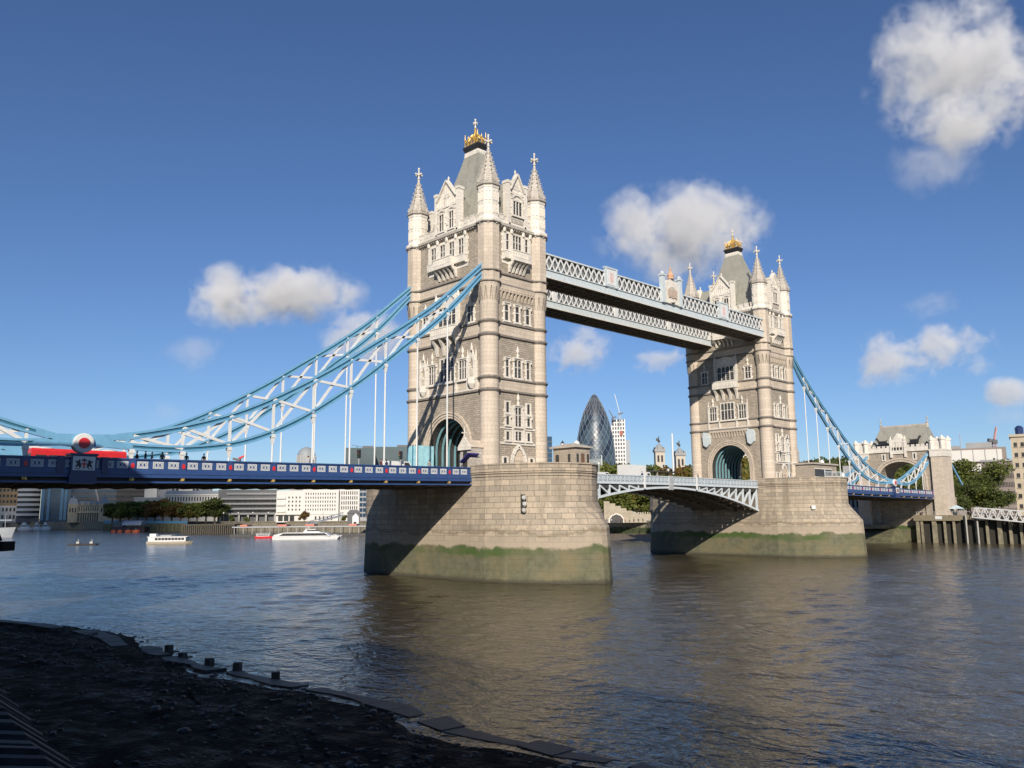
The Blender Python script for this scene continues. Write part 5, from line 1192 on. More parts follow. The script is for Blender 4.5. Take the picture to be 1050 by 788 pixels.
m = MB(); m.box(-wd / 2 - .3, wd / 2 + .3, -.5, 22, h, h + .8); m.build('parapet', MGREY, o)
o, wd, h = facade('beige_tower', 1042, 1066, 447, 300, 'beige brick tower block cut by the right edge of the picture', 'building', BEIGE, 12)
win_grid(o, -wd / 2 + .3, wd / 2 - .3, 3, h - 1, 3, 7, .5, .42, BEIGE); m = MB(); m.box(-wd / 2 - .4, wd / 2 + .4, -.6, 12.5, h, h + .9); m.build('parapet', BEIGE, o); m = MB(); m.lathe([(1.3, h + .9), (1.4, h + 3.4), (.6, h + 4.2)], 10, (-wd / 2 + 3, 3)); m.build('tank', NAVY, o)
o, wd, h = facade('church_tower', 814, 822, 462, 420, 'small grey stone tower top behind the farther pier kiosk', 'tower', MGREY, 8)
m = MB(); m.loft([[(-wd / 2, 0, h), (wd / 2, 0, h), (wd / 2, 8, h), (-wd / 2, 8, h)], [(-.3, 3.5, h + 3), (.3, 3.5, h + 3), (.3, 4.5, h + 3), (-.3, 4.5, h + 3)]]); m.build('roof', PORTD, o)
o, wd, h = facade('grey_terrace', 866, 900, 477, 300, 'low grey terrace between the blue chain and the gatehouse', 'building', MGREY, 10); win_grid(o, -wd / 2 + .5, wd / 2 - .5, 3, h - .6, 7, 2, .5, .5)

# lamps and roof plant along the far quay
for i, u in enumerate((228, 243, 258, 274, 292, 330, 348)):
    c = at(u, 462 - (u - 228) * .12); o = empty('quay_lamp', (c.x, c.y, 5.6), 0, ('first', 'second', 'third', 'fourth', 'fifth', 'sixth', 'seventh')[i] + ' lamp post from the left along the far promenade', 'street lamp', 'lamp posts on the far promenade')
    m = MB(); m.lathe([(.25, 0), (.2, .6), (.1, .8), (.08, 5.4)], 6); m.build('post', DARK, o); m = MB(); m.sphere((0, 0, 5.7), .38, 8, 6); m.build('globe', WHITE, o)
# ------------------------------------------------------------------ trees
def leaf_mat(name, a, b):
    m, n, l, p = node_mat(name); oi = n.new('ShaderNodeObjectInfo'); f = noise(n, l, .55, 3, .6, geo_pos(n))
    g = n.new('ShaderNodeTexWhiteNoise'); g.noise_dimensions = '3D'
    gm = n.new('ShaderNodeNewGeometry')
    c = mix(n, l, a, b, gm.outputs['Random Per Island']); c = mix(n, l, c, tuple(x * .6 for x in a), ramp(n, l, f, .45, .7))
    l.new(c, p.inputs['Base Color']); p.inputs['Roughness'].default_value = .6; p.inputs['Specular IOR Level'].default_value = .25
    tr = n.new('ShaderNodeBsdfTranslucent'); l.new(c, tr.inputs[0]); ms = n.new('ShaderNodeMixShader'); ms.inputs[0].default_value = .4; l.new(p.outputs[0], ms.inputs[1]); l.new(tr.outputs[0], ms.inputs[2]); l.new(ms.outputs[0], n['Material Output'].inputs['Surface'])
    return m
LEAF_G = leaf_mat('green_leaves', (.11, .14, .03), (.19, .205, .05)); LEAF_D = leaf_mat('dark_leaves', (.075, .10, .028), (.13, .15, .042)); LEAF_Y = leaf_mat('yellowing_leaves', (.15, .145, .03), (.23, .19, .045)); LEAF_B = leaf_mat('autumn_leaves', (.14, .085, .026), (.21, .13, .04))
BARK = mat('bark', (.09, .07, .05), .9, var=.3)
def tree_mesh(seed, n_leaf, leaf, lobes=9, wide=1.0):
    """unit tree, 1 m high: returns trunk and crown meshes built by the caller"""
    r = random.Random(seed); t = MB()
    t.tube((0, 0, 0), (.01, 0, .3), .03, .022, 7)
    ends = []
    for k in range(lobes):
        a = 2 * math.pi * k / lobes + r.uniform(-.4, .4); rr = r.uniform(.12, .30) * wide; z = r.uniform(.30, .84); e = Vector((rr * math.cos(a), rr * math.sin(a), z)); ends.append((e, r.uniform(.13, .2)))
        t.tube((.01, 0, .2 + .1 * r.random()), e, .013, .004, 5)
    ends.append((Vector((0, 0, .84)), .16)); ends.append((Vector((0, 0, .6)), .26)); ends.append((Vector((0, 0, .4)), .22))
    c = MB()
    for k in range(n_leaf):
        e, q = r.choice(ends)
        v = Vector((r.gauss(0, 1), r.gauss(0, 1), r.gauss(0, 1))).normalized() * q * (r.random() ** .45) * r.uniform(.8, 1.18); v.z *= .8
        p = e + v
        if p.z < .16: continue
        s = leaf * r.uniform(.6, 1.4); a = Vector((r.gauss(0, 1), r.gauss(0, 1), r.gauss(0, .6))).normalized(); b = a.orthogonal().normalized(); b = (Matrix.Rotation(r.random() * 6.28, 3, a) @ b); d_ = a.cross(b)
        c.poly([p - b * s - d_ * s * .6, p + b * s * .9 - d_ * s * .7, p + b * s * 1.1 + d_ * s * .5, p - b * s * .2 + d_ * s])
    return t, c
TM = []
for i, (seed, nl, lf, lob, wd_) in enumerate(((1, 3000, .026, 10, 1.05), (2, 3000, .026, 10, 1.3), (3, 2600, .027, 8, .9), (4, 11000, .0135, 16, 1.35))):
    t, c = tree_mesh(seed, nl, lf, lob, wd_); TM.append((t.mesh('trunk', BARK), c))
CROWN = {}
def tree(u, vt, d, kind, leaf, lab, base=5.6, group=None, wk=1.0, name='tree'):
    c = at(u, d); H = zz(u, vt, d) - base; o = empty(name, (c.x, c.y, base), rnd.random() * 6.28, lab, 'tree', group)
    key = (kind, leaf.name)
    if key not in CROWN: CROWN[key] = TM[kind][1].mesh('crown', leaf)
    for nm, me in (('trunk', TM[kind][0]), ('crown', CROWN[key])):
        p = bpy.data.objects.new(nm, me); COL.objects.link(p); p.parent = o; p.scale = (H * wk, H * wk, H)
    return o
ORD = ['first', 'second', 'third', 'fourth', 'fifth', 'sixth', 'seventh', 'eighth', 'ninth', 'tenth', 'eleventh', 'twelfth', 'thirteenth']
row = [(114, 514, 0), (122, 512.5, 0), (131, 513, 2), (140, 512, 0), (149, 511, 1), (158, 511.5, 0), (166, 509.5, 1), (175, 512, 2), (184, 513.5, 1), (192, 514, 0), (201, 513.5, 2), (210, 511.5, 1), (219, 509, 0)]
for i, (u, vt, k) in enumerate(row):
    lf = (LEAF_D, LEAF_G, LEAF_G, LEAF_D, LEAF_G, LEAF_B, LEAF_B, LEAF_G, LEAF_B, LEAF_G, LEAF_Y, LEAF_G, LEAF_D)[i]
    tree(u, vt, 620 - i * 5, k, lf, ORD[i] + ' tree from the left in the quayside row of autumn trees', group='row of autumn trees on the far quay', wk=1.5)
tree(311, 522.5, 455, 1, LEAF_B, 'small brown autumn tree standing in front of the white building', wk=1.0); tree(352, 527, 450, 0, LEAF_G, 'small green bush beside the dark roofed kiosk', wk=1.1); tree(236, 527, 470, 0, LEAF_D, 'small dark tree in front of the terraced office', wk=1.1); tree(252, 528.5, 470, 1, LEAF_G, 'second small tree in front of the terraced office', wk=1.1)
for i, (u, vt, d, k, lf, wk, lab) in enumerate([
    (618, 471, 420, 1, LEAF_G, 1.2, 'green treetop beside the pier kiosk, left of the white lorry'), (632, 474, 430, 0, LEAF_G, 1.2, 'green treetop showing above the white lorry'), (664, 476, 400, 1, LEAF_D, 1.1, 'dark green tree left of the first castle turret'), (672, 474, 410, 0, LEAF_G, .9, 'green tree at the foot of the first castle turret'), (684, 476, 405, 1, LEAF_B, .9, 'brownish tree between the castle turrets'), (700, 475, 400, 0, LEAF_B, 1.0, 'autumn tree at the foot of the second castle turret'), (709, 475, 395, 1, LEAF_Y, .9, 'yellowing tree beside the edge of the farther bridge tower'),
    (632, 497, 345, 1, LEAF_G, 1.2, 'first tree from the left under the lifting span'), (642, 493, 350, 0, LEAF_Y, 1.2, 'second tree from the left under the lifting span'), (652, 495, 348, 1, LEAF_G, 1.2, 'third tree from the left under the lifting span'), (662, 494, 352, 0, LEAF_D, 1.2, 'fourth tree from the left under the lifting span'), (672, 497, 346, 1, LEAF_G, 1.2, 'rightmost tree under the lifting span, beside the farther pier'),
    (763, 464, 290, 1, LEAF_Y, .9, 'yellow green tree seen through the arch of the farther tower'), (772, 472, 285, 0, LEAF_G, .8, 'lower green tree at the right of the farther arch'), (756, 474, 280, 2, LEAF_Y, .8, 'pale green bush at the left of the farther arch'),
    (822, 470, 330, 0, LEAF_B, .8, 'brownish tree behind the far pier kiosk'), (838, 468, 335, 1, LEAF_D, 1.1, 'first dark tree behind the hangers of the right span'), (850, 466, 340, 0, LEAF_D, 1.0, 'second dark tree behind the hangers, the tallest of them'), (861, 470, 336, 1, LEAF_D, 1.1, 'third dark tree behind the hangers of the right span'), (871, 474, 338, 0, LEAF_D, 1.0, 'fourth dark tree, where the blue chain crosses it'),
    (915, 475, 330, 1, LEAF_G, 1.0, 'green tree seen through the gatehouse arch, left'), (928, 473, 335, 0, LEAF_D, 1.1, 'green tree seen through the gatehouse arch, right'), (941, 478, 330, 1, LEAF_D, 1.0, 'dark tree behind the right side of the gatehouse arch')]):
    tree(u, vt, d, k, lf, lab, wk=wk)
tree(992, 468.5, 292, 3, LEAF_G, 'big round green tree on the right bank beside the gatehouse', wk=1.2); tree(1010, 484, 288, 3, LEAF_D, 'second big green tree on the right bank, right of the first', wk=1.2); tree(977, 492, 280, 3, LEAF_D, 'small dark tree tucked against the gatehouse corner', wk=1.2)
# ------------------------------------------------------------------ boats
HULLW = mat('white_hull', (.58, .58, .57), .3, var=.05); HULLG = mat('grey_hull', (.32, .34, .36), .5); ORANGE = mat('orange_rubber', (.55, .11, .03), .5); CANVAS = mat('grey_canvas', (.36, .36, .40), .8)
def hull(mb, L, W, z0, z1, bow=.28, rake=1.0, sheer=0.0, n=10):
    """bow to +x, open outline swept up with flare"""
    def outl(k, w_, z):
        P = [(-L / 2, -w_ * .85), (-L * .2, -w_)]; 
        for i in range(n + 1):
            t = i / n; P.append((L / 2 - L * bow + L * bow * t + k * t, -w_ * (1 - t ** 1.8)))
        Q = P + [(x, -y) for x, y in reversed(P[:-1])]
        return [(x, y, z + sheer * max(0, (x + L * .1) / L) ** 2 * (1 if z > z0 else 0)) for x, y in Q]
    mb.loft([outl(-rake, W / 2 * .8, z0), outl(-rake * .5, W / 2 * .95, (z0 + z1) / 2), outl(0, W / 2, z1)])
def boat(u, v_water, name, rz, lab, cat, group=None):
    d = CAM.z * 875 / max(v_water - (530.49 - .00711 * u), 1); c = at(u, d); return empty(name, (c.x, c.y, 0), RZV + rz, lab, cat, group), d
# white tour boat
o, d = boat(175, 556.5, 'tour_boat', .1, 'white sightseeing boat with a row of dark windows under the left span', 'boat'); k = d / 864.6; L = 45 * k; s = L / 15
m = MB(); hull(m, L, L * .24, -.3, .85 * s, .18, .5, .3); m.build('hull', mat('cream_hull', (.34, .30, .23), .5), o)
m = MB(); m.box(-L * .46, L * .36, -L * .115, L * .115, .85 * s, 2.35 * s); cb = m.build('cabin', HULLW, o)
m = MB(); m.box(-L * .48, L * .40, -L * .125, L * .125, 2.35 * s, 2.55 * s); m.lathe([(.01, 2.7 * s)], 3) if 0 else None; m.build('roof', HULLW, o)
for i in range(9): m = MB(); x = -L * .28 + i * L * .072; m.box(x - L * .03, x + L * .03, -L * .119, -L * .1, 1.35 * s, 2.1 * s); m.build('window', GLASS, cb)
m = MB(); m.prism([(L * .36, 1.3 * s), (L * .405, 1.3 * s), (L * .37, 2.2 * s)], -L * .1, L * .1); m.build('windscreen', GLASS, o)
m = MB(); m.box(-L * .44, -L * .3, -L * .08, L * .08, 2.55 * s, 3.5 * s); m.build('wheelhouse', HULLW, o); m = MB()
for i in range(8): x = -L * .3 + i * L * .05; m.tube((x, -L * .1, 2.55 * s), (x, -L * .1, 3.0 * s), .04); m.tube((x, L * .1, 2.55 * s), (x, L * .1, 3.0 * s), .04)
m.tube((-L * .3, -L * .1, 3.0 * s), (L * .06, -L * .1, 3.0 * s), .04); m.tube((-L * .3, L * .1, 3.0 * s), (L * .06, L * .1, 3.0 * s), .04); m.box(-L * .2, L * .02, -L * .06, L * .06, 2.55 * s, 2.9 * s); m.build('deck_rail', GREY, o)
# flat barge
o, d = boat(87, 557.5, 'mooring_barge', .05, 'low dark mooring barge lying alone in mid river', 'barge'); L = 30 * d / 864.6
m = MB(); hull(m, L, L * .3, -.2, .55, .1, .2); m.build('hull', DARK, o)
for x in (-.2, .25): m = MB(); m.box(L * x - .5, L * x + .5, -.5, .5, .55, 1.2); m.tube((L * x, 0, 1.2), (L * x, 0, 2.0), .1); m.build('bollard', CONC, o)
# white catamaran ferry
o, d = boat(315, 552, 'catamaran_ferry', 0.03, 'long white catamaran ferry moored in front of the white building', 'ferry'); L = 68 * d / 864.6; s = L / 35
for sy in (-1, 1): m = MB(); m.T = Matrix.Translation((0, sy * L * .085, 0)); hull(m, L, L * .07, -.3, 1.7 * s, .3, 1.5, .5); m.build('hull', HULLW, o)
m = MB(); m.prism([(-L * .48, 1.5 * s), (L * .36, 1.5 * s), (L * .30, 3.2 * s), (L * .22, 3.6 * s), (-L * .34, 3.6 * s), (-L * .48, 2.4 * s)], -L * .125, L * .125); cb = m.build('cabin', HULLW, o)
m = MB(); m.prism([(-L * .40, 2.0 * s), (L * .33, 2.0 * s), (L * .27, 3.25 * s), (-L * .34, 3.25 * s)], -L * .128, L * .128); m.build('window_band', GLASS, cb)
m = MB(); m.prism([(-L * .06, 3.6 * s), (L * .2, 3.6 * s), (L * .12, 5.2 * s), (-L * .02, 5.2 * s)], -L * .07, L * .07); q = m.build('wheelhouse', HULLW, o); m = MB(); m.prism([(-L * .0, 4.2 * s), (L * .172, 4.2 * s), (L * .14, 4.9 * s), (.0, 4.9 * s)], -L * .072, L * .072); m.build('window_band', GLASS, q)
m = MB(); m.tube((L * .02, 0, 5.2 * s), (L * .0, 0, 7.0 * s), .12 * s); m.box(-L * .03, L * .04, -.6, .6, 5.7 * s, 5.9 * s); m.build('mast', WHITE, o)
m = MB(); m.prism([(L * .36, 1.9 * s), (L * .47, 1.9 * s), (L * .42, 2.7 * s)], -L * .09, L * .09); m.build('bow_rail', GREY, o)
# red and white launch behind it
o, d = boat(272, 550.6, 'passenger_launch', 0, 'red hulled launch with white upper deck just left of the catamaran', 'boat'); L = 21 * d / 864.6; s = L / 12
m = MB(); hull(m, L, L * .26, -.3, 1.0 * s, .25, .6, .3); m.build('hull', RED, o)
m = MB(); m.box(-L * .42, L * .2, -L * .1, L * .1, 1.0 * s, 2.1 * s); m.box(-L * .46, L * .26, -L * .12, L * .12, 2.1 * s, 2.3 * s); q = m.build('cabin', HULLW, o); m = MB(); m.box(-L * .38, L * .17, -L * .104, L * .104, 1.4 * s, 1.9 * s); m.build('window_band', GLASS, q)
m = MB()
for i in range(10): x = -L * .44 + i * L * .075; m.tube((x, -L * .11, 2.3 * s), (x, -L * .11, 2.9 * s), .05); 
m.box(-L * .44, L * .24, -L * .115, -L * .105, 2.85 * s, 2.95 * s); m.build('rail', WHITE, o)
# pier pontoon with its canopy and gangway
c0 = at(245, 400); o = empty('river_pontoon', (at(300, 395).x, at(300, 395).y, 0), RZV, 'long passenger pontoon with grey canopy and red sign boxes behind the catamaran', 'pontoon'); k = 395 / 864.6
m = MB(); m.box(-62 * k, 80 * k, -4, 4, -.3, 1.2); m.build('float', DARK, o); m = MB(); m.box(-60 * k, 78 * k, -3.5, 3.5, 4.2, 4.65); m.build('canopy', GREY, o)
for i in range(16): m = MB(); x = (-58 + i * 9) * k; m.tube((x, -3, 1.2), (x, -3, 4.2), .15); m.tube((x, 3, 1.2), (x, 3, 4.2), .15); m.build('canopy_post', GREY, o)
for a, b in ((-52, -45), (-14, -5), (14, 23), (58, 66)): m = MB(); m.box(a * k, b * k, -3.7, 3.7, 4.66, 5.5); m.build('sign_box', mat('faded_red', (.5, .17, .12), .6), o)
m = MB(); m.bar((12 * k, 5, 5.3), (40 * k, 24, 9.5), 3, .4); m.bar((12 * k, 3.6, 6.6), (40 * k, 22.6, 10.8), .25, .25); m.bar((12 * k, 6.4, 6.6), (40 * k, 25.4, 10.8), .25, .25)
for i in range(9): t = i / 8; m.bar((12 * k + 28 * k * t, 3.6 + 19 * t, 5.3 + 4.2 * t), (12 * k + 28 * k * t, 3.6 + 19 * t, 6.6 + 4.2 * t), .2, .2)
m.build('gangway', GREY, o)
# small white house by the ferry steps
o, wd, h = facade('boat_house', 355, 368, 525.5, 440, 'small dark roofed kiosk with white gable left of the nearer pier', 'kiosk', DGREY, 6, base=4.5)
m = MB(); m.prism([(-wd * .1, 0), (wd * .4, 0), (wd * .4, h * .7), (wd * .15, h), (-wd * .1, h * .7)], -.6, 0); m.build('gable', WHITE, o); m = MB(); m.prism([(-wd / 2 - .4, h), (wd / 2 + .4, h), (wd * .3, h + 1.8), (-wd * .3, h + 1.8)], -.3, 6.3); m.build('roof', DGREY, o); m = MB(); m.box(.0, wd * .22, -.66, -.5, 0, 1.6); m.build('window', GLASS, o)
# timber jetty wall left of the pontoon
c = at(214, 470); o = empty('timber_jetty', (c.x, c.y, 0), RZV, 'dark timber jetty on close set piles, between the tour boat and the pontoon', 'jetty'); k = 470 / 864.6
m = MB(); m.box(-26 * k, 28 * k, -3, 10, 4.6, 5.3); m.build('deck', WOOD, o)
for i in range(26): m = MB(); x = (-25.5 + i * 2.1) * k; m.box(x - .35, x + .35, -2.9, -2.2, -1, 4.6); m.build('pile', WOOD, o)
m = MB(); m.box(-26 * k, 28 * k, -.2, .2, -1, 4.6); m.build('back_wall', DARK, o)
# white cabin cruisers at far left
for u, v, L_, lab in ((26, 542.6, 15, 'left one of the white cabin cruisers moored at the far bank'), (38, 542.4, 8, 'small middle boat among the white cruisers at the far bank'), (47, 542.3, 10, 'right one of the white cabin cruisers moored at the far bank')):
    c = at(u, 700); o = empty('cabin_cruiser', (c.x, c.y, 0), RZV, lab, 'boat', 'white boats moored at the far left bank'); L = L_ * 700 / 864.6; s = L / 10
    m = MB(); hull(m, L, L * .24, -.2, 1.9, .3, .8, .5); m.build('hull', HULLW, o); m = MB(); m.prism([(-L * .35, 1.9), (L * .25, 1.9), (L * .12, 4.4), (-L * .3, 4.4)], -L * .09, L * .09); q = m.build('cabin', HULLW, o); m = MB(); m.prism([(-L * .3, 2.8), (L * .2, 2.8), (L * .13, 3.8), (-L * .28, 3.8)], -L * .093, L * .093); m.build('window_band', GLASS, q); m = MB(); m.box(-L * .25, 0, -L * .05, L * .05, 4.4, 6.0); m.build('flybridge', HULLW, o)
# lifeboat station: orange boats and a canopied pontoon
c = at(133, 560); o = empty('lifeboat_pontoon', (c.x, c.y, 0), RZV, 'dark pontoon with a grey curved canopy near the orange boats', 'pontoon'); k = 560 / 864.6
m = MB(); m.box(-19 * k, 16 * k, -2, 6, -.3, 3.2); m.build('float', mat('dark_red_hull', (.06, .03, .03), .7), o); m = MB(); m.loft([[(x, y, z) for y, z in ((-2, 4.2), (-1.5, 6.0), (1, 7.2), (4, 7.2), (6, 6.0), (6, 4.2))] for x in (-7 * k, 12 * k)]); m.build('canopy', CANVAS, o)
m = MB(); m.box(-18 * k, -8 * k, 0, 5, 3.2, 6.2); m.build('cabin', DGREY, o)
for i in range(6): m = MB(); x = (-6 + i * 3.4) * k; m.box(x - .7, x + .7, -2.1, -1.9, 4.6, 5.6); m.build('canopy_window', HULLW, o)
for u, w_, lab in ((116.5, 5, 'leftmost orange inflatable lifeboat at the canopied pontoon'), (123, 5, 'second orange inflatable lifeboat from the left'), (131.5, 6.5, 'biggest orange inflatable lifeboat, third from the left'), (139.5, 7, 'rightmost orange inflatable lifeboat at the pontoon')):
    c = at(u, 535); o = empty('lifeboat', (c.x, c.y, 0), RZV + .2, lab, 'lifeboat', 'orange lifeboats at the pontoon'); L = w_ * 535 / 864.6
    m = MB(); hull(m, L, L * .4, -.2, 1.4, .35, .6, .6); m.build('tube_hull', ORANGE, o); m = MB(); m.box(-L * .2, L * .05, -.5, .5, 1.4, 2.3); m.build('console', DGREY, o)
# blue hoarding along the quay
c0, c1 = at(106, 640), at(191, 560); o = empty('blue_hoarding', ((c0.x + c1.x) / 2, (c0.y + c1.y) / 2, 0), 0, 'long light blue hoarding along the quay under the row of trees', 'hoarding'); cx, cy = o.location.x, o.location.y
m = MB(); m.bar((c0.x - cx, c0.y - cy, 6.2), (c1.x - cx, c1.y - cy, 5.6), .3, 2.2); m.build('panels', mat('hoarding_blue', (.09, .25, .38), .6), o); m = MB()
for i in range(24): t = i / 23; p = c0.lerp(c1, t); m.box(p.x - cx - .3, p.x - cx + .3, p.y - cy - .3, p.y - cy + .3, -1, 4.6)
m.build('support_posts', WOOD, o); m = MB(); m.bar((c0.x - cx, c0.y - cy + 1, 2.4), (c1.x - cx, c1.y - cy + 1, 2.4), .5, 5.6); m.build('quay_face', mat('olive_quay', (.14, .13, .06), .9, var=.4, vscale=.3), o)
# grey warship bow at the left edge, dark dolphin in front
o, d = boat(-12, 549.5, 'moored_ship', -.15, 'pale grey ship bow with white superstructure at the left edge of the river', 'ship'); L = 62 * d / 864.6
m = MB(); hull(m, L, L * .2, -.3, 4.6, .3, 2.0, 1.2); m.build('hull', HULLG, o); m = MB(); m.box(-L * .3, L * .2, -L * .06, L * .06, 4.6, 7.5); m.box(-L * .2, L * .08, -L * .05, L * .05, 7.5, 10); m.build('superstructure', mat('dark_grey_paint', (.12, .13, .13), .6), o)
m = MB(); m.tube((L * .3, 0, 4.6), (L * .3, 0, 12), .15); m.box(L * .0, L * .42, -.3, .3, 8.3, 8.8); m.build('boom', GREY, o)
c = at(0, 100); o = empty('mooring_dolphin', (c.x, c.y, 0), RZV, 'dark timber mooring dolphin at the left edge of the water', 'mooring dolphin')
m = MB(); m.box(-4, 1.2, -1.2, 1.2, 5.5, 6.6); m.build('platform', mat('tarred_timber', (.012, .011, .012), .9), o)
for x, dx in ((-2.6, -.8), (-.3, .25)): m = MB(); m.tube((x + dx - .1, 0, -1), (x, 0, 5.5), .28, .24, 8); m.build('pile', bpy.data.materials['tarred_timber'], o)
m = MB(); m.tube((-.5, 0, 6.6), (-.9, 0, 8.4), .8, .4, 8); m.build('bollard_post', bpy.data.materials['tarred_timber'], o); m = MB(); m.box(-.3, .0, -.4, -.25, 2.2, 4.8); m.build('red_fender', mat('dull_red', (.12, .03, .03), .7), o)

# ------------------------------------------------------------------ right bank jetty, gangway
o = empty('timber_pier', (130, -20, 0), 0, 'timber and concrete jetty on piles at the right edge, below the big trees', 'jetty')
m = MB(); m.box(-1.0, 6.8, -22, 16.0, 6.6, 7.6); m.box(-1.2, 7, 3.5, 16.3, 6.3, 7.9); m.build('deck', mat('jetty_deck', (.20, .17, .115), .85, var=.25), o)
PILEM = mat('pile_timber', (.21, .185, .125), .85, var=.35, vscale=.7)
for i, y in enumerate((15.4, 14.2, 10.8, 7.9, 5.4, 2.4, -.4, -3.2, -6.3, -9.0, -11.6, -14.3, -17.0, -19.6)): m = MB(); w_ = (.42, .3, .55, .3, .3, .28, .3, .32, .5, .35, .3, .3, .35, .4)[i]; m.box(-.9 - .0, -.9 + w_ * 1.6, y - w_, y + w_, -2, 6.6); m.build('pile', PILEM, o)
for y in (12.6, 4.2, -2, -8, -13): m = MB(); m.box(4.6, 5.2, y - .3, y + .3, -2, 6.6); m.build('rear_pile', WOOD, o)
m = MB(); m.box(.1, .2, -24, 16, -2, 6.5); m.build('shade_backing', mat('jetty_shade', (.03, .028, .022), .95), o)  # black sheet added as the shade between the piles
m = MB(); m.box(-1.26, -1.2, 8.3, 10.2, 6.75, 7.65); m.build('notice_board', WHITE, o)
m = MB(); m.bar((-1, 15.5, 8.9), (-1, -5, 8.9), .08, .08)
for i in range(9): m.bar((-1, 15.4 - i * 2.5, 7.6), (-1, 15.4 - i * 2.5, 8.9), .08, .08)
m.build('railing', GREY, o)
for y, r in ((1.8, .3), (-1.1, .3)): m = MB(); m.tube((-1.7, y, -2), (-1.7, y, 8), .22, .22, 8); m.build('guide_pile', mat('pale_pile', (.34, .33, .30), .7), o)
o = empty('lattice_gangway', (128.3, -20, 7.6), 0, 'white lattice truss gangway sloping down to the right edge', 'gangway')
g0, g1 = Vector((0, -.2, -.3)), Vector((-3, -26, -2.9)); n = 12
for dx in (-.9, .9):
    m = MB(); P = lambda t, z: g0.lerp(g1, t) + Vector((dx, 0, z))
    m.bar(P(0, 0), P(1, 0), .22, .3); m.bar(P(.03, 2.7), P(1, 3.1), .22, .28)
    for i in range(n): m.bar(P(i / n, 0), P((i + .5) / n, 2.8), .16, .2); m.bar(P((i + .5) / n, 2.8), P((i + 1) / n, 0), .16, .2)
    m.build('side_truss', WHITE, o)
m = MB(); m.poly([g0 + Vector((-.9, 0, .1)), g0 + Vector((.9, 0, .1)), g1 + Vector((.9, 0, .1)), g1 + Vector((-.9, 0, .1))]); m.build('walking_deck', GREY, o)
m = MB(); m.box(-1.2, 1.2, -1.9, .6, 0.2, 3.3); m.build('portal', WHITE, o) if 0 else None
o = empty('moored_mudbank', (126, 3, 0), 0, 'green weedy slope of stones beside the right jetty under the gatehouse', 'stone slope'); m = MB(); m.loft([[(-9, -4, -.6), (10, -4, -.6), (10, 18, -.6), (-9, 18, -.6)], [(2, -1.0, 3.6), (9, -1.0, 4.4), (9, 14, 4.4), (3, 13, 3.4)]]); m.build('slope', mat('weedy_stone', (.10, .095, .05), .9, var=.5, vscale=.5, bump=.5), o); m = MB(); m.box(0, 9, 1, 9, 4.0, 5.2); m.build('stone_step', QUAY, o); o.name = 'stone_slope'
# pale blue canopy of the jetty cafe
o = empty('canopy_tent', (132.5, -14.6, 7.6), 0, 'pale canopy tent on the jetty under the trees', 'tent'); m = MB()
for a in (-1.4, 1.4):
    for b in (-1.4, 1.4): m.tube((a, b, 0), (a, b, 2.2), .05)
m.build('poles', GREY, o); m = MB(); m.loft([[(-1.7, -1.7, 2.1), (1.7, -1.7, 2.1), (1.7, 1.7, 2.1), (-1.7, 1.7, 2.1)], [(-.2, -.2, 3.1), (.2, -.2, 3.1), (.2, .2, 3.1), (-.2, .2, 3.1)]]); m.build('canvas', mat('pale_canvas', (.45, .55, .58), .8), o)

# ------------------------------------------------------------------ on the piers: kiosks, railings, lamps
KST = stone('kiosk_stone', (.36, .31, .25), (.31, .27, .215), (.22, .19, .16), .9, .45, .02, .3)
def kiosk(x, y, lx, ly, z, h, lab, slab_roof):
    o = empty('pier_kiosk', (x, y, z), 0, lab, 'kiosk', 'stone kiosks on the piers'); a, b = lx / 2, ly / 2
    m = MB(); m.box(-a, a, -b, b, 0, h); m.build('wall', KST, o)
    m = MB()
    if slab_roof: m.box(-a - .35, a + .35, -b - .35, b + .35, h, h + .35)
    else: m.loft([[(-a - .4, -b - .4, h), (a + .4, -b - .4, h), (a + .4, b + .4, h), (-a - .4, b + .4, h)], [(-a - .4, -b - .4, h + .2), (a + .4, -b - .4, h + .2), (a + .4, b + .4, h + .2), (-a - .4, b + .4, h + .2)], [(-a * .3, -b * .4, h + .75), (a * .3, -b * .4, h + .75), (a * .3, b * .4, h + .75), (-a * .3, b * .4, h + .75)]])
    m.build('roof', PORTD, o)
    wins = [(-a, -b * .05 - .9, 'S', .5, 1.1), (-a, b * .62, 'S', .7, 1.0)] if not slab_roof else []
    for wx, wy, f, w_, hh in wins: m = MB(); m.box(-a - .04, -a + .1, wy - w_ / 2, wy + w_ / 2, .9 + .6, 2.95); m.build('window', GLASS, o); 
    if not slab_roof:
        for i, wx in enumerate((-a * .72, a * .72)): m = MB(); m.box(wx - .22, wx + .22, -b - .05, -b + .1, 1.3, 2.95); m.build('window', GLASS, o)
        m = MB(); m.box(-.4, .35, -b - .06, -b + .1, 0, 3.0); m.build('door', mat('brown_door', (.13, .075, .045), .6), o)
    else:
        m = MB(); m.box(-a + .7, a - 2.6, -b - .05, -b + .1, 1.3, 2.9); q = m.build('window', GLASS, o); m = MB(); m.box(-a + .45, a - 2.35, -b - .09, -b - .0, 1.05, 1.3); m.box(-a + .45, a - 2.35, -b - .09, 0 - b, 2.9, 3.1); m.build('window_frame', PORT, q); m = MB(); m.box(a - 1.9, a - .8, -b - .05, -b + .1, 0, 2.2); m.build('door', GLASS, o)
    m = MB(); m.lathe([(.45, h + .3), (.5, h + .8), (.3, h + 1.1), (.05, h + 1.25)], 10, (a * .3, -b * .3)); m.build('roof_lantern', WHITE, o, True)
    return o
kiosk(-34.4, -14.5, 3.3, 4.6, 15.3, 3.9, 'stone cabin with a hipped roof on the right end of the nearer pier', False)
kiosk(43.5, -16.0, 11.0, 4.0, 15.3, 3.9, 'flat roofed stone cabin with a wide window on the farther pier', True)
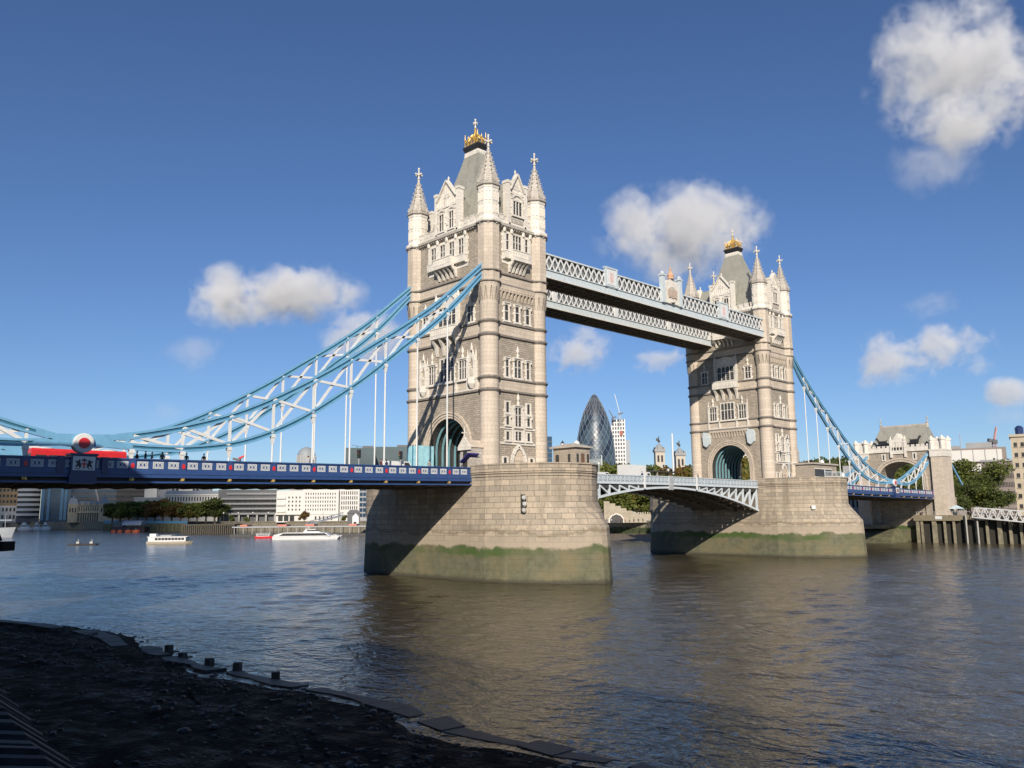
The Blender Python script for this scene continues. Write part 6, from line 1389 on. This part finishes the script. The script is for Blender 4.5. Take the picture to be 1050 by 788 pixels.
def railing(name, P, z, lab, group):
    o = empty(name, (P[0][0], P[0][1], z), 0, lab, 'railing', group); m = MB(); q = MB()
    for (x0, y0), (x1, y1) in zip(P, P[1:]):
        a, b = Vector((x0 - P[0][0], y0 - P[0][1], 0)), Vector((x1 - P[0][0], y1 - P[0][1], 0)); n = max(1, int((b - a).length / .35))
        for zz_ in (.15, 1.1): m.bar(a + Vector((0, 0, zz_)), b + Vector((0, 0, zz_)), .08, .1)
        for i in range(n): p = a.lerp(b, i / n); m.bar(p + Vector((0, 0, .15)), p + Vector((0, 0, 1.1)), .05, .05)
        for p in (a, b): q.tube(p, p + Vector((0, 0, 1.35)), .09); q.sphere(p + Vector((0, 0, 1.4)), .13, 6, 4)
    m.build('rails', PALEB, o); q.build('posts', PALEB, o); return o
railing('pier_railing', [(-34.5, -20.6), (-33.4, -18.5), (-32.3, -15.5)], 16.3, 'pale blue railing round the cabin on the nearer pier', 'pale blue pier railings')
railing('pier_railing', [(36.5, -21.2), (41, -22.6), (45.5, -21.2)], 16.3, 'pale blue railing on the rim of the farther pier', 'pale blue pier railings')
def lamp(x, y, z, h, lab, col=PALEB):
    o = empty('street_lamp', (x, y, z), 0, lab, 'street lamp', 'ornate lamps on the bridge'); m = MB(); m.lathe([(.32, 0), (.32, .3), (.16, .5), (.2, 1.2), (.09, 1.4), (.07, h - .6), (.16, h - .5), (.12, h - .3)], 8); m.build('post', col, o, True)
    m = MB(); m.lathe([(.12, h - .3), (.3, h + .25), (.32, h + .35)], 6); m.build('lantern', WHITE, o); m = MB(); m.lathe([(.36, h + .35), (.1, h + .65), (.03, h + .85)], 6); m.build('lamp_cap', BLACK, o)
lamp(36.2, -13.5, 15.3, 9.0, 'tall pale blue lamp post at the corner of the farther tower'); lamp(-33.2, -11.6, 15.3, 4.6, 'lamp post with white lantern behind the nearer tower'); lamp(-.3, 8.6, 15.0, 4.2, 'pale blue lamp at the joint of the lifting span', PALEB); lamp(23.5, 8.6, 15.0, 3.6, 'white globe lamp near the right end of the lifting span', GREY)
# lodge with cross and blue awning against the nearer tower
o = empty('entrance_lodge', (-49.2, -7.9, 14.6), 0, 'small stone lodge with a cross on its gable at the foot of the nearer tower', 'lodge')
m = MB(); m.box(-1.2, 2.0, -1.2, 1.0, 0, 4.4); m.build('wall', PORTD, o); m = MB(); m.prismx([(-1.35, 4.4), (1.15, 4.4), (-.1, 5.6)], -1.3, 2.0); m.build('roof', ASH, o); m = MB(); m.prismx([(-1.45, 4.0), (1.25, 4.0), (1.25, 4.5), (-.1, 6.1), (-1.45, 4.5)], -1.5, -1.21); m.build('gable', PORT, o)
m = MB(); m.T = Matrix.Translation((-1.35, -.1, 5.5)); finial(m, (0, 0), 0, .75); m.build('cross', PORT, o); m = MB(); m.box(-1.26, -1.15, -.6, .4, 0, 2.6); m.build('door', DARK, o); m = MB(); m.box(-1.28, -1.15, -.5, .3, 3.0, 3.9); m.build('window', GLASS, o)
o = empty('awning', (-50.6, -8.8, 16.8), 0, 'dark blue awning beside the stone lodge on the nearer tower', 'awning'); m = MB(); m.prismx([(.9, .1), (-.9, 1.3), (-.9, 1.1), (.9, -.1)], -.8, 1.4); m.build('canvas', mat('blue_canvas', (.03, .03, .18), .8), o); m = MB()
for x in (-.7, 1.3): m.tube((x, .85, -1.9), (x, .85, 0), .05)
m.build('poles', GREY, o)
o = empty('hoarding', (-48.9, 3.9, 14.6), 0, 'turquoise site hoarding left of the arch of the nearer tower', 'hoarding'); m = MB(); m.box(-1.8, 1.4, -1.0, 1.5, 0, 5.4); m.build('panels', TURQ, o); m = MB()
for y in (-1.0, .2, 1.5): m.box(-1.9, -1.79, y - .08, y + .08, 0, 5.6)
m.build('battens', CYAND, o)
# signal lights on the nearer pier
o = empty('river_signal', (TW * -1 - 7.7, -18.3, 10.6), 0, 'white navigation signal bolted to the face of the nearer pier', 'signal light'); m = MB(); m.box(-.14, .14, -.3, .3, -1.25, 1.35); m.build('bracket', DARK, o)
for k in range(3): m = MB(); m.lathe([(.12, -1.15 + k * .85), (.3, -.95 + k * .85), (.33, -.6 + k * .85), (.1, -.5 + k * .85)], 8, (-.2 + .12 * (k % 2), -.42)); m.build('signal_lamp', mat('worn_white', (.45, .44, .41), .6, var=.3), o)
o = empty('signal_disc', (TW - 7.0, -19.0, 10.1), 0, 'round white signal lamp on the face of the farther pier', 'signal light'); m = MB(); m.lathe([(.1, -.5), (.5, -.35), (.5, .35), (.1, .5)], 10, (0, -.4)); m.build('lamp', WHITE, o); m = MB(); m.box(-.15, .15, -.4, .3, -.15, .15); m.build('bracket', DARK, o)

# ------------------------------------------------------------------ vehicles on the bridge
TYRE = mat('tyre', (.02, .02, .02), .9)
def wheels(o, xs, w_, r):
    for x in xs:
        for sy in (-1, 1):
            m = MB(); m.disc((x, r), r, sy * w_ / 2 - .12, sy * w_ / 2 + .12, 16); t = m.build('wheel', TYRE, o); m = MB(); m.disc((x, r), r * .55, sy * w_ / 2 - .14, sy * w_ / 2 + .14, 12); m.build('rim', GREY, t)
def bus(x, y, z):
    o = empty('bus', (x, y, z), 0, 'red single deck bus behind the pedestal with the red and white boss', 'bus'); L, W_, H = 9.6, 2.5, 2.55
    m = MB(); m.loft([[(a, b, zz_) for a, b in ((-L / 2, -W_ / 2), (L / 2, -W_ / 2), (L / 2, W_ / 2), (-L / 2, W_ / 2))] for zz_ in (.3, 2.3)] + [[(a * .985, b * .9, H) for a, b in ((-L / 2, -W_ / 2), (L / 2, -W_ / 2), (L / 2, W_ / 2), (-L / 2, W_ / 2))]]); m.build('body', RED, o)
    for k in range(7): m = MB(); xa = -L / 2 + .4 + k * 1.27; m.box(xa, xa + 1.1, -W_ / 2 - .02, W_ / 2 + .02, .95, 1.85); m.build('window', GLASS, o)
    for sx in (-1, 1): m = MB(); m.box(sx * L / 2 - .03, sx * L / 2 + .03, -1.1, 1.1, .9, 2.0); m.build('windscreen', GLASS, o)
    for xx in (-3.3, 3.2): m = MB(); m.lathe([(1.0, 2.53), (1.0, 2.62), (.6, 2.75), (.1, 2.8)], 14, (xx, 0)); m.build('roof_pod', WHITE, o, True)
    wheels(o, (-2.9, 2.7), 2.4, .48)
bus(-101.1, -1.6, road_z(-101) - .44)
def van(x, y, z, L, H, colr, lab, cat, boxy=False):
    o = empty('van' if cat == 'van' else cat, (x, y, z), 0, lab, cat); W_ = 2.0
    m = MB()
    if boxy: m.box(-L / 2, L / 2 - 2.0, -1.2, 1.2, .8, H); m.build('cargo_box', colr, o); m = MB(); m.prism([(L / 2 - 1.9, .5), (L / 2, .5), (L / 2, 1.5), (L / 2 - .5, 2.6), (L / 2 - 1.9, 2.6)], -1.05, 1.05); m.build('cab', WHITE, o); m = MB(); m.box(-L / 2, L / 2 - 1.9, -.6, .6, .45, .8); m.build('chassis', DARK, o); m = MB(); m.box(L / 2 - 1.4, L / 2 - .6, -1.08, 1.08, 1.6, 2.35); m.build('window', GLASS, o)
    else: m.prism([(-L / 2, .3), (L / 2, .3), (L / 2, .95), (L / 2 - .7, 1.2), (L / 2 - 1.4, H), (-L / 2 + .1, H), (-L / 2, H - .3)], -W_ / 2, W_ / 2); m.build('body', colr, o); m = MB(); m.prism([(L / 2 - .85, 1.2), (L / 2 - 1.45, H - .15), (L / 2 - 2.2, H - .15), (L / 2 - 2.2, 1.2)], -W_ / 2 - .015, W_ / 2 + .015); m.build('window', GLASS, o)
    wheels(o, (-L * .3, L * .3), 1.9, .36)
van(-59.6, -4.2, road_z(-59) - .45, 5.0, 2.2, WHITE, 'white van on the blue deck in front of the nearer tower', 'van')
van(4.2, 3.0, 14.85, 8.2, 3.9, WHITE, 'white box lorry crossing the lifting span', 'lorry', True)
van(-5.8, 3.4, 14.8, 4.6, 2.3, WHITE, 'white van on the lifting span next to the nearer pier', 'van')
def car(x, y, z, col, lab):
    o = empty('car', (x, y, z), 0, lab, 'car', 'cars on the lifting span'); L = 4.3
    m = MB(); m.prism([(-L / 2, .3), (L / 2, .3), (L / 2, .75), (L * .28, .92), (L * .1, 1.42), (-L * .25, 1.45), (-L * .44, .98), (-L / 2, .9)], -.86, .86); m.build('body', col, o); m = MB(); m.prism([(L * .25, .95), (L * .1, 1.36), (-L * .24, 1.38), (-L * .4, .98)], -.875, .875); m.build('window', GLASS, o); wheels(o, (-1.3, 1.35), 1.62, .31)
car(14.8, 3.2, 14.82, mat('silver_car', (.3, .31, .34), .3, .5), 'silver car on the lifting span, left of two'); car(20.2, 3.2, 14.8, mat('blue_car', (.05, .06, .12), .3, .3), 'dark blue car on the lifting span, nearest the farther tower')
o = empty('bus_shelter', (18, 7.6, 14.9), 0, 'dark flat roofed shelter beside the road near the farther tower', 'shelter'); m = MB(); m.box(-5.5, 5.5, -1, 1, 3.0, 3.3); m.build('roof', DARK, o); m = MB()
for x in (-5, 0, 5): m.box(x - .1, x + .1, .7, .9, 0, 3.0)
m.build('posts', DARK, o)
for x, y, lab in ((-67.2, -5.6, 'traffic light on the deck left of the white van, farther left one'), (-60.5, -5.9, 'traffic light standing behind the white van')):
    z = road_z(x) - .3; o = empty('traffic_light', (x, y, z), 0, lab, 'traffic light', 'traffic lights on the deck'); m = MB(); m.tube((0, 0, 0), (0, 0, 3.1), .07); m.build('pole', GREY, o); m = MB(); m.box(-.2, .2, -.18, .18, 2.3, 3.4); q = m.build('signal_head', BLACK, o)
    for k, c_ in enumerate(((.25, .02, .02), (.25, .15, .02), (.02, .2, .06))): m = MB(); m.T = Matrix.Translation((-.2, 0, 3.15 - k * .33)); m.lathe([(.01, 0), (.1, .001)], 8) if 0 else m.sphere((0, 0, 0), .1, 8, 5); m.build('lens', mat('lens', c_, .3), q)

# ------------------------------------------------------------------ people
def person_mat():
    m, n, l, p = node_mat('person_clothes'); tc = n.new('ShaderNodeTexCoord'); z = n.new('ShaderNodeSeparateXYZ'); l.new(tc.outputs['Object'], z.inputs[0]); z = z.outputs[2]; oi = n.new('ShaderNodeObjectInfo')
    st = lambda t: mathn(n, l, 'GREATER_THAN', z, t)
    c = mix(n, l, (.03, .035, .055), oi.outputs['Color'], st(.92)); c = mix(n, l, (.015, .013, .012), c, st(.08)); c = mix(n, l, c, (.48, .30, .22), st(1.47)); l.new(c, p.inputs['Base Color']); p.inputs['Roughness'].default_value = .8; return m
PM = person_mat(); HAIR = mat('hair', (.03, .02, .014), .7)
def person_src(stride, arm):
    V = [(0, 0, .95), (0, 0, 1.15), (0, 0, 1.36), (0, 0, 1.47), (0, -.01, 1.53), (0, -.02, 1.66), (0, -.01, 1.74)]; Rr = [.135, .125, .15, .06, .06, .095, .06]; E_ = [(i, i + 1) for i in range(6)]
    for s in (-1, 1):
        b = len(V); V += [(s * .1, 0, .88), (s * .11, -s * stride * .5, .5), (s * .11, -s * stride + .02, .08), (s * .11, -s * stride - .14, .04)]; Rr += [.1, .065, .045, .04]; E_ += [(0, b), (b, b + 1), (b + 1, b + 2), (b + 2, b + 3)]
        b = len(V); V += [(s * .19, 0, 1.38), (s * .25, s * arm * .4, 1.12), (s * .25, s * arm - .08, .88), (s * .25, s * arm - .1, .79)]; Rr += [.06, .047, .036, .035]; E_ += [(2, b), (b, b + 1), (b + 1, b + 2), (b + 2, b + 3)]
    me = bpy.data.meshes.new('person'); me.from_pydata(V, E_, []); o = bpy.data.objects.new('person', me); COL.objects.link(o)
    md = o.modifiers.new('skin', 'SKIN'); me.skin_vertices or None
    sv = me.skin_vertices[0].data if me.skin_vertices else None
    if sv is None: bpy.context.view_layer.update(); 
    lay = me.skin_vertices[0].data
    for i, r in enumerate(Rr): lay[i].radius = (r, r * .8 if i < 3 else r)
    lay[0].use_root = True; o.modifiers.new('sub', 'SUBSURF').render_levels = 1
    bpy.context.view_layer.update(); dg = bpy.context.evaluated_depsgraph_get(); ev = o.evaluated_get(dg); nm = bpy.data.meshes.new_from_object(ev); nm.materials.clear(); nm.materials.append(PM)
    for p_ in nm.polygons: p_.use_smooth = True
    bpy.data.objects.remove(o); return nm
PS = None
try: PS = [person_src(.0, .0), person_src(.22, .15), person_src(.1, -.1)]
except Exception as ex: print('PERSON FAIL', ex)
hm = MB(); hm.sphere((0, .012, 1.695), .103, 10, 6, .92); HM = hm.mesh('hair', HAIR, True)
COLS = [(.02, .02, .025), (.10, .02, .02), (.03, .05, .12), (.25, .24, .22), (.08, .07, .05), (.02, .06, .04), (.30, .10, .04), (.40, .40, .42)]
CNAM = ['black', 'dark red', 'navy', 'pale grey', 'brown', 'dark green', 'orange', 'light grey']
def person(x, y, z, rz, k, where, group):
    if not PS: return
    o = bpy.data.objects.new('person', PS[k % 3]); COL.objects.link(o); o.location = (x, y, z); o.rotation_euler = (0, 0, rz); o.color = (*COLS[k % 8], 1); s = .95 + .1 * rnd.random(); o.scale = (s, s, s)
    tag(o, 'person in ' + CNAM[k % 8] + ' ' + where, 'person', group); h = bpy.data.objects.new('hair', HM); COL.objects.link(h); h.parent = o
PX = [(-107.6, 'left of the bus on the blue deck, nearest the left edge'), (-97.0, 'just right of the bus on the blue deck'), (-96.1, 'second to the right of the bus'), (-95.4, 'third to the right of the bus, close to the hanger'), (-94.3, 'walking alone below the dip of the blue chain'), (-91.6, 'under the second hanger right of the bus'), (-89.6, 'standing between hangers at the left third of the deck'), (-76.2, 'beside the tiny red crane above the deck'), (-75.6, 'in a pair near the middle of the left deck, right one'), (-65.2, 'near the left traffic light'), (-64.3, 'between the traffic light and the white van'), (-57.0, 'close to the foot of the nearer tower')]
for i, (x, t) in enumerate(PX): person(x, -7.9, road_z(x) - .12 if 0 else road_z(x) + .05, rnd.choice((1.57, -1.57, 3.1)), i, t, 'people walking on the left deck')
for i, (x, y, t) in enumerate([(-35.0, -18.6, 'sitting at the railing by the cabin of the nearer pier'), (-7.5, -7.6, 'on the lifting span in front of the white lorry'), (-3.0, -7.7, 'on the lifting span right of the white lorry'), (10.5, -7.6, 'on the lifting span above the right marker post'), (26.0, -7.7, 'on the lifting span close to the farther tower'), (39.0, -21.4, 'at the parapet of the farther pier')]): person(x, y, 15.0 if abs(x) < 31 else 15.3, 0, i + 1, t, 'people on the piers and lifting span')
for i in range(12): y = (14.5, 12.0, 9.6, 9.0, 5.2, 1.5, -10.5, -12.5, -13.6, -16.4, -17.2, -18.4)[i] - 20; person(131 + (i % 3) * .7, y, 7.6, 1.5, i * 3 + i // 3, ('at the left end', 'second from the left', 'third from the left', 'beside the white notice board', 'right of the notice board', 'in the middle', 'left of the pale tent', 'at the pale tent', 'under the pale tent', 'right of the pale tent', 'by the top of the white gangway', 'on the right, next to the gangway')[i] + ' on the right bank jetty', 'people on the right bank jetty')
for i in range(12):
    u = 621 + i * 4.6; c = at(u, 318 + (i % 3) * 2); person(c.x, c.y, 5.62, RZV, i * 5 + 2, 'number %d from the left in the crowd on the quay under the lifting span' % (i + 1) if 0 else ORD[i] + ' from left in the quay crowd under the lifting span', 'crowd on the far quay')

# ------------------------------------------------------------------ clouds
def cloud_mat(name, dens):
    m = bpy.data.materials.new(name); m.use_nodes = True; n, l = m.node_tree.nodes, m.node_tree.links; n.remove(n['Principled BSDF'])
    v = n.new('ShaderNodeVolumePrincipled'); v.inputs['Color'].default_value = (.985, .985, .985, 1); v.inputs['Anisotropy'].default_value = .0
    tc = n.new('ShaderNodeTexCoord'); oi = n.new('ShaderNodeObjectInfo'); pos = geo_pos(n)
    ln = n.new('ShaderNodeVectorMath'); ln.operation = 'LENGTH'; l.new(tc.outputs['Object'], ln.inputs[0])
    sep = n.new('ShaderNodeSeparateXYZ'); l.new(tc.outputs['Object'], sep.inputs[0])
    n1 = noise(n, l, .011, 3, .5, pos, .5); n2 = noise(n, l, .045, 5, .65, pos, .4)
    f = mathn(n, l, 'SUBTRACT', 1.0, ln.outputs['Value'])
    f = mathn(n, l, 'ADD', f, mathn(n, l, 'MULTIPLY', mathn(n, l, 'SUBTRACT', n1, .52), 3.2)); f = mathn(n, l, 'ADD', f, mathn(n, l, 'MULTIPLY', mathn(n, l, 'SUBTRACT', n2, .5), 1.7))
    edge = ramp(n, l, ln.outputs['Value'], 1.0, .7)
    d = mathn(n, l, 'MULTIPLY', mathn(n, l, 'MULTIPLY', ramp(n, l, f, .08, .95), edge), dens)
    l.new(d, v.inputs['Density']); l.new(v.outputs[0], n['Material Output'].inputs['Volume']); return m
CM = cloud_mat('cloud_vapour', .040); CT = cloud_mat('thin_cloud_vapour', .006)
cs = MB(); cs.lathe([(math.sin(math.pi * k / 12) + .0001, -math.cos(math.pi * k / 12)) for k in range(13)], 20); CS = {}
def cloud(u, v, hw, hh, lab, thin=False, d=1800, tilt=0.0):
    c = at(u, d, zz(u, v, d)); k = d / 860 * (1.0); mt = CT if thin else CM
    if mt.name not in CS: CS[mt.name] = cs.mesh('cloud', mt)
    o = bpy.data.objects.new('cloud', CS[mt.name]); COL.objects.link(o); o.location = c; o.rotation_euler = (0, tilt, RZV); o.rotation_mode = 'ZXY'; o.scale = (hw * k * 1.3, hw * k * .8, hh * k * 1.5)
    tag(o, lab, 'cloud', 'fair weather clouds'); return o
cloud(228, 294, 48, 27, 'left half of the long puffy cloud at the upper left'); cloud(292, 290, 66, 24, 'right half of the long puffy cloud at the upper left'); cloud(368, 338, 40, 22, 'cloud directly behind the upper left chain'); 
cloud(712, 220, 80, 42, 'big grey bottomed cloud above the farther tower'); cloud(590, 354, 38, 24, 'cloud between the two bridge towers, left one'); cloud(680, 363, 26, 14, 'small cloud under the walkways beside the farther tower')
cloud(1026, 34, 86, 68, 'largest cloud, cut by the upper right corner'); cloud(995, 140, 45, 34, 'grey hanging wisp under the largest cloud', True); cloud(925, 366, 44, 24, 'left puff of the cloud above the gatehouse'); cloud(995, 352, 38, 24, 'right puff of the cloud above the gatehouse'); cloud(1046, 400, 24, 13, 'cloud at the right edge above the offices')
cloud(192, 357, 34, 14, 'thin small cloud left of the chains', True); cloud(162, 420, 18, 10, 'thin cloud scrap just above the left chain', True); cloud(978, 305, 34, 12, 'thin wisp above the gatehouse cloud', True); cloud(1040, 425, 22, 10, 'thin pale scrap low at the right edge', True)
# a cloud out of the picture behind the camera: its shade lies over the left part of the far bank
o = bpy.data.objects.new('cloud', CS[CM.name]); COL.objects.link(o); o.location = (-660, -60, 500); o.scale = (200, 340, 90); tag(o, 'cloud overhead behind the camera, shading the far left bank', 'cloud', 'fair weather clouds')
